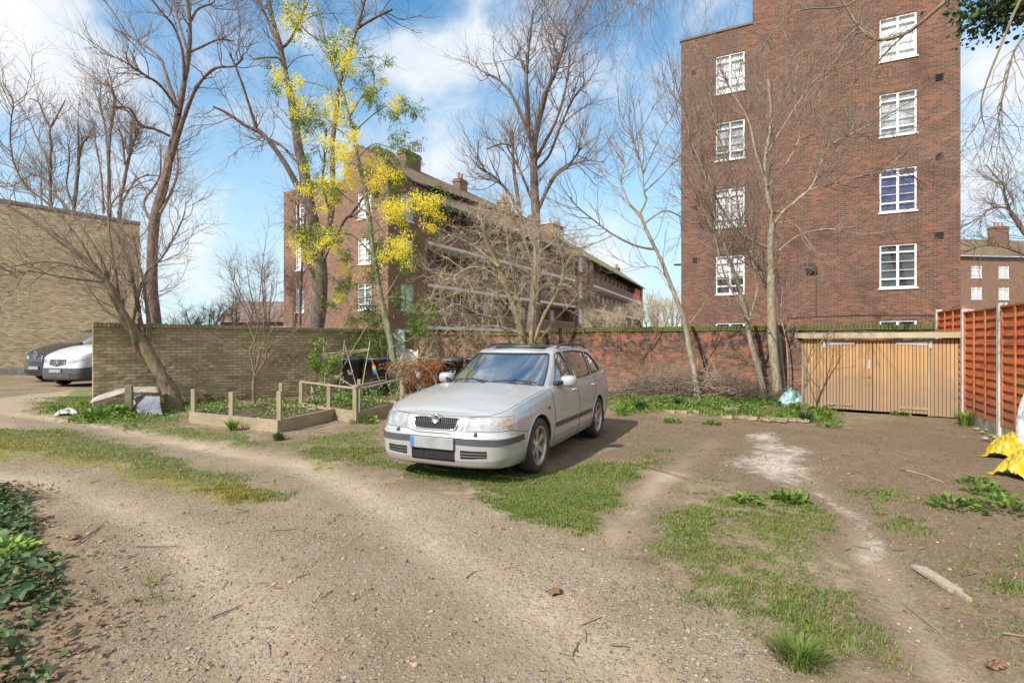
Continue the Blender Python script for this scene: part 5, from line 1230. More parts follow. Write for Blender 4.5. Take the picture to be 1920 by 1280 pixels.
    t.finish(K_DARK, K_TWIG, [dict(n=200, ang=45, len=1.8, r=.026, up=.12, wander=.22, K=7, t0=.3), dict(n=1500, ang=40, len=1.3, r=.008, wander=.15, up=.12, K=7, t0=.2), dict(n=2600, ang=36, len=.6, r=.0042, wander=.18, K=4, t0=.1)])
    # E: light multi-stem shrub against the brown wall
    t = Tree('bare_shrub', 'sprawling bare shrub with pale tan stems, rising behind the car roof', 'shrub', seed=51); Y = 16.0
    t.limb([(985,700),(980,640),(968,590),(950,540),(935,500),(915,460),(905,420),(900,380)], Y, 15.2, 10, 2.5, base='g')
    t.limb([(988,700),(985,640),(975,580),(965,530),(955,480),(950,430),(940,395)], Y, 16.6, 7, 2)
    t.limb([(995,700),(995,640),(1000,580),(1003,520),(1002,460),(985,420),(975,395)], Y, 15.9, 8, 2.5)
    t.limb([(1002,640),(1020,590),(1045,545),(1055,500),(1045,450),(1030,410)], Y, 15.4, 6, 2)
    t.limb([(975,690),(955,640),(935,600),(900,590),(870,575),(845,570)], Y, 14.6, 6, 2); t.limb([(950,540),(920,510),(885,500),(850,520),(820,530)], 15.5, 14.6, 4, 1.5)
    t.limb([(935,500),(900,470),(870,450),(840,440)], 15.4, 15.8, 4, 1.5); t.limb([(1003,480),(1030,460),(1060,440),(1090,470)], 16, 15.2, 4, 1.5); t.limb([(968,590),(940,560),(910,540),(870,545),(830,560)], 16, 16.4, 4, 1.5)
    t.limb([(1010,640),(1040,600),(1070,570),(1090,540)], 16, 16.3, 4, 1.5); t.limb([(990,640),(960,620),(900,610),(860,620)], 15.8, 14.8, 3.5, 1.2)
    t.finish(K_TAN, K_TWIGT, [dict(n=330, ang=55, len=1.2, r=.009, up=.0, wander=.34, K=8, t0=.25, droop=.12), dict(n=2000, ang=50, len=.72, r=.0042, wander=.42, up=.0, K=7, t0=.1, droop=.1), dict(n=3000, ang=45, len=.30, r=.0026, wander=.4, K=5, t0=.1)])
    # G: slim crooked tree, centre right
    t = Tree('slender_tree', 'slim crooked pale trunk rising alone in front of the old red wall', seed=61); Y = 14.
    t.limb([(1306,742),(1300,700),(1290,650),(1284,610),(1272,575),(1255,530),(1240,490),(1222,455),(1206,420),(1200,400)], Y, 13.8, 7, 4, base='g')
    t.limb([(1200,400),(1212,375),(1208,360),(1200,300),(1180,250),(1160,200)], 13.8, 13.5, 3.5, 1.2); t.limb([(1204,412),(1180,380),(1165,340),(1170,300),(1140,240)], 13.8, 14.4, 3.5, 1.2)
    t.limb([(1230,468),(1190,460),(1150,440),(1110,410),(1080,385),(1070,370)], 13.9, 13, 4, 1.5); t.limb([(1150,440),(1130,450),(1080,470),(1060,500)], 13.4, 13.2, 2, 1)
    t.limb([(1206,420),(1250,395),(1300,420),(1330,410)], 13.8, 14.4, 3, 1); t.limb([(1208,360),(1240,330),(1280,290),(1320,280)], 13.7, 14.2, 2.5, 1); t.limb([(1204,330),(1240,250),(1270,200),(1290,140)], 13.7, 14.2, 2.2, .8)
    t.limb([(1200,400),(1150,350),(1120,300),(1100,250)], 13.8, 14.8, 2.2, .8); t.limb([(1255,530),(1230,500),(1190,500),(1150,480)], 14, 14.6, 1.8, .8); t.limb([(1285,615),(1310,585),(1325,560)], 14, 13.8, 2, 1)
    t.finish(K_GREY, K_TWIGG, [dict(n=150, ang=42, len=1.5, r=.011, up=.08, wander=.16, K=9, t0=.35, w=np.array([.3] + [1] * 10)), dict(n=620, ang=40, len=.7, r=.0045, wander=.16, up=.04, K=7, t0=.15), dict(n=1100, ang=40, len=.28, r=.0028, wander=.18, K=4, t0=.1)])
    # H: clump right of it, before the tall block
    t = Tree('multi_stem_tree', 'multi stemmed bare tree with a straight pale main trunk left of the timber shed', seed=71); Y = 13.4
    t.limb([(1460,750),(1455,700),(1450,640),(1446,560),(1444,500),(1442,460),(1445,420),(1440,380),(1432,330),(1437,280),(1447,220),(1440,150)], Y, 13.2, 11, 3, base='g')
    t.limb([(1437,752),(1425,700),(1408,640),(1400,590),(1385,530),(1370,490),(1355,450),(1340,400),(1325,340),(1310,300),(1280,240)], Y, 12.8, 7, 1.5, base='g')
    t.limb([(1472,748),(1465,690),(1456,620),(1440,560),(1420,500),(1395,450),(1385,400),(1375,340),(1345,250),(1330,170)], 13.6, 14.2, 6, 1.5, base='g')
    t.limb([(1442,465),(1410,450),(1380,425),(1350,380),(1330,330),(1300,290),(1290,230),(1270,170)], 13.3, 12.7, 5, 1.2); t.limb([(1445,430),(1465,400),(1490,380),(1520,350),(1540,300),(1560,270),(1620,240),(1690,200)], 13.3, 12.6, 5, 1.2)
    t.limb([(1445,395),(1470,395),(1510,360),(1560,345),(1620,330),(1690,320),(1740,320)], 13.3, 13.8, 4, 1); t.limb([(1432,330),(1415,280),(1400,220),(1370,170),(1350,110)], 13.3, 13.6, 4, 1.2); t.limb([(1437,290),(1480,220),(1520,160),(1570,110),(1590,60)], 13.2, 12.4, 3.5, 1)
    t.limb([(1440,350),(1480,300),(1500,250),(1490,180),(1500,110)], 13.2, 14, 3.5, 1); t.limb([(1405,600),(1420,540),(1410,480),(1415,420)], 13.2, 13, 3.5, 1.2); t.limb([(1400,590),(1360,520),(1340,440),(1310,380),(1280,370)], 13, 12.4, 3, 1)
    t.limb([(1480,760),(1478,690),(1475,640),(1465,590),(1467,540),(1460,520)], 13.5, 13.6, 2.5, 1); t.limb([(1460,470),(1500,440),(1560,430),(1620,440),(1680,430)], 13.3, 12.6, 2.5, .8); t.limb([(1455,640),(1430,600),(1400,590),(1370,570)], 13.3, 12.8, 2, .8)
    t.limb([(1445,420),(1490,420),(1530,470),(1560,480)], 13.3, 12.8, 2.2, .8)
    t.finish(K_GREY, K_TWIGG, [dict(n=430, ang=38, len=1.6, r=.012, up=.1, wander=.14, K=9, t0=.3), dict(n=2900, ang=38, len=.8, r=.0052, wander=.15, up=.05, K=7, t0=.15), dict(n=3800, ang=40, len=.28, r=.0028, wander=.18, K=4, t0=.1)])
    # small saplings
    t = Tree('sapling', 'thin bare sapling growing at the left corner of the timber shed', seed=81); Y = 11.1
    t.limb([(1507,775),(1507,740),(1510,700),(1520,670),(1540,640),(1558,620)], Y, 10.9, 3, 1, base='g'); t.limb([(1512,700),(1500,670),(1493,640)], Y, Y, 1.6, .7); t.limb([(1518,672),(1500,650),(1495,620),(1520,590)], Y, 11.3, 1.4, .6); t.limb([(1508,730),(1522,700),(1550,650),(1570,600)], Y, 11.3, 1.5, .6)
    t.finish(K_BROWN, K_TWIG, [dict(n=26, ang=35, len=.5, r=.005, up=.1, wander=.12, K=6, t0=.3), dict(n=50, ang=35, len=.2, r=.0028, wander=.15, K=4, t0=.2)])
    t = Tree('sapling', 'bare forked sapling standing in the soil behind the front raised bed', seed=82); Y = 12.4
    t.limb([(476,755),(475,720),(478,700)], Y, Y, 4.2, 3.8, base='g'); t.limb([(478,702),(473,680),(470,655),(478,640),(485,600),(487,560),(492,500),(500,440)], Y, Y, 3, .8); t.limb([(477,706),(485,670),(490,650),(500,635),(515,610),(528,590),(545,560)], Y, 12.8, 3, .8)
    t.limb([(478,706),(497,675),(502,655),(520,640),(545,625),(570,605),(580,570)], Y, 12, 2.8, .8); t.limb([(502,655),(497,630),(497,600),(515,560),(520,520)], 12.2, 11.8, 2, .7); t.limb([(470,655),(440,645),(400,635),(355,615)], Y, 11.7, 1.6, .6)
    t.limb([(478,640),(462,600),(450,570),(430,540)], Y, 13, 1.6, .6); t.limb([(545,627),(560,632),(515,632)], 12, 12.2, 1.4, .6)
    t.finish(K_BROWN, K_TWIG, [dict(n=85, ang=38, len=.85, r=.0055, up=.08, wander=.16, K=7, t0=.25), dict(n=240, ang=38, len=.36, r=.003, wander=.18, K=5, t0=.15)])
    # background thicket behind the left wall
    for i, (px, y, h, w) in enumerate([(395,30,3.4,2.0),(445,28,3.9,2.4),(500,27,5.5,2.6),(340,34,3.0,2.2),(1235,70,7.5,4.0),(1262,66,6.5,3.4),(1225,52,5.,3.),(1155,45,4.0,3.),(1120,40,3.4,2.6)]):
        rng = np.random.default_rng(90 + i); x = (px - CX) / F * y
        t = Tree('bare_bush', ['purplish bare bush in the middle of the gap left of the gable', 'rounded bare bush right of centre in the gap left of the gable', 'tall wispy bare bush just left of the brick gable', 'low bare bush beside the dark terrace roof at the far left',
             'far bare tree left of the tall block, over the old wall', 'far bare tree touching the left edge of the tall block', 'bare bush below the far end of the long flats', 'bare scrub before the stair tower of the long flats', 'bare scrub left of the stair tower above the wall'][i], 'bush', 'bare scrub beyond the garden walls', 90 + i)
        for k in range(7):
            a = rng.uniform(-.5, .5); b_ = rng.uniform(-.5, .5); p = np.array([[x, y, 0], [x + a * w * .3, y + b_ * w * .3, h * .35], [x + a * w * .8, y + b_ * w * .8, h * .7], [x + a * w, y + b_ * w, h * rng.uniform(.8, 1)]])
            t.P.append(spline(p, 24)); t.R.append(np.linspace(.05, .012, 24) * y / 30)
        t.finish(K_BROWN, K_TWIG if i < 4 else K_TWIGT, [dict(n=70, ang=42, len=w * .45, r=.016 * y / 30, up=.1, wander=.2, K=6, t0=.2), dict(n=700, ang=40, len=w * .28, r=.008 * y / 30, wander=.2, up=.06, K=5, t0=.1)])
    # right background: bare tree before the distant flats
    t = Tree('bare_tree', 'bare spreading tree before the distant flats beyond the red fence', seed=95)
    for k, L in enumerate([[(1990,560),(1960,500),(1920,440),(1890,380),(1880,340)], [(1960,500),(1900,470),(1850,460),(1815,470)], [(1940,470),(1900,400),(1860,390),(1825,420)], [(1950,490),(1930,420),(1920,360)]]): t.limb(L, 24, 23 + k * .6, 7 if k == 0 else 4, 1.5, base='b' if k == 0 else False, extra=4)
    t.finish(K_BROWN, K_TWIG, [dict(n=90, ang=42, len=1.7, r=.018, up=.05, wander=.2, K=7, t0=.2), dict(n=800, ang=40, len=.9, r=.007, wander=.2, up=.03, K=5, t0=.15)])
    # overhanging tree: its trunk stands out of the frame to the right, limbs reach in over the yard
    t = Tree('overhanging_tree', 'tree reaching in from the top right with mossy branches and hanging twigs', seed=97)
    tr = np.array([[9.6, 5.0, -.2], [9.5, 5.0, 2.5], [9.3, 5.2, 5.0], [8.8, 5.6, 7.5], [8.2, 6.0, 9.0]]); t.P.append(spline(tr, 24)); t.R.append(np.linspace(.30, .15, 24))
    def lim(pts, r0, r1): t.P.append(spline(np.array(pts), 24)); t.R.append(np.linspace(r0, r1, 24))
    q = lambda a, b, y: tuple(P3(a, b, y))
    lim([(9.1, 5.3, 6.0), q(1990,-160,7.2), q(1850,-60,7.5), q(1765,10,7.8), q(1700,62,8.0), q(1645,75,8.1), q(1610,50,8.2), q(1570,-10,8.4), q(1500,-60,8.6)], .045, .010)
    lim([(8.8, 5.6, 7.2), q(1800,-300,7.5), q(1500,-170,7.6), q(1300,-90,7.6), q(1150,-45,7.7), q(1050,-30,7.8)], .045, .010)
    lim([q(1645,75,8.1), q(1610,110,8.2), q(1560,135,8.3), q(1530,175,8.4), q(1500,200,8.5)], .014, .004); lim([q(1700,62,8.0), q(1660,100,8.2), q(1625,140,8.5), q(1560,170,8.8)], .013, .004)
    lim([(8.9, 5.5, 7.0), q(2050,-60,6.5), q(1950,40,6.4), q(1905,90,6.4), q(1885,160,6.4), q(1870,230,6.5), q(1850,310,6.5)], .022, .003); lim([q(1990,-80,6.4), q(1925,-20,6.2), q(1875,90,6.2), q(1840,190,6.3), q(1850,250,6.3)], .02, .004)
    lim([q(1640,-40,8.), q(1590,10,8.), q(1500,20,8.), q(1450,60,8.), q(1430,90,8.)], .016, .004); lim([q(1610,50,8.2), q(1570,90,8.2), q(1540,140,8.3), q(1520,230,8.4), q(1490,260,8.5)], .015, .004); lim([q(1850,310,6.5), q(1890,360,6.5), q(1905,400,6.5)], .007, .003)
    wts = np.array([.0, 1.2, 2.6, .9, .9, .8, .5, 1, .8, .3])
    t.finish(K_BROWN, K_TWIGG, [dict(n=280, ang=50, len=1.15, r=.0055, up=-.14, wander=.26, K=9, t0=.35, w=wts, droop=.15), dict(n=1500, ang=42, len=.5, r=.003, wander=.25, up=-.08, K=7, t0=.15, droop=.15), dict(n=500, ang=40, len=.18, r=.0026, wander=.25, K=4, t0=.1)])
    rng = np.random.default_rng(5); c = np.array([q(1885, 5, 6.8)]) ; n_ = 1500
    C = c + rng.normal(size=(n_, 3)) * np.array([.24, .25, .17]); C = C[(C[:, 2] > P3(0, 62, 6.8)[2] - .12 * np.abs(rng.normal(size=n_)))]
    leaf_cloud('ivy_leaves', C, rng.normal(size=C.shape) + [0, 0, -.6], rng.uniform(.045, .085, len(C)), L_DKGREEN, t.o, t.base, rng, .7)

    # mimosa: slender green-leaved tree with yellow blossom
    t = Tree('mimosa_tree', 'slender leaning mimosa covered in yellow blossom and feathery green leaves', seed=101); Y = 15.2
    main = [(740,722),(738,680),(733,640),(722,590),(710,540),(702,500),(695,450),(688,400),(678,340),(665,290),(660,250),(650,210),(635,160),(620,120),(605,60),(590,0),(580,-40)]
    t.limb(main, Y, 15.6, 9, 1.5, base='g', K=40)
    br = [[(700,480),(660,440),(620,440),(580,440)], [(690,400),(650,370),(620,345),(590,350)], [(695,440),(730,420),(760,410),(800,380),(830,375)], [(684,370),(710,330),(740,310),(715,290)], [(660,250),(700,215),(740,190),(760,195)], [(660,260),(630,240),(600,215),(560,205)],
          [(640,180),(600,160),(550,150),(520,150)], [(625,130),(650,100),(640,85)], [(610,80),(575,60),(550,20)], [(672,310),(640,300),(610,280),(585,240)], [(705,510),(740,480),(770,470),(800,450)], [(702,500),(660,500),(640,530),(600,500)], [(715,560),(760,560),(790,600)], [(722,590),(690,620),(670,640)], [(668,300),(700,270),(740,280),(760,290)],
          [(655,220),(680,180),(700,180),(700,130)], [(690,410),(720,370),(720,340)], [(712,550),(680,560),(640,560)], [(730,620),(760,640),(800,610)], [(715,570),(745,520),(760,500)], [(727,610),(710,650),(690,700),(640,640)]]
    for k, L in enumerate(br): t.limb(L, 15.3, 15.3 + ((k * 37) % 7 - 3) * .3, 2.6, .8)
    t.finish(bark('mimosa_bark', (.12, .13, .07), (.26, .26, .16)), mat('green_twigs', (.13, .12, .06), .9), [dict(n=260, ang=45, len=.6, r=.005, up=-.02, wander=.2, K=6, t0=.2, w=np.array([.5] + [1] * len(br)), tips=1), dict(n=1500, ang=45, len=.28, r=.0022, up=-.06, wander=.2, K=5, t0=.15)])
    rng = np.random.default_rng(8); P = t.last; C = P[:, 1:].reshape(-1, 3); D = np.repeat((P[:, -1] - P[:, 0])[:, None], 4, 1).reshape(-1, 3)
    idx = rng.integers(0, len(C), 24000); CC = C[idx] + rng.normal(0, .035, (24000, 3)); DD = unit(D[idx]) + rng.normal(0, .7, (24000, 3)) + [0, 0, -.5]
    leaf_cloud('leaves', CC, DD, rng.uniform(.05, .11, 24000), L_GREEN, t.o, t.base, rng, .24, (.5, 1.3))
    cl = [(590,450,1.4),(620,440,1.3),(570,455,1.),(632,345,1.2),(615,355,.9),(550,20,1.3),(555,45,.9),(530,145,.9),(537,160,.9),(640,90,1.3),(650,110,.9),(560,195,.9),(575,215,1.),(600,200,.8),(620,195,1.),(632,210,.9),(668,195,1.),(700,178,.7),(715,150,.5),(690,300,1.1),(715,320,1.2),(720,315,.9),(740,190,.6),(745,200,.5),
          (730,385,1.4),(745,390,1.2),(760,395,.9),(795,380,1.),(810,375,1.2),(820,400,.8),(745,465,1.),(765,460,1.1),(735,470,.9),(755,480,.8),(660,508,.9),(640,280,1.),(630,295,1.),(655,270,.9),(610,260,.6),(590,345,.7),(575,350,.6),(637,552,.5),(580,480,.6),(665,245,.6),(545,0,.8),(560,150,.4),(700,340,.9),(605,390,.5),(660,340,.5),(800,420,.6),(575,315,.5),(650,320,.5),(612,350,.9),(655,110,.7)]
    CC = []; DD = []
    for (px, py, s_) in cl:
        y = 15.2 + rng.normal(0, .45); c = P3(px, py, y); n_ = int(470 * s_ ** 1.15)
        for sub in range(5):
            cc = c + rng.normal(0, .17 * s_, 3); k = n_ // 5; CC.append(cc + rng.normal(size=(k, 3)) * np.array([.11, .12, .09]) * s_ - np.abs(rng.normal(size=(k, 1))) * [0, 0, .05]); DD.append(rng.normal(size=(k, 3)) + [0, 0, -.8])
    CC = np.vstack(CC); leaf_cloud('blossom', CC, np.vstack(DD), rng.uniform(.035, .085, len(CC)), L_YEL, t.o, t.base, rng, .35, (.7, 1.15), .08)
    # foliage mass low on the stem
    C = np.vstack([P3(px, py, 15.4) + rng.normal(size=(int(500 * s_), 3)) * np.array([.16, .2, .2]) * s_ for (px, py, s_) in ((705,600,1.2),(690,580,.9),(720,640,.9),(745,560,.8),(660,600,.6),(780,600,.6),(700,520,.8),(720,480,.7),(650,480,.6),(690,650,.8),(665,645,.5))])
    leaf_cloud('leaves', C, rng.normal(size=C.shape) + [0, 0, -1.2], rng.uniform(.05, .13, len(C)), L_GREEN, t.o, t.base, rng, .22, (.35, 1.1))
build_trees()
# ------------------------------------------------------------------ timber shed, fence, beds
def on(px, py): x, y = G(px, py); return (x, y, gz(x, y))
def slat_fn(n, b):
    tc = n.add('ShaderNodeTexCoord').outputs['Object']
    mp = n.add('ShaderNodeMapping', {0: tc}); mp.inputs['Scale'].default_value = (22, 22, 1.1)
    nz = n.noise(mp, 1.6, 6, .65, .4).outputs[0]; s = n.add('ShaderNodeSeparateXYZ', {0: tc}).outputs
    wn = n.add('ShaderNodeTexWhiteNoise', {'W': n.math('FLOOR', n.math('MULTIPLY', s[0], 17.0))}, noise_dimensions='1D').outputs[0]
    wear = n.ss(n.math('ADD', s[2], n.math('MULTIPLY', n.math('SUBTRACT', n.noise(tc, 2.2, 5).outputs[0], .5), 1.4)), 1.25, .25)
    c = n.mix(wn, (.38, .205, .08), (.52, .31, .14)); c = n.mix(n.math('MULTIPLY', n.ss(nz, .45, .75), .6), c, (.50, .31, .14))
    c = n.mix(n.math('MULTIPLY', wear, .75), c, (.24, .175, .12)); n.set(b, 'Base Color', c); b.inputs['Roughness'].default_value = .75
    n.set(b, 'Normal', n.add('ShaderNodeBump', {'Strength': .6, 'Distance': .003, 'Height': nz}))
M_SLAT = mat('larch_slats', fn=slat_fn)
M_HINGE = mat('galvanised_steel', (.62, .64, .66), .4, .7, var=.15)
def build_shed():
    p1 = Vector((6.38, 11.85)); p2 = Vector((8.60, 10.28)); d = (p2 - p1); L = d.length; rz = math.atan2(d.y, d.x); H = 1.56; D = 1.0
    s = empty('garden_shed', (*p1, 0), rz, label='low timber slatted store with double doors against the red fence', cat='shed')
    def slats(x0, x1, z0, z1, y, name, parent, vert=True):
        m = MB(); n = int(round((x1 - x0) / .0585)); w = (x1 - x0) / n; r = random.Random(int(x0 * 99))
        m.box((x0, y + .012, z0), (x1, y + .03, z1), 1)
        for k in range(n):
            e = r.uniform(-.002, .003); m.box((x0 + k * w + .007, y - .012 + e, z0 + r.uniform(0, .006)), (x0 + (k + 1) * w - .007, y + .011, z1), 0)
        return m.build(name, [M_SLAT, mat('dark_backing', (.17, .10, .05), .9)], parent)
    dx0, dx1 = L * .175, L * .805; dm = L * .475
    slats(.04, dx0 - .008, .02, H - .03, 0, 'slatted_panel', s); slats(dx1 + .045, L, .02, H - .03, 0, 'slatted_panel', s)
    MB().box((dx1 + .004, -.02, .02), (dx1 + .04, .03, H - .03)).build('door_post', M_PINE, s)
    for a, b_, lab in ((dx0, dm - .004, None), (dm + .004, dx1, None)):
        dr = slats(a, b_, .05, H - .05, -.004, 'door', s)
        left = a == dx0; hx = a if left else b_; sg = 1 if left else -1
        for z in (H - .12,):
            h = MB(); h.add([(hx, -.024, z + .035), (hx + sg * .50, -.024, z + .012), (hx + sg * .50, -.024, z - .012), (hx, -.024, z - .035), (hx, -.018, z + .035), (hx + sg * .50, -.018, z + .012), (hx + sg * .50, -.018, z - .012), (hx, -.018, z - .035)], [(0, 1, 2, 3), (0, 4, 5, 1), (1, 5, 6, 2), (2, 6, 7, 3)])
            h.box((hx - sg * .05 - .02, -.03, z - .09), (hx - sg * .05 + .02, -.016, z + .05)); h.build('hinge', M_HINGE, dr)
        MB().box((min(hx, hx + sg * .46), -.03, .13), (max(hx, hx + sg * .46), -.017, .18)).build('hinge', M_PINE2, dr)
        if left:
            MB().box((dm - .07, -.03, .92), (dm - .045, -.018, 1.10)).build('bolt', M_HINGE, dr)
            MB().box((dm - .085, -.04, .74), (dm - .035, -.018, .80)).box((dm - .07, -.032, .60), (dm - .05, -.018, .74)).build('padlock', mat('rust', (.30, .12, .05), .8, var=.4, vscale=30), dr)
    c = MB()
    for k in range(16): c.box((-.012, .03 + k * .06, .02), (.012, .082 + k * .06, H - .05 - k * .004))
    c.box((.013, .03, .02), (.03, D, H - .1)); c.box((-.004, -.004, .02), (.036, .028, H - .04)); c.build('side_panel', M_PINE, s)
    b2 = MB(); b2.box((.03, D, .02), (L, D + .02, H - .1)); b2.box((L - .01, .034, .02), (L + .01, D, H - .1)); b2.build('back_panel', M_PINE2, s)
    MB().add([(-.10, -.12, H + .09), (L + .03, -.12, H + .09), (L + .03, D + .1, H + .0), (-.10, D + .1, H + .0), (-.10, -.12, H + .11), (L + .03, -.12, H + .11), (L + .03, D + .1, H + .02), (-.10, D + .1, H + .02)], [(0,3,2,1),(4,5,6,7),(0,1,5,4),(1,2,6,5),(2,3,7,6),(3,0,4,7)]).build('roof', mat('green_roofing_felt', (.11, .12, .08), .9, var=.3), s)
    f = MB(); f.box((-.12, -.145, H - .01), (L + .04, -.123, H + .10)); f.build('fascia_board', M_FASCIA, s)
    f = MB(); f.add([(-.125, -.12, H - .01), (-.125, D + .1, H - .10), (-.125, D + .1, H + .01), (-.125, -.12, H + .10), (-.103, -.12, H - .01), (-.103, D + .1, H - .10), (-.103, D + .1, H + .01), (-.103, -.12, H + .10)], [(0,3,2,1),(4,5,6,7),(0,1,5,4),(1,2,6,5),(2,3,7,6),(3,0,4,7)]); f.build('fascia_board', M_PINE2, s)
build_shed()

def fence_fn(n, b):
    tc = n.add('ShaderNodeTexCoord').outputs['Object']
    mp = n.add('ShaderNodeMapping', {0: tc}); mp.inputs['Scale'].default_value = (1.2, 4, 26)
    nz = n.noise(mp, 2.2, 6, .65, .5).outputs[0]; n2 = n.noise(tc, 1.9, 6, .6).outputs[0]; s = n.add('ShaderNodeSeparateXYZ', {0: tc}).outputs
    c = n.mix(n.ss(nz, .3, .7), (.33, .07, .02), (.58, .165, .05))
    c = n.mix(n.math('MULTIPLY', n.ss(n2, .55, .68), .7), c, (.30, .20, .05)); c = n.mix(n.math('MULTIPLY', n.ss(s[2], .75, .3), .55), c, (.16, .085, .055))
    n.set(b, 'Base Color', c); b.inputs['Roughness'].default_value = .75
    n.set(b, 'Normal', n.add('ShaderNodeBump', {'Strength': .7, 'Distance': .004, 'Height': nz}))
M_FENCE = mat('red_stained_panel', fn=fence_fn)
def build_fence():
    d = Vector((-.444, -.896)); a = Vector((6.77 + .444 * 5.55, 6.72 + .896 * 5.55))        # far post, running towards the camera
    f = empty('panel_fence', (*a, 0), math.atan2(d.y, d.x), label='tall red stained timber panel fence with concrete posts along the right side', cat='fence')
    step = 1.85; r = random.Random(5)
    for k in range(0, 5):
        x0 = k * step + .055; x1 = (k + 1) * step - .055; lift = .0 if k > 0 else .09
        top = 2.0 + lift
        m = MB(); zb = .20 + lift; n = 13; h = (top - zb) / n
        for j in range(n):
            z0 = zb + j * h; wv = [r.uniform(-.006, .006) for _ in range(7)]
            vs = []
            for q in range(7):
                x = x0 + .02 + (x1 - x0 - .04) * q / 6
                vs += [(x, -.002, z0 - .02 + wv[q]), (x, .034, z0 + h + .01), (x, .042, z0 + h + .01), (x, .010, z0 - .02 + wv[q])]
            m.add(vs, [(4*q+i, 4*q+4+i, 4*q+4+(i+1) % 4, 4*q+(i+1) % 4) for q in range(6) for i in range(4)])
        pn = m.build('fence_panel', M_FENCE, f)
        b = MB(); b.box((x0, -.014, zb - .02), (x0 + .045, .055, top)).box((x1 - .045, -.014, zb - .02), (x1, .055, top))
        for t in (1/3, 2/3): xx = x0 + (x1 - x0) * t; b.box((xx - .02, -.024, zb), (xx + .02, -.003, top - .01))
        b.box((x0, -.02, top + .001), (x1, .06, top + .03)); b.build('batten', M_FENCE, pn)
        MB().box((x0, .0, -.1), (x1, .05, zb - .023)).build('gravel_board', mat('mossy_concrete', (.25, .23, .17), .9, var=.35, bump=.004), f)
    for k in range(0, 6):
        lift = 0 if k > 0 else .09
        MB().box((k * step - .05, -.035, -.3), (k * step + .05, .075, 2.08 + lift)).build('fence_post', mat('pale_concrete', (.47, .45, .41), .85, var=.2, bump=.002), f, bevel=.006)
build_fence()

def raised_bed(name, label, c, hgt, posts, rails=(), seed=1):
    """c: four ground corners; boards along the sides"""
    b = empty(name, (c[0][0], c[0][1], 0), 0, label=label, cat='raised bed'); o = Vector((*c[0], 0)); L = lambda p, z=0: Vector((p[0] - o.x, p[1] - o.y, z))
    for i in range(4):
        p, q = L(c[i]), L(c[(i + 1) % 4]); dd = (q - p).normalized() * .028
        m = MB(); nrm = Vector((dd.y, -dd.x, 0)).normalized() * .02
        p = p + dd * (1 if i % 2 else -1); q = q - dd * (1 if i % 2 else -1)
        vs = [p - nrm, q - nrm, q + nrm, p + nrm]; m.add([(v.x, v.y, -.05) for v in vs] + [(v.x, v.y, hgt) for v in vs], [(0,3,2,1),(4,5,6,7),(0,1,5,4),(1,2,6,5),(2,3,7,6),(3,0,4,7)]); m.build('board', M_BOARD, b)
    for (x, y, h) in posts:
        p = L((x, y)); MB().box((p.x - .035, p.y - .035, -.1), (p.x + .035, p.y + .035, h)).build('post', M_PINE, b, bevel=.004)
    for (p, q, z0, z1) in rails:
        a, e = L(p, z0), L(q, z1); MB().bar(a, e, .05, .03).build('rail', M_PINE, b)
    cs = [L(p, hgt - .05) for p in c]; n = 14; V = []
    for i in range(n):
        for j in range(n):
            u, v = i / (n - 1), j / (n - 1); p = cs[0] * (1-u) * (1-v) + cs[1] * u * (1-v) + cs[2] * u * v + cs[3] * (1-u) * v; V.append((p.x, p.y, p.z + random.uniform(-.02, .025)))
    MB().add(V, [(i*n+j, (i+1)*n+j, (i+1)*n+j+1, i*n+j+1) for i in range(n-1) for j in range(n-1)]).build('soil', mat('bed_soil', (.09, .06, .04), .95, var=.5, vscale=20, bump=.01), b, True)
    return b
A = [G(358, 791), G(520, 809), G(631, 783), (-5.1, 11.35)]
def lerp(p, q, t): return (p[0] + (q[0] - p[0]) * t, p[1] + (q[1] - p[1]) * t)
raised_bed('raised_bed', 'nearest weathered timber raised bed with short corner posts, left of the car', A, .19,
    [(*lerp(A[0], A[3], .03), .60), (*lerp(A[0], A[1], .50), .60), (*lerp(A[1], A[2], .03), .66), (*lerp(A[3], A[2], .18), .62)])
Bq = [G(562, 772), G(668, 791), (-2.30, 11.6), (-4.0, 12.6)]
raised_bed('raised_bed', 'rear timber raised bed with posts joined by a rickety top rail', Bq, .2,
    [(*lerp(Bq[0], Bq[1], .03), .62), (*lerp(Bq[0], Bq[1], .55), .66), (*lerp(Bq[1], Bq[0], .02), .68), (*lerp(Bq[1], Bq[2], .04), .64), (*lerp(Bq[1], Bq[2], .93), .62), (*lerp(Bq[2], Bq[3], .05), .66), (*lerp(Bq[3], Bq[2], .3), .62), (*lerp(Bq[0], Bq[3], .3), .55)],
    [(lerp(Bq[0], Bq[1], .02), lerp(Bq[0], Bq[1], 1.0), .64, .62), (lerp(Bq[1], Bq[2], .02), lerp(Bq[1], Bq[2], .95), .60, .68), (lerp(Bq[1], Bq[2], .0), lerp(Bq[2], Bq[3], .3), .66, .62), (lerp(Bq[0], Bq[3], .0), lerp(Bq[0], Bq[3], .4), .6, .56)])

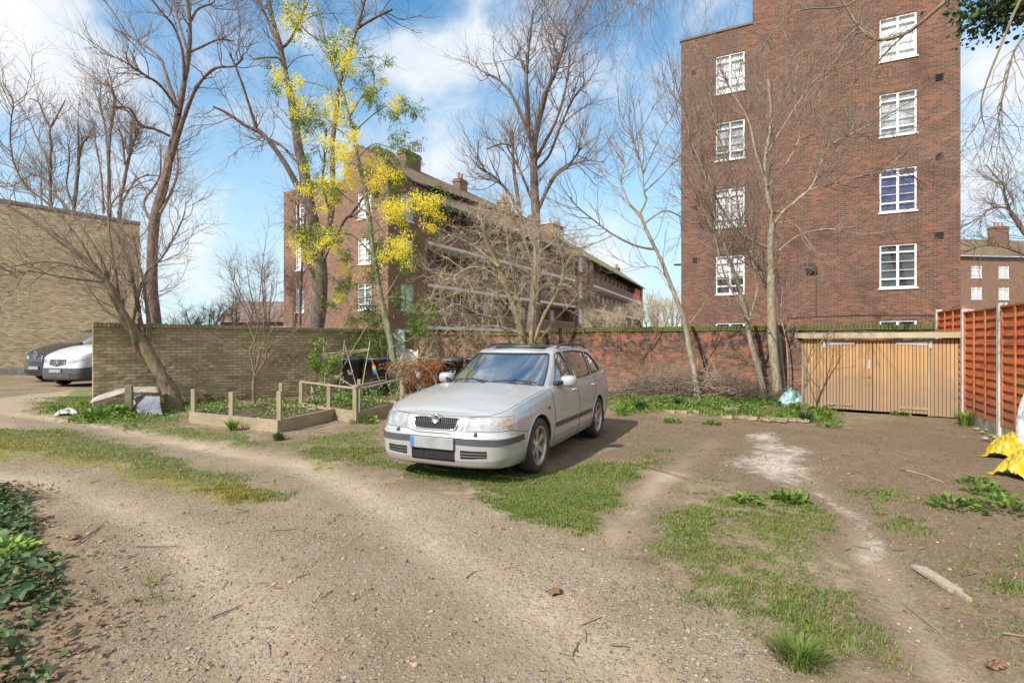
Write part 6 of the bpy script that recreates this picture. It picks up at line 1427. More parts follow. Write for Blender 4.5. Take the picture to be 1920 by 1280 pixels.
# ------------------------------------------------------------------ bins and clutter by the brown wall
def bin_(x, y, rz, label, mark=True, sticker=False, col=(.022, .026, .032)):
    o = empty('wheelie_bin', (x, y, 0), rz, label=label, cat='bin', group='wheelie bins before the brown wall')
    m = MB(); r0, r1 = (.23, .26), (.285, .34); z0, z1 = .08, .98
    def ring(w, d, z, n=24): return [(w * np.sign(math.cos(t)) * abs(math.cos(t)) ** .35, d * np.sign(math.sin(t)) * abs(math.sin(t)) ** .35, z) for t in np.linspace(0, 2 * math.pi, n + 1)[:-1]]
    R = [ring(.21, .24, z0), ring(.225, .25, z0 + .12), ring(.275, .33, z1 - .08), ring(.285, .34, z1 - .08), ring(.285, .34, z1)]; vs = [p for r in R for p in r]
    m.add(vs, [(i * 24 + k, i * 24 + (k + 1) % 24, (i + 1) * 24 + (k + 1) % 24, (i + 1) * 24 + k) for i in range(4) for k in range(24)] + [tuple(range(23, -1, -1))]); pm = mat('bin_plastic', col, .45, var=.25); m.build('bin_body', pm, o, True)
    l = MB(); R = [ring(.30, .36, z1 + .002), ring(.30, .36, z1 + .03), ring(.26, .31, z1 + .065), ring(.1, .12, z1 + .08)]; vs = [p for r in R for p in r]
    l.add(vs, [(i * 24 + k, i * 24 + (k + 1) % 24, (i + 1) * 24 + (k + 1) % 24, (i + 1) * 24 + k) for i in range(3) for k in range(24)] + [tuple(range(72, 96))]); l.tube([(-.2, .36, z1 + .02), (-.2, .42, z1 + .02), (.2, .42, z1 + .02), (.2, .36, z1 + .02)], .014, 6); l.build('lid', pm, o, True)
    for sx in (-1, 1): MB().lathe([(.0, -.03), (.09, -.03), (.1, -.02), (.1, .02), (.09, .03), (0, .03)], c=(sx * .25, .24, .10), axis='X', seg=18).build('bin_wheel', M_RUBBER, o, True)
    w = mat('white_print', (.62, .64, .64), .6)
    if mark:
        k = MB(); yy = -.318
        for (a, b, c, d) in ((-.07, .66, -.055, .80), (.055, .66, .07, .80), (-.07, .80, .07, .815), (-.07, .69, .07, .70), (-.07, .63, .07, .642), (-.055, .59, .055, .60)): k.box((a, yy - .004 + (.98 - b) * .055, b), (c, yy + (.98 - b) * .055 + .02, d))
        k.build('printed_mark', w, o)
    if sticker:
        for i, cc in enumerate(((.7, .08, .05), (.8, .55, .05), (.1, .45, .12), (.05, .2, .6), (.06, .1, .5))): MB().box((-.06 + i * .008, -.325 + i * .004, .80 - i * .055), (.03 + i * .012, -.29 + i * .004, .85 - i * .055)).build('sticker', mat('sticker_%s' % ('red', 'yellow', 'green', 'blue', 'navy')[i], cc, .5), o)
bin_(-4.42, 14.9, .12, 'black wheelie bin with a pale printed mark, leftmost behind the cane frame')
bin_(-3.74, 15.0, -.05, 'dark wheelie bin with a small rainbow coloured sticker', False, True)
bin_(-2.30, 15.55, .0, 'dark wheelie bin half hidden behind the orange dead conifer', False)
bin_(-1.62, 14.75, .1, 'charcoal wheelie bin with a white printed mark beside the car windscreen')
bin_(-.98, 15.1, -.1, 'black wheelie bin farthest right, mostly hidden by the car windscreen', False)

def simple(mb, name, m, label, cat, group=None, loc=(0, 0, 0), rz=0, smooth=False, bevel=0, kind=None):
    o = mb.build(name, m, None, smooth, bevel); o.location = loc; o.rotation_euler = (0, 0, rz); return tag(o, label, cat, group, kind)
# upright pale board, round topped
m = MB(); n = 22; w, h = .19, 1.42
out = [(-w, 0), (w, 0)] + [(w * math.cos(t), h - .32 + .32 * math.sin(t)) for t in np.linspace(0, math.pi, n)]
vs = [(x, z * .10, z) for x, z in out] + [(x, z * .10 + .035, z) for x, z in out]; k = len(out)
m.add(vs, [tuple(range(k)), tuple(range(2 * k - 1, k - 1, -1))] + [(i, i + k, (i + 1) % k + k, (i + 1) % k) for i in range(k)])
simple(m, 'rounded_board', mat('pale_green_cover', (.42, .50, .42), .8, var=.2), 'tall pale green board with a rounded top, upright behind the mimosa trunk', 'board', loc=(-3.38, 15.9, .45), rz=-.1)
simple(MB().box((-.22, -.2, 0), (.22, .2, .447)), 'plinth_block', M_CONC, 'concrete block under the pale green rounded board', 'block', loc=(-3.38, 16.1, 0), rz=-.1, bevel=.01)

def crumple(nx, ny, w, d, h, seed, fold=6, edge=.0, ridge=1.):
    rng = np.random.default_rng(seed); X, Y = np.meshgrid(np.linspace(-1, 1, nx), np.linspace(-1, 1, ny), indexing='ij')
    rr = np.sqrt(X ** 2 + Y ** 2); th = np.arctan2(Y, X); wob = .8 + .35 * vnoise(np.cos(th) * 1.6 + 9, np.sin(th) * 1.6 + seed, seed, 3)
    a = vnoise(X * fold / 2 + 3, Y * fold / 2, seed, 3); rdg = 1 - np.abs(2 * a - 1) ; b = 1 - np.abs(2 * vnoise(X * fold * 1.3 + Y * 2, Y * fold + X * 3, seed + 5, 3) - 1)
    Z = h * (np.clip(1 - rr ** 2 * .75, 0, 1) ** .8) * (.45 + .75 * rdg ** 2) + h * .30 * b ** 3 * ridge * np.clip(1.35 - rr, 0, 1) + .012
    return np.stack([X * w * wob + (b - .5) * .04, Y * d * wob + (a - .5) * .05, Z], -1)
def sheet(name, P, m, label, cat, loc, rz=0, thick=.006, **kw):
    nx, ny, _ = P.shape; i = np.arange(nx * ny).reshape(nx, ny); Q = np.stack([i[:-1, :-1], i[1:, :-1], i[1:, 1:], i[:-1, 1:]], -1).reshape(-1, 4)
    o = np_mesh(name, P.reshape(-1, 3), Q, m, None, True); o.location = loc; o.rotation_euler = (0, 0, rz)
    s = o.modifiers.new('solid', 'SOLIDIFY'); s.thickness = thick; s.offset = -1
    return tag(o, label, cat, **kw)
# clear plastic sheeting hung over a frame
def plast(n, b):
    b.inputs['Base Color'].default_value = (.70, .73, .74, 1); b.inputs['Roughness'].default_value = .25
    tr = n.add('ShaderNodeBsdfTransparent', {'Color': (.9, .92, .92)}); n.l.new(n.add('ShaderNodeMixShader', {0: .62, 1: tr.outputs[0], 2: b.outputs[0]}).outputs[0], n.n['Material Output'].inputs[0])
X, Z = np.meshgrid(np.linspace(-.27, .27, 44), np.linspace(0, 1, 44), indexing='ij')
P = np.stack([X * (1.25 - .35 * Z) + .04 * (vnoise(X * 5, Z * 5, 4) - .5), .22 * (vnoise(X * 9 + 4, Z * 4, 5, 3) - .5) + .3 * (1 - Z) * .3, .3 + Z * (.85 + .2 * vnoise(X * 5 + 3, Z * 0 + 2, 8))], -1)
sheet('plastic_sheet', P, mat('clear_polythene', fn=plast), 'crumpled clear plastic sheeting draped beside the pale green board', 'plastic sheet', (-2.98, 15.6, 0), .1, .003)
fm = MB(); fm.bar((-.0, 0, 0), (.0, 0, 1.15), .05); fm.bar((-.42, .03, 1.08), (.03, .03, 1.02), .05, .03); fm.bar((-.42, .03, 0), (-.42, .03, 1.1), .05)
simple(fm, 'wooden_frame', M_PINE2, 'grey wooden post frame holding the plastic sheeting by the brown wall', 'frame', loc=(-2.42, 16.2, 0))
# teal basket with a red pot, grey tub
o = empty('shopping_basket', (*G(693, 727), .18), .15, label='teal open basket resting behind the rear raised bed', cat='basket')
m = MB()
for z in (0, .07, .14): m.tube([(-.24, -.15, z), (.24, -.15, z), (.24, .15, z), (-.24, .15, z), (-.24, -.15, z)], .007, 5)
for x in np.linspace(-.24, .24, 9):
    for y in (-.15, .15): m.tube([(x, y, 0), (x, y, .14)], .005, 4)
for y in np.linspace(-.15, .15, 6):
    for x in (-.24, .24): m.tube([(x, y, 0), (x, y, .14)], .005, 4)
m.box((-.24, -.15, -.006), (.24, .15, 0)); m.build('basket_body', mat('teal_plastic', (.05, .30, .27), .5), o); h = MB(); h.tube([(-.24, -.05, .14), (-.30, -.05, .26), (-.26, .05, .25), (-.24, .05, .14)], .008, 5); h.build('handle', mat('teal_plastic', (.05, .3, .27)), o)
simple(MB().box((-.5, -.25, 0), (.55, .25, .165)), 'plank_stack', M_PINE2, 'low dark stack of planks under the teal basket', 'plank stack', loc=(*G(700, 727), 0), rz=.1, bevel=.005)
gx, gy = G(693, 727)
simple(MB().lathe([(0, .0), (.05, .0), (.07, .10), (.075, .10), (.065, .105), (.045, .02), (0, .02)], seg=16), 'plant_pot', mat('red_plastic', (.45, .05, .03), .5), 'small red plastic pot inside the teal basket', 'pot', loc=(gx + .03, gy - .0, .19), smooth=True)
gx, gy = G(720, 727)
simple(MB().lathe([(0, .0), (.16, .0), (.22, .14), (.235, .14), (.235, .155), (.205, .15), (.15, .02), (0, .02)], seg=24), 'plastic_tub', mat('grey_tub', (.42, .44, .45), .5), 'round pale grey tub beside the mimosa trunk', 'tub', loc=(gx, gy, .168), smooth=True)
# bamboo cane frame
o = empty('cane_frame', (-4.05, 12.9, 0), label='rickety frame of thin bamboo canes behind the rear raised bed', cat='plant support')
q = lambda a, b_, y: P3(a, b_, y) - np.array([-4.05, 12.9, 0])
for k, (p, r) in enumerate([(q(646,638,12.8), q(634,748,12.6)), (q(694,639,12.7), q(674,752,12.4)), (q(607,633,13.2), q(608,740,13.2)), (q(600,665,13.1), q(694,654,12.65)), (q(646,645,12.8), q(671,735,12.7)), (q(692,662,12.7), q(712,715,12.9)), (q(612,695,12.8), q(668,728,12.4)), (q(595,672,13.2), q(690,657,12.6)), (q(688,610,13.1), q(642,690,13.0))]):
    MB().tube([p, (p + r) / 2 + [0, .0, .01], r], .010 if k < 7 else .007, 6).build('cane', mat('weathered_cane', (.40, .33, .22), .7, var=.3), o)
# trellis on the left wall
wd = Vector((5.8, 5.1)).normalized(); tx = 7.9  # start along wall from its left end is found by pixel
def wall_pt(px, z, off=-.03):
    k = (px - CX) / F; x0, y0 = -9.25, 11.9; t = (k * y0 - x0) / (wd.x - k * wd.y); return Vector((x0 + wd.x * t + wd.y * -off * -1, y0 + wd.y * t - wd.x * -off * -1, z)) 
tr0 = wall_pt(500, 0); o = empty('trellis', (tr0.x, tr0.y, 0), math.atan2(wd.y, wd.x), label='diamond lattice trellis fixed to the mossy left wall', cat='trellis'); m = MB(); TL = (wall_pt(590, 0) - tr0).length
zt, zb = 1.46, .80
k = 0
for x in np.arange(-.6, TL, .22):
    for s_ in (1, -1):
        a, b_ = (x, zb), (x + .55, zt)
        if s_ < 0: a, b_ = (x, zt), (x + .55, zb)
        x0c, x1c = max(0, a[0]), min(TL, b_[0])
        if x1c <= x0c: continue
        f = lambda xx: a[1] + (b_[1] - a[1]) * (xx - a[0]) / .55
        MB().bar((x0c, -.028 - .012 * (s_ > 0), f(x0c)), (x1c, -.028 - .012 * (s_ > 0), f(x1c)), .022, .010).build('lath', M_PINE2, o)
# pale flat roof of garages behind the left wall
g = empty('garage', (-13.7, 20.4, 0), .12, label='low garage with a pale flat roof peeping over the left garden wall', cat='garage')
MB().box((0, 0, 0), (5.0, 4, 1.98)).build('wall', B_MIDW, g); MB().box((-.1, -.15, 1.983), (5.1, 4.1, 2.06)).build('roof', mat('pale_blue_roofing', (.55, .62, .70), .5, var=.15), g)

# ------------------------------------------------------------------ things along the left wall
def slab(name, pts, th, m, label, cat, seed=0):
    """flexible sheet laid through a grid of world points (rows)"""
    P = np.array(pts, float); R = np.array([spline(r, 16) for r in P]); C = np.array([spline(R[:, j], 16) for j in range(16)]).transpose(1, 0, 2)
    C[..., 2] += .03 * (vnoise(C[..., 0] * 5, C[..., 1] * 5, seed) - .5); c0 = C.reshape(-1, 3).mean(0); c0[2] = 0
    return sheet(name, C - c0, m, label, cat, tuple(c0), 0, th)
M_FELT = mat('pinkish_beige_board', (.31, .255, .215), .9, var=.3, vscale=4, bump=.003)
slab('carpet_slab', [[P3(170, 757, 10.7), P3(235, 738, 10.9), P3(250, 737, 11.0), P3(298, 737, 11.0)], [P3(178, 748, 11.0), P3(235, 731, 11.3), P3(252, 729, 11.5), P3(296, 729, 11.5)], [P3(190, 742, 11.4), P3(236, 729, 11.8), P3(256, 727, 12.), P3(294, 727, 12.)]], .035, M_FELT, 'thick beige carpet like slab sagging over the green post at the left wall', 'slab', 3)
slab('metal_sheet', [[P3(250, 742, 11.0), P3(300, 742, 10.95)], [P3(257, 762, 10.85), P3(301, 760, 10.8)], [P3(268, 781, 10.55), P3(305, 776, 10.5)]], .006, mat('blue_grey_sheet', (.12, .125, .16), .6, var=.4), 'bent blue grey sheet leaning below the beige slab', 'sheet', 5)
slab('cardboard_sheet', [[P3(249, 741, 11.05), P3(272, 742, 11.02)], [P3(251, 760, 10.95), P3(271, 764, 10.9)], [P3(262, 776, 10.75), P3(266, 778, 10.7)]], .008, mat('grey_brown_card', (.33, .27, .25), .9), 'grey brown card flap beside the bent blue grey sheet', 'card', 6)
x, y, z = on(242, 778); simple(MB().box((-.06, -.05, -.1), (.06, .05, .60)), 'timber_post', mat('algae_green_timber', (.16, .17, .10), .85, var=.3, bump=.003), 'short algae green timber post holding up the beige slab', 'post', loc=(x, y, 0), rz=.3, bevel=.006)
x, y, z = on(125, 778); sheet('rag', crumple(30, 22, .20, .10, .10, 3, 6), mat('white_cloth', (.46, .44, .42), .8, var=.3), 'small crumpled white rag in the weeds near the end of the left wall', 'rag', (x, y, z), .4, .004)
# log pile
lp = empty('log_pile', (*G(352, 752), 0), label='small dark pile of old logs and roots by the leaning tree', cat='log pile')
r = random.Random(4)
for k in range(11):
    a = r.uniform(-.5, .5); x0 = r.uniform(-.25, .25); y0 = r.uniform(-.2, .2); z0 = .05 + .05 * (k // 3); l = r.uniform(.2, .42)
    MB().tube([(x0 - l * math.cos(a), y0 - l * math.sin(a), z0), (x0, y0 + r.uniform(-.05, .05), z0 + .04), (x0 + l * math.cos(a), y0 + l * math.sin(a), z0 + .01)], [.035, .05, .03], 8).build('log', K_BROWN, lp, True)

# ------------------------------------------------------------------ brushwood, bricks, bags
rng = np.random.default_rng(44)
N = 1100; px = rng.uniform(1140, 1490, N); u = (px - 1140) / 350; yy = 15.3 - 1.55 * u + rng.uniform(-.75, .15, N); hh = np.clip(np.sin(np.pi * np.clip(u * 1.1, 0, 1)) * .62 + .12, .05, .75)
S = np.stack([(px - CX) / F * yy, yy, rng.uniform(0.02, 1, N) ** 1.3 * hh], 1); D = np.stack([rng.normal(0, 1, N), rng.normal(0, .35, N), rng.normal(0.05, .22, N)], 1)
Ps = grow(S - unit(D) * .4, D, rng.uniform(.5, 1.7, N), 8, .09, -.01, rng); Ps[..., 2] = np.maximum(Ps[..., 2], .01)
V, Q = tubes_np(Ps, rng.uniform(.003, .011, N)[:, None] * np.linspace(1, .4, 8)[None], 4)
S2, D2, r2, _ = spawn(Ps, np.full((N, 8), .006), 1600, .2, 1, 40, rng); P2 = grow(S2, D2, rng.uniform(.15, .5, 1600), 5, .15, 0, rng); P2[..., 2] = np.maximum(P2[..., 2], .01)
V2, Q2 = tubes_np(P2, np.full((1600, 5), .0032), 3)
o = np_mesh('brushwood', np.vstack([V, V2]), np.vstack([Q, Q2 + len(V)]), mat('old_brushwood', (.27, .20, .15), .9, var=.5, vscale=1.5)); tag(o, 'tangled heap of cut brushwood along the foot of the old red wall', 'brushwood', kind='stuff')
ordn = ['first', 'second', 'third', 'fourth', 'fifth', 'sixth', 'seventh', 'eighth', 'ninth', 'tenth']
EB = [(1255,773,.05),(1278,774,.0),(1300,774,-.04),(1361,784,.05),(1388,784,.3),(1408,786,-.1),(1437,788,.03),(1462,789,-.02),(1486,789,.1),(1504,790,-.05)]
bm_ = MB(); bm_.box((-.115, -.05, 0), (.115, .05, .068)); brk = None
for k, (px, py, a) in enumerate(EB):
    if brk is None: brk = bm_.build('edging_brick', mat('weathered_brick', (.27, .20, .13), .9, var=.45, vscale=9, bump=.006), bevel=.008); o = brk
    else: o = brk.copy(); COL.objects.link(o)
    x, y, z = on(px, py); o.location = (x, y, max(z, 0) - .012); o.rotation_euler = (random.uniform(-.08, .08), random.uniform(-.06, .06), -.42 + a)
    tag(o, '%s brick from the left in the loose edging row before the weeds' % ordn[k], 'brick', 'loose bricks edging the weedy border')
x, y, z = on(1372, 774); tag(simple(MB().box((-.14, -.07, 0), (.14, .07, .07)), 'broken_slab', mat('weathered_brick', (.27, .2, .13)), 'pale broken slab tilted on the edging bricks amid the weeds', 'slab', loc=(x, y, .04), rz=.5, bevel=.01))
x, y, z = on(1482, 762); sheet('rubbish_bag', crumple(30, 26, .30, .22, .30, 9, 5), mat('pale_turquoise_plastic', (.25, .40, .40), .4, var=.5, vscale=7), 'small crumpled white and turquoise bag of rubbish left of the shed', 'bag', (x, y, z), .2, .004)
MY = mat('yellow_tarpaulin', (.46, .33, .015), .5, var=.3, vscale=6, coat=.2)
x, y, z = on(1893, 856); sheet('yellow_sack', crumple(56, 44, .34, .24, .24, 12, 8, ridge=.9), MY, 'crumpled bright yellow plastic sack at the fence foot, the farther of two', 'sack', (x + .06, y, z), .35, .004)
x, y, z = on(1912, 893); sheet('yellow_sack', crumple(60, 48, .36, .25, .22, 15, 8, ridge=.9), MY, 'crumpled bright yellow plastic sack at the right frame edge, the nearer of two', 'sack', (x + .14, y, z), .25, .004)
# woven bulk bag standing at the frame edge
bb = MB(); n = 36; rows = []
for z in np.linspace(0, 1, 22):
    ring = []
    for t in np.linspace(0, 2 * math.pi, n + 1)[:-1]:
        w = .42 * (1 - .18 * z ** 3 + .05 * math.sin(z * 5)); k_ = 1 + .07 * (vnoise(np.array([math.cos(t) * 2 + 5]), np.array([math.sin(t) * 2 + z * 3]), 3)[0] - .5) * 2
        ring.append((w * k_ * np.sign(math.cos(t)) * abs(math.cos(t)) ** .5, w * k_ * np.sign(math.sin(t)) * abs(math.sin(t)) ** .5, z * .95))
    rows.append(ring)
bb.add([p for r_ in rows for p in r_], [(i * n + k, i * n + (k + 1) % n, (i + 1) * n + (k + 1) % n, (i + 1) * n + k) for i in range(21) for k in range(n)] + [tuple(21 * n + k for k in range(n))])
def bagfn(n, b):
    tc = n.add('ShaderNodeTexCoord').outputs['Object']; nz = n.noise(tc, 5, 5, .7).outputs[0]
    n.set(b, 'Base Color', n.mix(n.ss(nz, .50, .62), (.66, .68, .72), (.34, .37, .46))); b.inputs['Roughness'].default_value = .6
    n.set(b, 'Normal', n.add('ShaderNodeBump', {'Strength': 1.0, 'Distance': .03, 'Height': n.noise(tc, 9, 4).outputs[0]}))
simple(bb, 'bulk_bag', mat('woven_white_bag', fn=bagfn), 'white woven builders bag cut off by the right edge of the picture', 'bag', loc=(6.86, 6.62, 0), rz=.3, smooth=True)
# stones by the fence foot
sx = [(1832, 806), (1842, 812), (1851, 808), (1858, 818), (1868, 822), (1848, 824), (1876, 826), (1838, 800), (1829, 797)]
for k, (px, py) in enumerate(sx):
    x, y, z = on(px, py); rg = np.random.default_rng(k); bmx = MB(); s_ = .028 + .022 * rg.random()
    bmx.lathe([(0, -s_ * .5), (s_ * .8, -s_ * .35), (s_ * 1.1, 0), (s_ * .8, s_ * .45), (0, s_ * .6)], seg=9); bmx.v = [tuple(np.array(v) * (1 + .15 * rg.normal(size=3)) * [1.2, 1, 1]) for v in bmx.v]
    dark = k == 6
    simple(bmx, 'cobble', mat('dark_cobble', (.05, .05, .06), .7) if dark else mat('buff_cobble', (.27, .225, .155), .85, var=.35, vscale=8), '%s cobble, counting towards the camera, in the row along the fence foot' % ordn[k], 'stone', 'cobbles along the fence foot', loc=(x, y, max(z, 0) + .02), rz=k, smooth=True)
# loose timber and sticks on the ground
x, y, z = on(1765, 1088); m = MB(); vs = [(-.23, -.035), (.12, -.04), (.13, -.015), (.24, -.022), (.24, .008), (.15, .015), (.13, .038), (-.20, .038)]; k = len(vs)
m.add([(a, b, 0) for a, b in vs] + [(a, b, .022) for a, b in vs], [tuple(range(k - 1, -1, -1)), tuple(range(k, 2 * k))] + [(i, (i + 1) % k, (i + 1) % k + k, i + k) for i in range(k)])
o = simple(m, 'broken_plank', wood('grey_plank', (.27, .22, .16), (.40, .34, .26)), 'short weathered broken plank lying on the earth at the lower right', 'plank', loc=(x, y, z + .006), rz=-1.66); 
for label, pts, r_, mm in (('long pale curved stick on bare earth nearest the lower right', [(1690,1118),(1730,1150),(1765,1178),(1777,1200)], .0045, K_TWIGG), ('thin dark twig lying across the track beside the left ivy', [(135,1022),(165,1005),(195,980)], .007, K_TWIG),
                       ('short pale forked stick on the gravel at the lower left centre', [(465,1178),(500,1195),(503,1220)], .0045, K_TWIGG), ('dark twig on the gravel below the long moss strip', [(395,1150),(430,1135),(455,1125)], .006, K_TWIG), ('crooked twig lying on the bare track right of the car front', [(1185,868),(1235,880),(1290,897)], .010, K_BROWN),
                       ('small hooked twig on the track left of centre', [(440,952),(463,957),(442,966)], .006, K_TWIGG), ('thin branch lying on the grass at the far lower right edge', [(1880,1188),(1920,1196),(1960,1205)], .006, K_TWIGG), ('thin pale stem lying in the earth beside the yellow sacks', [(1700,880),(1740,892),(1770,905)], .006, K_TWIGT),
                       ('straight stick fragment in the middle of the left gravel', [(255,1022),(300,1020),(336,1018)], .005, K_TWIG)):
    P = np.array([np.array(on(*p)) for p in pts]); P[:, 2] += r_ + .006; c = P.mean(0); simple(MB().tube(spline(P - c, 14), np.linspace(r_, r_ * .5, 14), 6), 'stick', mm, label, 'stick', 'loose sticks on the ground', loc=tuple(c))
# street lamp far behind, between the buildings
lp = empty('street_lamp', (13.0, 42, 0), label='grey street lamp beyond the old wall at the left edge of the tall block', cat='street lamp')
c = P3(1281, 497, 42) - np.array([13.0, 42, 0]); lp.location = (c[0] + 13.0 + .15, 42, 0)
MB().tube([(0, 0, 0), (0, 0, 5), (0, 0, c[2] - .2)], [.08, .06, .045], 8).build('pole', M_TRIM, lp); MB().tube([(0, 0, c[2] - .2), (-.1, 0, c[2] + .02), (-.35, 0, c[2] + .05)], .04, 6).build('arm', M_TRIM, lp); MB().box((-.85, -.12, c[2] - .04), (-.33, .12, c[2] + .10)).build('lamp_head', M_TRIM, lp, bevel=.04)

# ------------------------------------------------------------------ plants and ground cover
def tuft(name, x, y, label, cat, h=.3, n=60, spread=.14, m=L_DKGREEN, w=.012, seed=1, group=None, curl=.5):
    rg = np.random.default_rng(seed); V = []; Fq = []; T = []
    for k in range(n):
        a = rg.uniform(0, 2 * math.pi); r0 = spread * .35 * rg.random(); L = h * rg.uniform(.6, 1.15); out_ = rg.uniform(.1, curl); b = rg.uniform(.6, 1.3)
        p = np.array([r0 * math.cos(a), r0 * math.sin(a), 0]); dz = np.array([math.cos(a), math.sin(a), 0]); sd = np.array([-math.sin(a), math.cos(a), 0]) * w * .5
        i0 = len(V)
        for q, t in enumerate((0, .35, .7, 1.)):
            c = p + dz * (out_ * L * t ** 1.7) + np.array([0, 0, L * (t - .25 * out_ * t ** 3)]); ww = (1, 1.1, .8, .1)[q]; V += [c - sd * ww, c + sd * ww]; T += [[b, b, b * .9]] * 2
        Fq += [(i0 + 2*q, i0 + 2*q+1, i0 + 2*q+3, i0 + 2*q+2) for q in range(3)]
    o = np_mesh(name, V, np.array(Fq), m, None, col=np.array(T)); o.location = (x, y, gz(x, y) - .005); return tag(o, label, cat, group)
def rosette(name, x, y, label, cat, r=.2, n=70, h=.15, m=L_GREEN, size=.09, asp=.55, seed=1, group=None, tint=(.6, 1.3)):
    rg = np.random.default_rng(seed); a = rg.uniform(0, 2 * math.pi, n); rr = r * 1.0 * np.sqrt(rg.random(n)); z = h * (1 - (rr / r) ** 2) * rg.uniform(.3, 1, n)
    C = np.stack([rr * np.cos(a), rr * np.sin(a), z], 1); D = np.stack([np.cos(a), np.sin(a), rg.uniform(.0, .9, n)], 1)
    o = leaf_cloud(name, C, D, rg.uniform(.6, 1.3, n) * size, m, None, np.zeros(3), rg, asp, tint, .1, up=2.5); o.location = (x, y, gz(x, y)); return tag(o, label, cat, group)
GT = 'strappy leaved clumps in the borders'
for k, (px, py, h, lab) in enumerate([(1510, 790, .24, 'strappy green clump at the left foot of the timber shed doors'), (1548, 785, .22, 'strappy green clump just right of the thin sapling by the shed'), (1366, 752, .28, 'dark strappy clump before the brushwood between the two pale trunks'), (1808, 797, .30, 'dark strappy clump in the corner where shed meets fence'),
                                 (1272, 762, .26, 'strappy clump left of the slim crooked trunk'), (1165, 778, .22, 'strappy clump just behind the rear wheel of the car'), (1200, 768, .22, 'second strappy clump right of the car tail'), (437, 806, .20, 'small spiky clump against the front board of the nearest raised bed'), (523, 822, .13, 'low bright tuft at the near corner of the front raised bed'), (1495, 772, .22, 'strappy clump beside the crumpled turquoise bag')]):
    x, y = G(px, py); tuft('leafy_clump', x, y, lab, 'plant', h, 90, .22, L_GREEN if k % 2 else L_DKGREEN, .018, 200 + k, GT, .8)
x, y = G(1500, 1235); tuft('grass_tuft', x, y, 'big spiky grass tuft in the foreground right of the gravel', 'grass tuft', .10, 420, .32, L_GRASS, .005, 240, None, 1.3)
for k, (px, py, r, s_, lab) in enumerate([(205, 782, .34, .13, 'broad leaved green clump under the beige slab'), (175, 786, .30, .12, 'broad leaved green clump left of the beige slab, by the white rag'), (318, 758, .26, .16, 'large leaved green plant at the foot of the leaning tree'), (1400, 938, .12, .06, 'low round green weed in the middle of the right earth'), (1481, 935, .11, .09, 'small upright pale green weed below the white chalky patch'),
                                     (1830, 905, .15, .055, 'grey green leafy weed trailing by the yellow sacks'), (1850, 925, .15, .06, 'middle grey green weed in the trail left of the sacks'), (1885, 960, .24, .075, 'large sage coloured weed near the right frame edge'), (1785, 950, .16, .06, 'sparse small weed on bare earth left of the sage coloured one'),
                                     (683, 790, .20, .10, 'fresh green weed at the near corner of the rear raised bed'), (1260, 790, .15, .06, 'small green weed on the earth before the edging bricks'), (1335, 795, .13, .06, 'flat weed on the earth right of the first three bricks'), (1688, 778, .16, .06, 'little green weed before the right shed door'), (12, 1032, .14, .08, 'bright lime green plant rising out of the left ivy')]):
    x, y = G(px, py); rosette('weed', x, y, lab, 'plant', r, 110, r * .6, L_GREEN, s_, .5, 260 + k, 'separate weeds on the ground', (1.1, 2.0) if k == 13 else (.55, 1.25))
# leafy shrub behind the bed, orange dead conifer
t = Tree('leafy_shrub', 'young green leafy shrub behind the rear raised bed, before the trellis', 'shrub', seed=301)
t.limb([(606,742),(605,700),(600,670),(596,650)], 12.8, 12.8, 2.5, 1, base='g'); t.limb([(605,725),(618,700),(626,680)], 12.8, 12.6, 1.8, .8); t.limb([(605,720),(592,690),(590,670)], 12.8, 13, 1.8, .8)
t.finish(K_BROWN, K_TWIGG, [dict(n=60, ang=45, len=.3, r=.004, up=.1, wander=.2, K=5, t0=.2)]); rg = np.random.default_rng(31); P = t.last; C = P[:, 1:].reshape(-1, 3); idx = rg.integers(0, len(C), 900)
leaf_cloud('leaves', C[idx] + rg.normal(0, .03, (900, 3)), rg.normal(size=(900, 3)) + [0, 0, .2], rg.uniform(.04, .08, 900), L_GREEN, t.o, t.base, rg, .6, (.7, 1.5))
t = Tree('dead_conifer', 'small orange brown dead conifer between the bins and the car bonnet', 'shrub', seed=303)
t.limb([(800,752),(795,720),(788,690),(782,672)], 13.3, 13.3, 3, 1, base='g'); t.limb([(800,740),(812,712),(815,690)], 13.3, 13.2, 2, .8); t.limb([(797,735),(775,710),(765,695)], 13.3, 13.4, 2, .8); t.limb([(815,745),(818,722),(812,705),(800,690),(775,680),(750,690)], 12.9, 13.0, 2.6, 1)
t.finish(K_TAN, K_TWIGT, [dict(n=70, ang=50, len=.36, r=.005, up=.1, wander=.22, K=5, t0=.15), dict(n=120, ang=45, len=.25, r=.003, up=0, wander=.3, K=5, t0=.1)]); P = t.last; C = np.vstack([P.reshape(-1, 3)]); C = C[C[:, 2] < 1.0]; idx = rg.integers(0, len(C), 3600)
leaf_cloud('dead_needles', C[idx] + rg.normal(0, .05, (3600, 3)), rg.normal(size=(3600, 3)) + [0, 0, -1.0], rg.uniform(.04, .09, 3600), L_ORANGE, t.o, t.base, rg, .22, (.5, 1.35), .08)
t = Tree('bramble', 'tangle of bare pale stems arching over the bins beside the mimosa', 'bramble', seed=305)
for k in range(7):
    rg = np.random.default_rng(400 + k); t.limb([(735 + k * 9, 740), (740 + k * 8 + rg.uniform(-25, 25), 700), (755 + k * 9 + rg.uniform(-30, 30), 672), (790 + rg.uniform(-70, 60), 680 + rg.uniform(-25, 30))], 14.2, 13.9, 1.8, .8, base='g')
t.finish(K_TAN, K_TWIGT, [dict(n=130, ang=50, len=.6, r=.004, up=0, wander=.32, K=7, t0=.3), dict(n=260, ang=50, len=.25, r=.0025, wander=.3, K=5, t0=.1)])

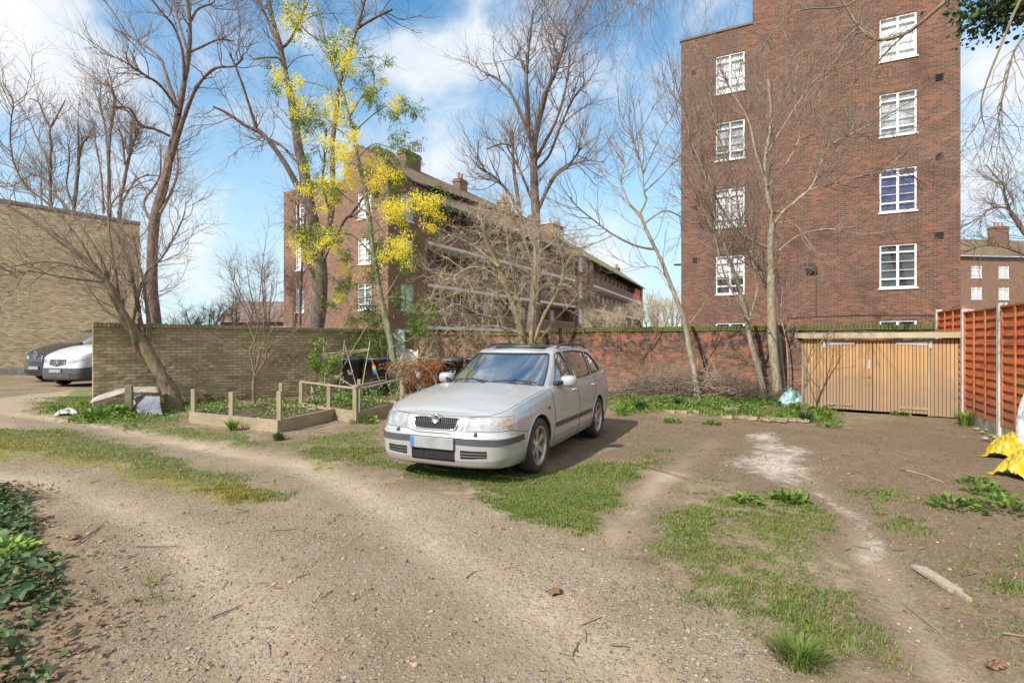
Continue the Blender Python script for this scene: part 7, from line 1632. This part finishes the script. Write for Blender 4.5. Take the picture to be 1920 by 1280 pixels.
def scatter(n, maskf, x0, x1, y0, y1, rg):
    X = rg.uniform(x0, x1, n); Y = rg.uniform(y0, y1, n); k = rg.random(n) < maskf(X, Y); return X[k], Y[k]
ALLP = [A, Bq]
def build_cover():
    rg = np.random.default_rng(77)
    # grass blades
    X1, Y1 = scatter(500000, lambda x, y: np.clip(grass_mask(x, y) * 1.1, 0, 1) * .9, -12.5, 10, 2.2, 14.5, rg)
    X2, Y2 = scatter(260000, lambda x, y: np.clip(grass_mask(x, y) * 1.1, 0, 1) * .9, -3, 5.5, 2.2, 7.5, rg)
    X3, Y3 = scatter(90000, lambda x, y: .05 * np.clip(vnoise(x * 1.3, y * 1.3, 12) * 3 - 1.1, 0, 1), -10, 8, 2.2, 13, rg)
    X4, Y4 = scatter(420000, lambda x, y: np.clip(grass_mask(x, y) * 1.2, 0, 1) * .9, -3.2, 4.6, 2.1, 5.4, rg)
    X = np.concatenate([X1, X2, X3, X4]); Y = np.concatenate([Y1, Y2, Y3, Y4]); ok = np.ones(len(X), bool)
    for P in (A, Bq): ok &= ~pip(P, X, Y)
    for L, w in ((TRACK1, .2), (TRACK2, .2)): ok &= (line_sd(X, Y, L) > w * rg.uniform(.3, 1.6, len(X)))
    X, Y = X[ok], Y[ok]; N = len(X); Z = ground_height(X, Y)
    lush = vnoise(X * 2.2, Y * 2.2, 41, 3); h = (.010 + .034 * lush ** 1.5 * rg.uniform(.5, 1.4, N)); a = rg.uniform(0, 2 * np.pi, N); w = .0011 + .00048 * Y
    d = np.stack([np.cos(a), np.sin(a), 0 * a], 1); s_ = np.stack([-np.sin(a), np.cos(a), 0 * a], 1) * w[:, None]; ln = rg.uniform(.2, 1.3, N)[:, None]
    p0 = np.stack([X, Y, Z - .003], 1); p1 = p0 + d * ln * h[:, None] * .4 + np.array([0, 0, 1.]) * h[:, None] * .6; p2 = p0 + d * ln * h[:, None] * 1.1 + np.array([0, 0, 1.]) * h[:, None] * .95
    V = np.stack([p0 - s_, p0 + s_, p1 + s_ * .8, p1 - s_ * .8, p2], 1).reshape(-1, 3); i = np.arange(N)[:, None] * 5
    moss = field(X, Y, [[(-80,805),(100,835),(300,880),(420,905),(515,935),(400,940),(200,890),(-80,850)]], .2)
    b = rg.uniform(.6, 1.35, N); pat = vnoise(X * 1.9, Y * 1.9, 47, 3); dry = rg.random(N) < .12 + .75 * np.clip(pat - .42, 0, .5); T = np.stack([b * np.where(dry, 1.9, 1.0 + .9 * moss), b * np.where(dry, 1.1, 1.0 + .15 * moss), b * np.where(dry, 1.5, 1.0)], 1)
    o = np_mesh('grass', V, [i + [0, 1, 2, 3], i + [3, 2, 4]], L_GRASS, col=np.repeat(T, 5, axis=0)); tag(o, 'short patchy grass growing on the earth and between the wheel tracks', 'grass', kind='stuff')
    # weedy border plants as ground cover
    border = [[(1140,745),(1300,742),(1430,748),(1500,756),(1575,778),(1560,800),(1500,792),(1380,782),(1270,772),(1150,775)]]; left = [[(330,752),(480,748),(590,752),(560,765),(500,772),(360,790)], [(60,775),(170,750),(320,770),(330,800),(230,805),(120,790)], [(150,735),(172,728),(172,765),(90,770),(70,755)]]
    C = []; 
    for polys, n, hh in ((border, 15000, .11), (left, 8500, .08)):
        x, y = scatter(n * 3, lambda a_, b_: field(a_, b_, polys, .2) * np.clip(vnoise(a_ * 2.6, b_ * 2.6, 55) * 4 - 1.55, 0, 1), -10 if polys is left else 2, -3 if polys is left else 7.5, 9, 15.5, rg); k_ = rg.permutation(len(x))[:n]; x, y = x[k_], y[k_]
        ok = ~pip(A, x, y) & ~pip(Bq, x, y); x, y = x[ok], y[ok]; C.append(np.stack([x, y, ground_height(x, y) + hh * rg.random(len(x)) * vnoise(x * 3, y * 3, 61) * 1.6], 1))
    for P, n in ((A, 2600), (Bq, 3600)):
        x, y = scatter(n * 4, lambda a_, b_: pip(P, a_, b_) * np.clip(vnoise(a_ * 4, b_ * 4, 71) * 3 - (1.1 if P is A else .6), 0, 1), -7, -2, 8.5, 13, rg); x, y = x[:n], y[:n]
        C.append(np.stack([x, y, .17 + (.10 if P is A else .34) * rg.random(len(x)) * vnoise(x * 3, y * 3, 62) * 1.5], 1))
    C = np.vstack(C); o = leaf_cloud('weeds', C, rg.normal(size=C.shape) + [0, 0, .5], rg.uniform(.03, .085, len(C)), L_GREEN, None, np.zeros(3), rg, .45, (.4, 1.3), .2, up=1.2); tag(o, 'low leafy weeds filling the borders and the raised beds', 'weeds', kind='stuff')
    # ivy bank at the lower left, with dead leaves through it
    ivy = [[(-400,900),(0,905),(40,930),(70,985),(85,1040),(108,1080),(115,1130),(95,1180),(95,1230),(60,1300),(40,1400),(-1200,1400)]]
    x, y = scatter(120000, lambda a_, b_: field(a_, b_, ivy, .08, .22) * np.clip(vnoise(a_ * 3.5, b_ * 3.5, 81) * 3.2 - .75, 0, 1), -6.5, -1.4, 1.6, 6.2, rg); x, y = x[:21000], y[:21000]
    dist = np.clip(poly_sd(x, y, gp(ivy[0])), 0, 1.2); C = np.stack([x, y, ground_height(x, y) + (.02 + .16 * dist) * rg.uniform(.3, 1, len(x)) + .01], 1)
    o = leaf_cloud('ivy', C, rg.normal(size=C.shape) * [1, 1, .35], np.exp(rg.normal(-3.25, .35, len(C))), L_IVY, None, np.zeros(3), rg, .85, (.5, 1.5), .12, up=2.2, jitter=.1); tag(o, 'dark ivy ground cover at the lower left corner', 'ivy', kind='stuff')
    # dead leaves
    X1, Y1 = scatter(60000, lambda a_, b_: field(a_, b_, ivy, .35, .8) * (.25 + .75 * (poly_sd(a_, b_, gp(ivy[0])) < .25)), -6, -1.0, 1.6, 6.5, rg); X1, Y1 = X1[:4200], Y1[:4200]
    X2, Y2 = scatter(5200, lambda a_, b_: .5 * np.clip(vnoise(a_ * 1.1, b_ * 1.1, 91) * 3 - 1.0, 0, 1) * (.25 + .75 * (a_ > .5)), -7, 8.5, 2.3, 12, rg)
    X3, Y3 = scatter(9000, lambda a_, b_: field(a_, b_, [[(1140,740),(1500,752),(1560,800),(1300,790),(1150,790)], [(200,780),(520,830),(740,790),(740,850),(520,850),(250,810)]], .3), -8, 8, 8, 15.5, rg); X3, Y3 = X3[:2600], Y3[:2600]
    X4, Y4 = scatter(60000, lambda a_, b_: .35 * np.clip(vnoise(a_ * 1.6, b_ * 1.6, 93) * 3 - 1.0, .03, 1) * (.12 + .88 * field(a_, b_, [[(1130,780),(1900,790),(2100,1000),(2100,1400),(1650,1300),(1500,1000),(1250,900)]], .5)), -6, 8.5, 2.2, 11.5, rg)
    x = np.concatenate([X1, X2, X3, X4]); y = np.concatenate([Y1, Y2, Y3, Y4]); n = len(x); lift = np.concatenate([.01 + .05 * rg.random(len(X1)), np.full(n - len(X1), .008)])
    C = np.stack([x, y, ground_height(x, y) + lift], 1); o = leaf_cloud('dead_leaves', C, rg.normal(size=C.shape) * [1, 1, .12], rg.uniform(.014, .050, n) * np.where(np.arange(n) < len(X1), 1.15, np.where(np.arange(n) < n - len(X4), .75, .42)), L_DEAD, None, np.zeros(3), rg, .6, (.35, 1.35), .07, up=4, jitter=.05); tag(o, 'scattered brown dead leaves on the earth, grass and ivy', 'leaves', kind='stuff')
    # fine twig litter
    x, y = scatter(30000, lambda a_, b_: .12 * np.clip(vnoise(a_ * 1.2, b_ * 1.2, 95) * 3 - 1.1, .05, 1), -6.5, 8.5, 2.0, 12, rg); n = len(x); a = rg.uniform(0, 6.28, n); L_ = np.exp(rg.normal(-3.0, .55, n))
    P_ = grow(np.stack([x, y, ground_height(x, y) + .007], 1), np.stack([np.cos(a), np.sin(a), 0 * a], 1), L_, 4, .16, 0, rg); P_[..., 2] = ground_height(P_[..., 0].ravel(), P_[..., 1].ravel()).reshape(P_.shape[:2]) + .007
    V, Q = tubes_np(P_, (.0012 + .03 * L_ * rg.uniform(.3, 1, n))[:, None] * np.ones((1, 4)), 3); o = np_mesh('twig_litter', V, Q, mat('twig_litter', (.20, .15, .10), .9, var=.5, vscale=3), None); tag(o, 'fine broken twigs littering the earth', 'twigs', kind='stuff')
    # pebbles
    gravelf = lambda a_, b_: (.22 + .78 * field(a_, b_, [[(-60,1000),(500,960),(700,930),(760,900),(1000,985),(1120,1010),(1300,1100),(1420,1200),(1480,1300),(1500,1600),(60,1600),(150,1150)]], .3)) * np.clip(vnoise(a_ * 2, b_ * 2, 99) * 2.4 - .5, .06, 1)
    X, Y = scatter(42000, gravelf, -5.5, 4.2, 2.0, 7.5, rg); k_ = line_sd(X, Y, TRACK1) > .22 * rg.uniform(.4, 1.5, len(X)); X, Y = X[k_][:15000], Y[k_][:15000]; N = len(X); s_ = np.exp(rg.normal(-5.05, .42, N)); Z = ground_height(X, Y)
    oct_ = np.array([[1,0,0],[.3,.95,0],[-.85,.5,0],[-.8,-.6,0],[.4,-.9,0],[.1,.05,.75],[0,0,-.6]]); fs = np.array([[0,1,5],[1,2,5],[2,3,5],[3,4,5],[4,0,5],[1,0,6],[2,1,6],[3,2,6],[4,3,6],[0,4,6]])
    V = oct_[None] * s_[:, None, None] * (1 + .22 * rg.normal(size=(N, 7, 3))); a = rg.uniform(0, 6.28, N); c_, n_ = np.cos(a)[:, None], np.sin(a)[:, None]
    V = np.stack([V[..., 0] * c_ - V[..., 1] * n_, V[..., 0] * n_ + V[..., 1] * c_, V[..., 2] * .7], -1) + np.stack([X, Y, Z + s_ * .12], 1)[:, None]
    T = np.array([[1, .88, .72], [.85, .83, .80], [1.25, 1.1, .9], [.6, .52, .44], [1.1, .8, .6]])[rg.integers(0, 5, N)] * rg.uniform(.6, 1.15, N)[:, None]
    o = np_mesh('gravel', V.reshape(-1, 3), (fs[None] + 7 * np.arange(N)[:, None, None]).reshape(-1, 3), mat('pebble', (.32, .28, .235), .85, tint=True, var=.15, vscale=30), None, True, col=np.repeat(T, 7, axis=0)); tag(o, 'loose small stones pressed into the track', 'gravel', kind='stuff')
build_cover()
# a few big single leaves that stand out
for px, py, s_, lab in ((1038, 1108, .075, 'single curled brown leaf on the sandy track at the lower centre'), (135, 1008, .07, 'curled reddish dead leaf on the track beside the left ivy'), (1862, 1240, .075, 'large pale dead leaf on the earth at the lower right corner'), (1000, 908, .06, 'reddish dead leaf lying in the grass before the car')):
    x, y, z = on(px, py); P = crumple(12, 10, s_ * .6, s_ * .34, s_ * .3, int(px), 3); sheet('dead_leaf', P, mat('brown_leaf', (.20, .105, .055), .85, var=.4, vscale=20), lab, 'leaf', (x, y, z), .3, .002)
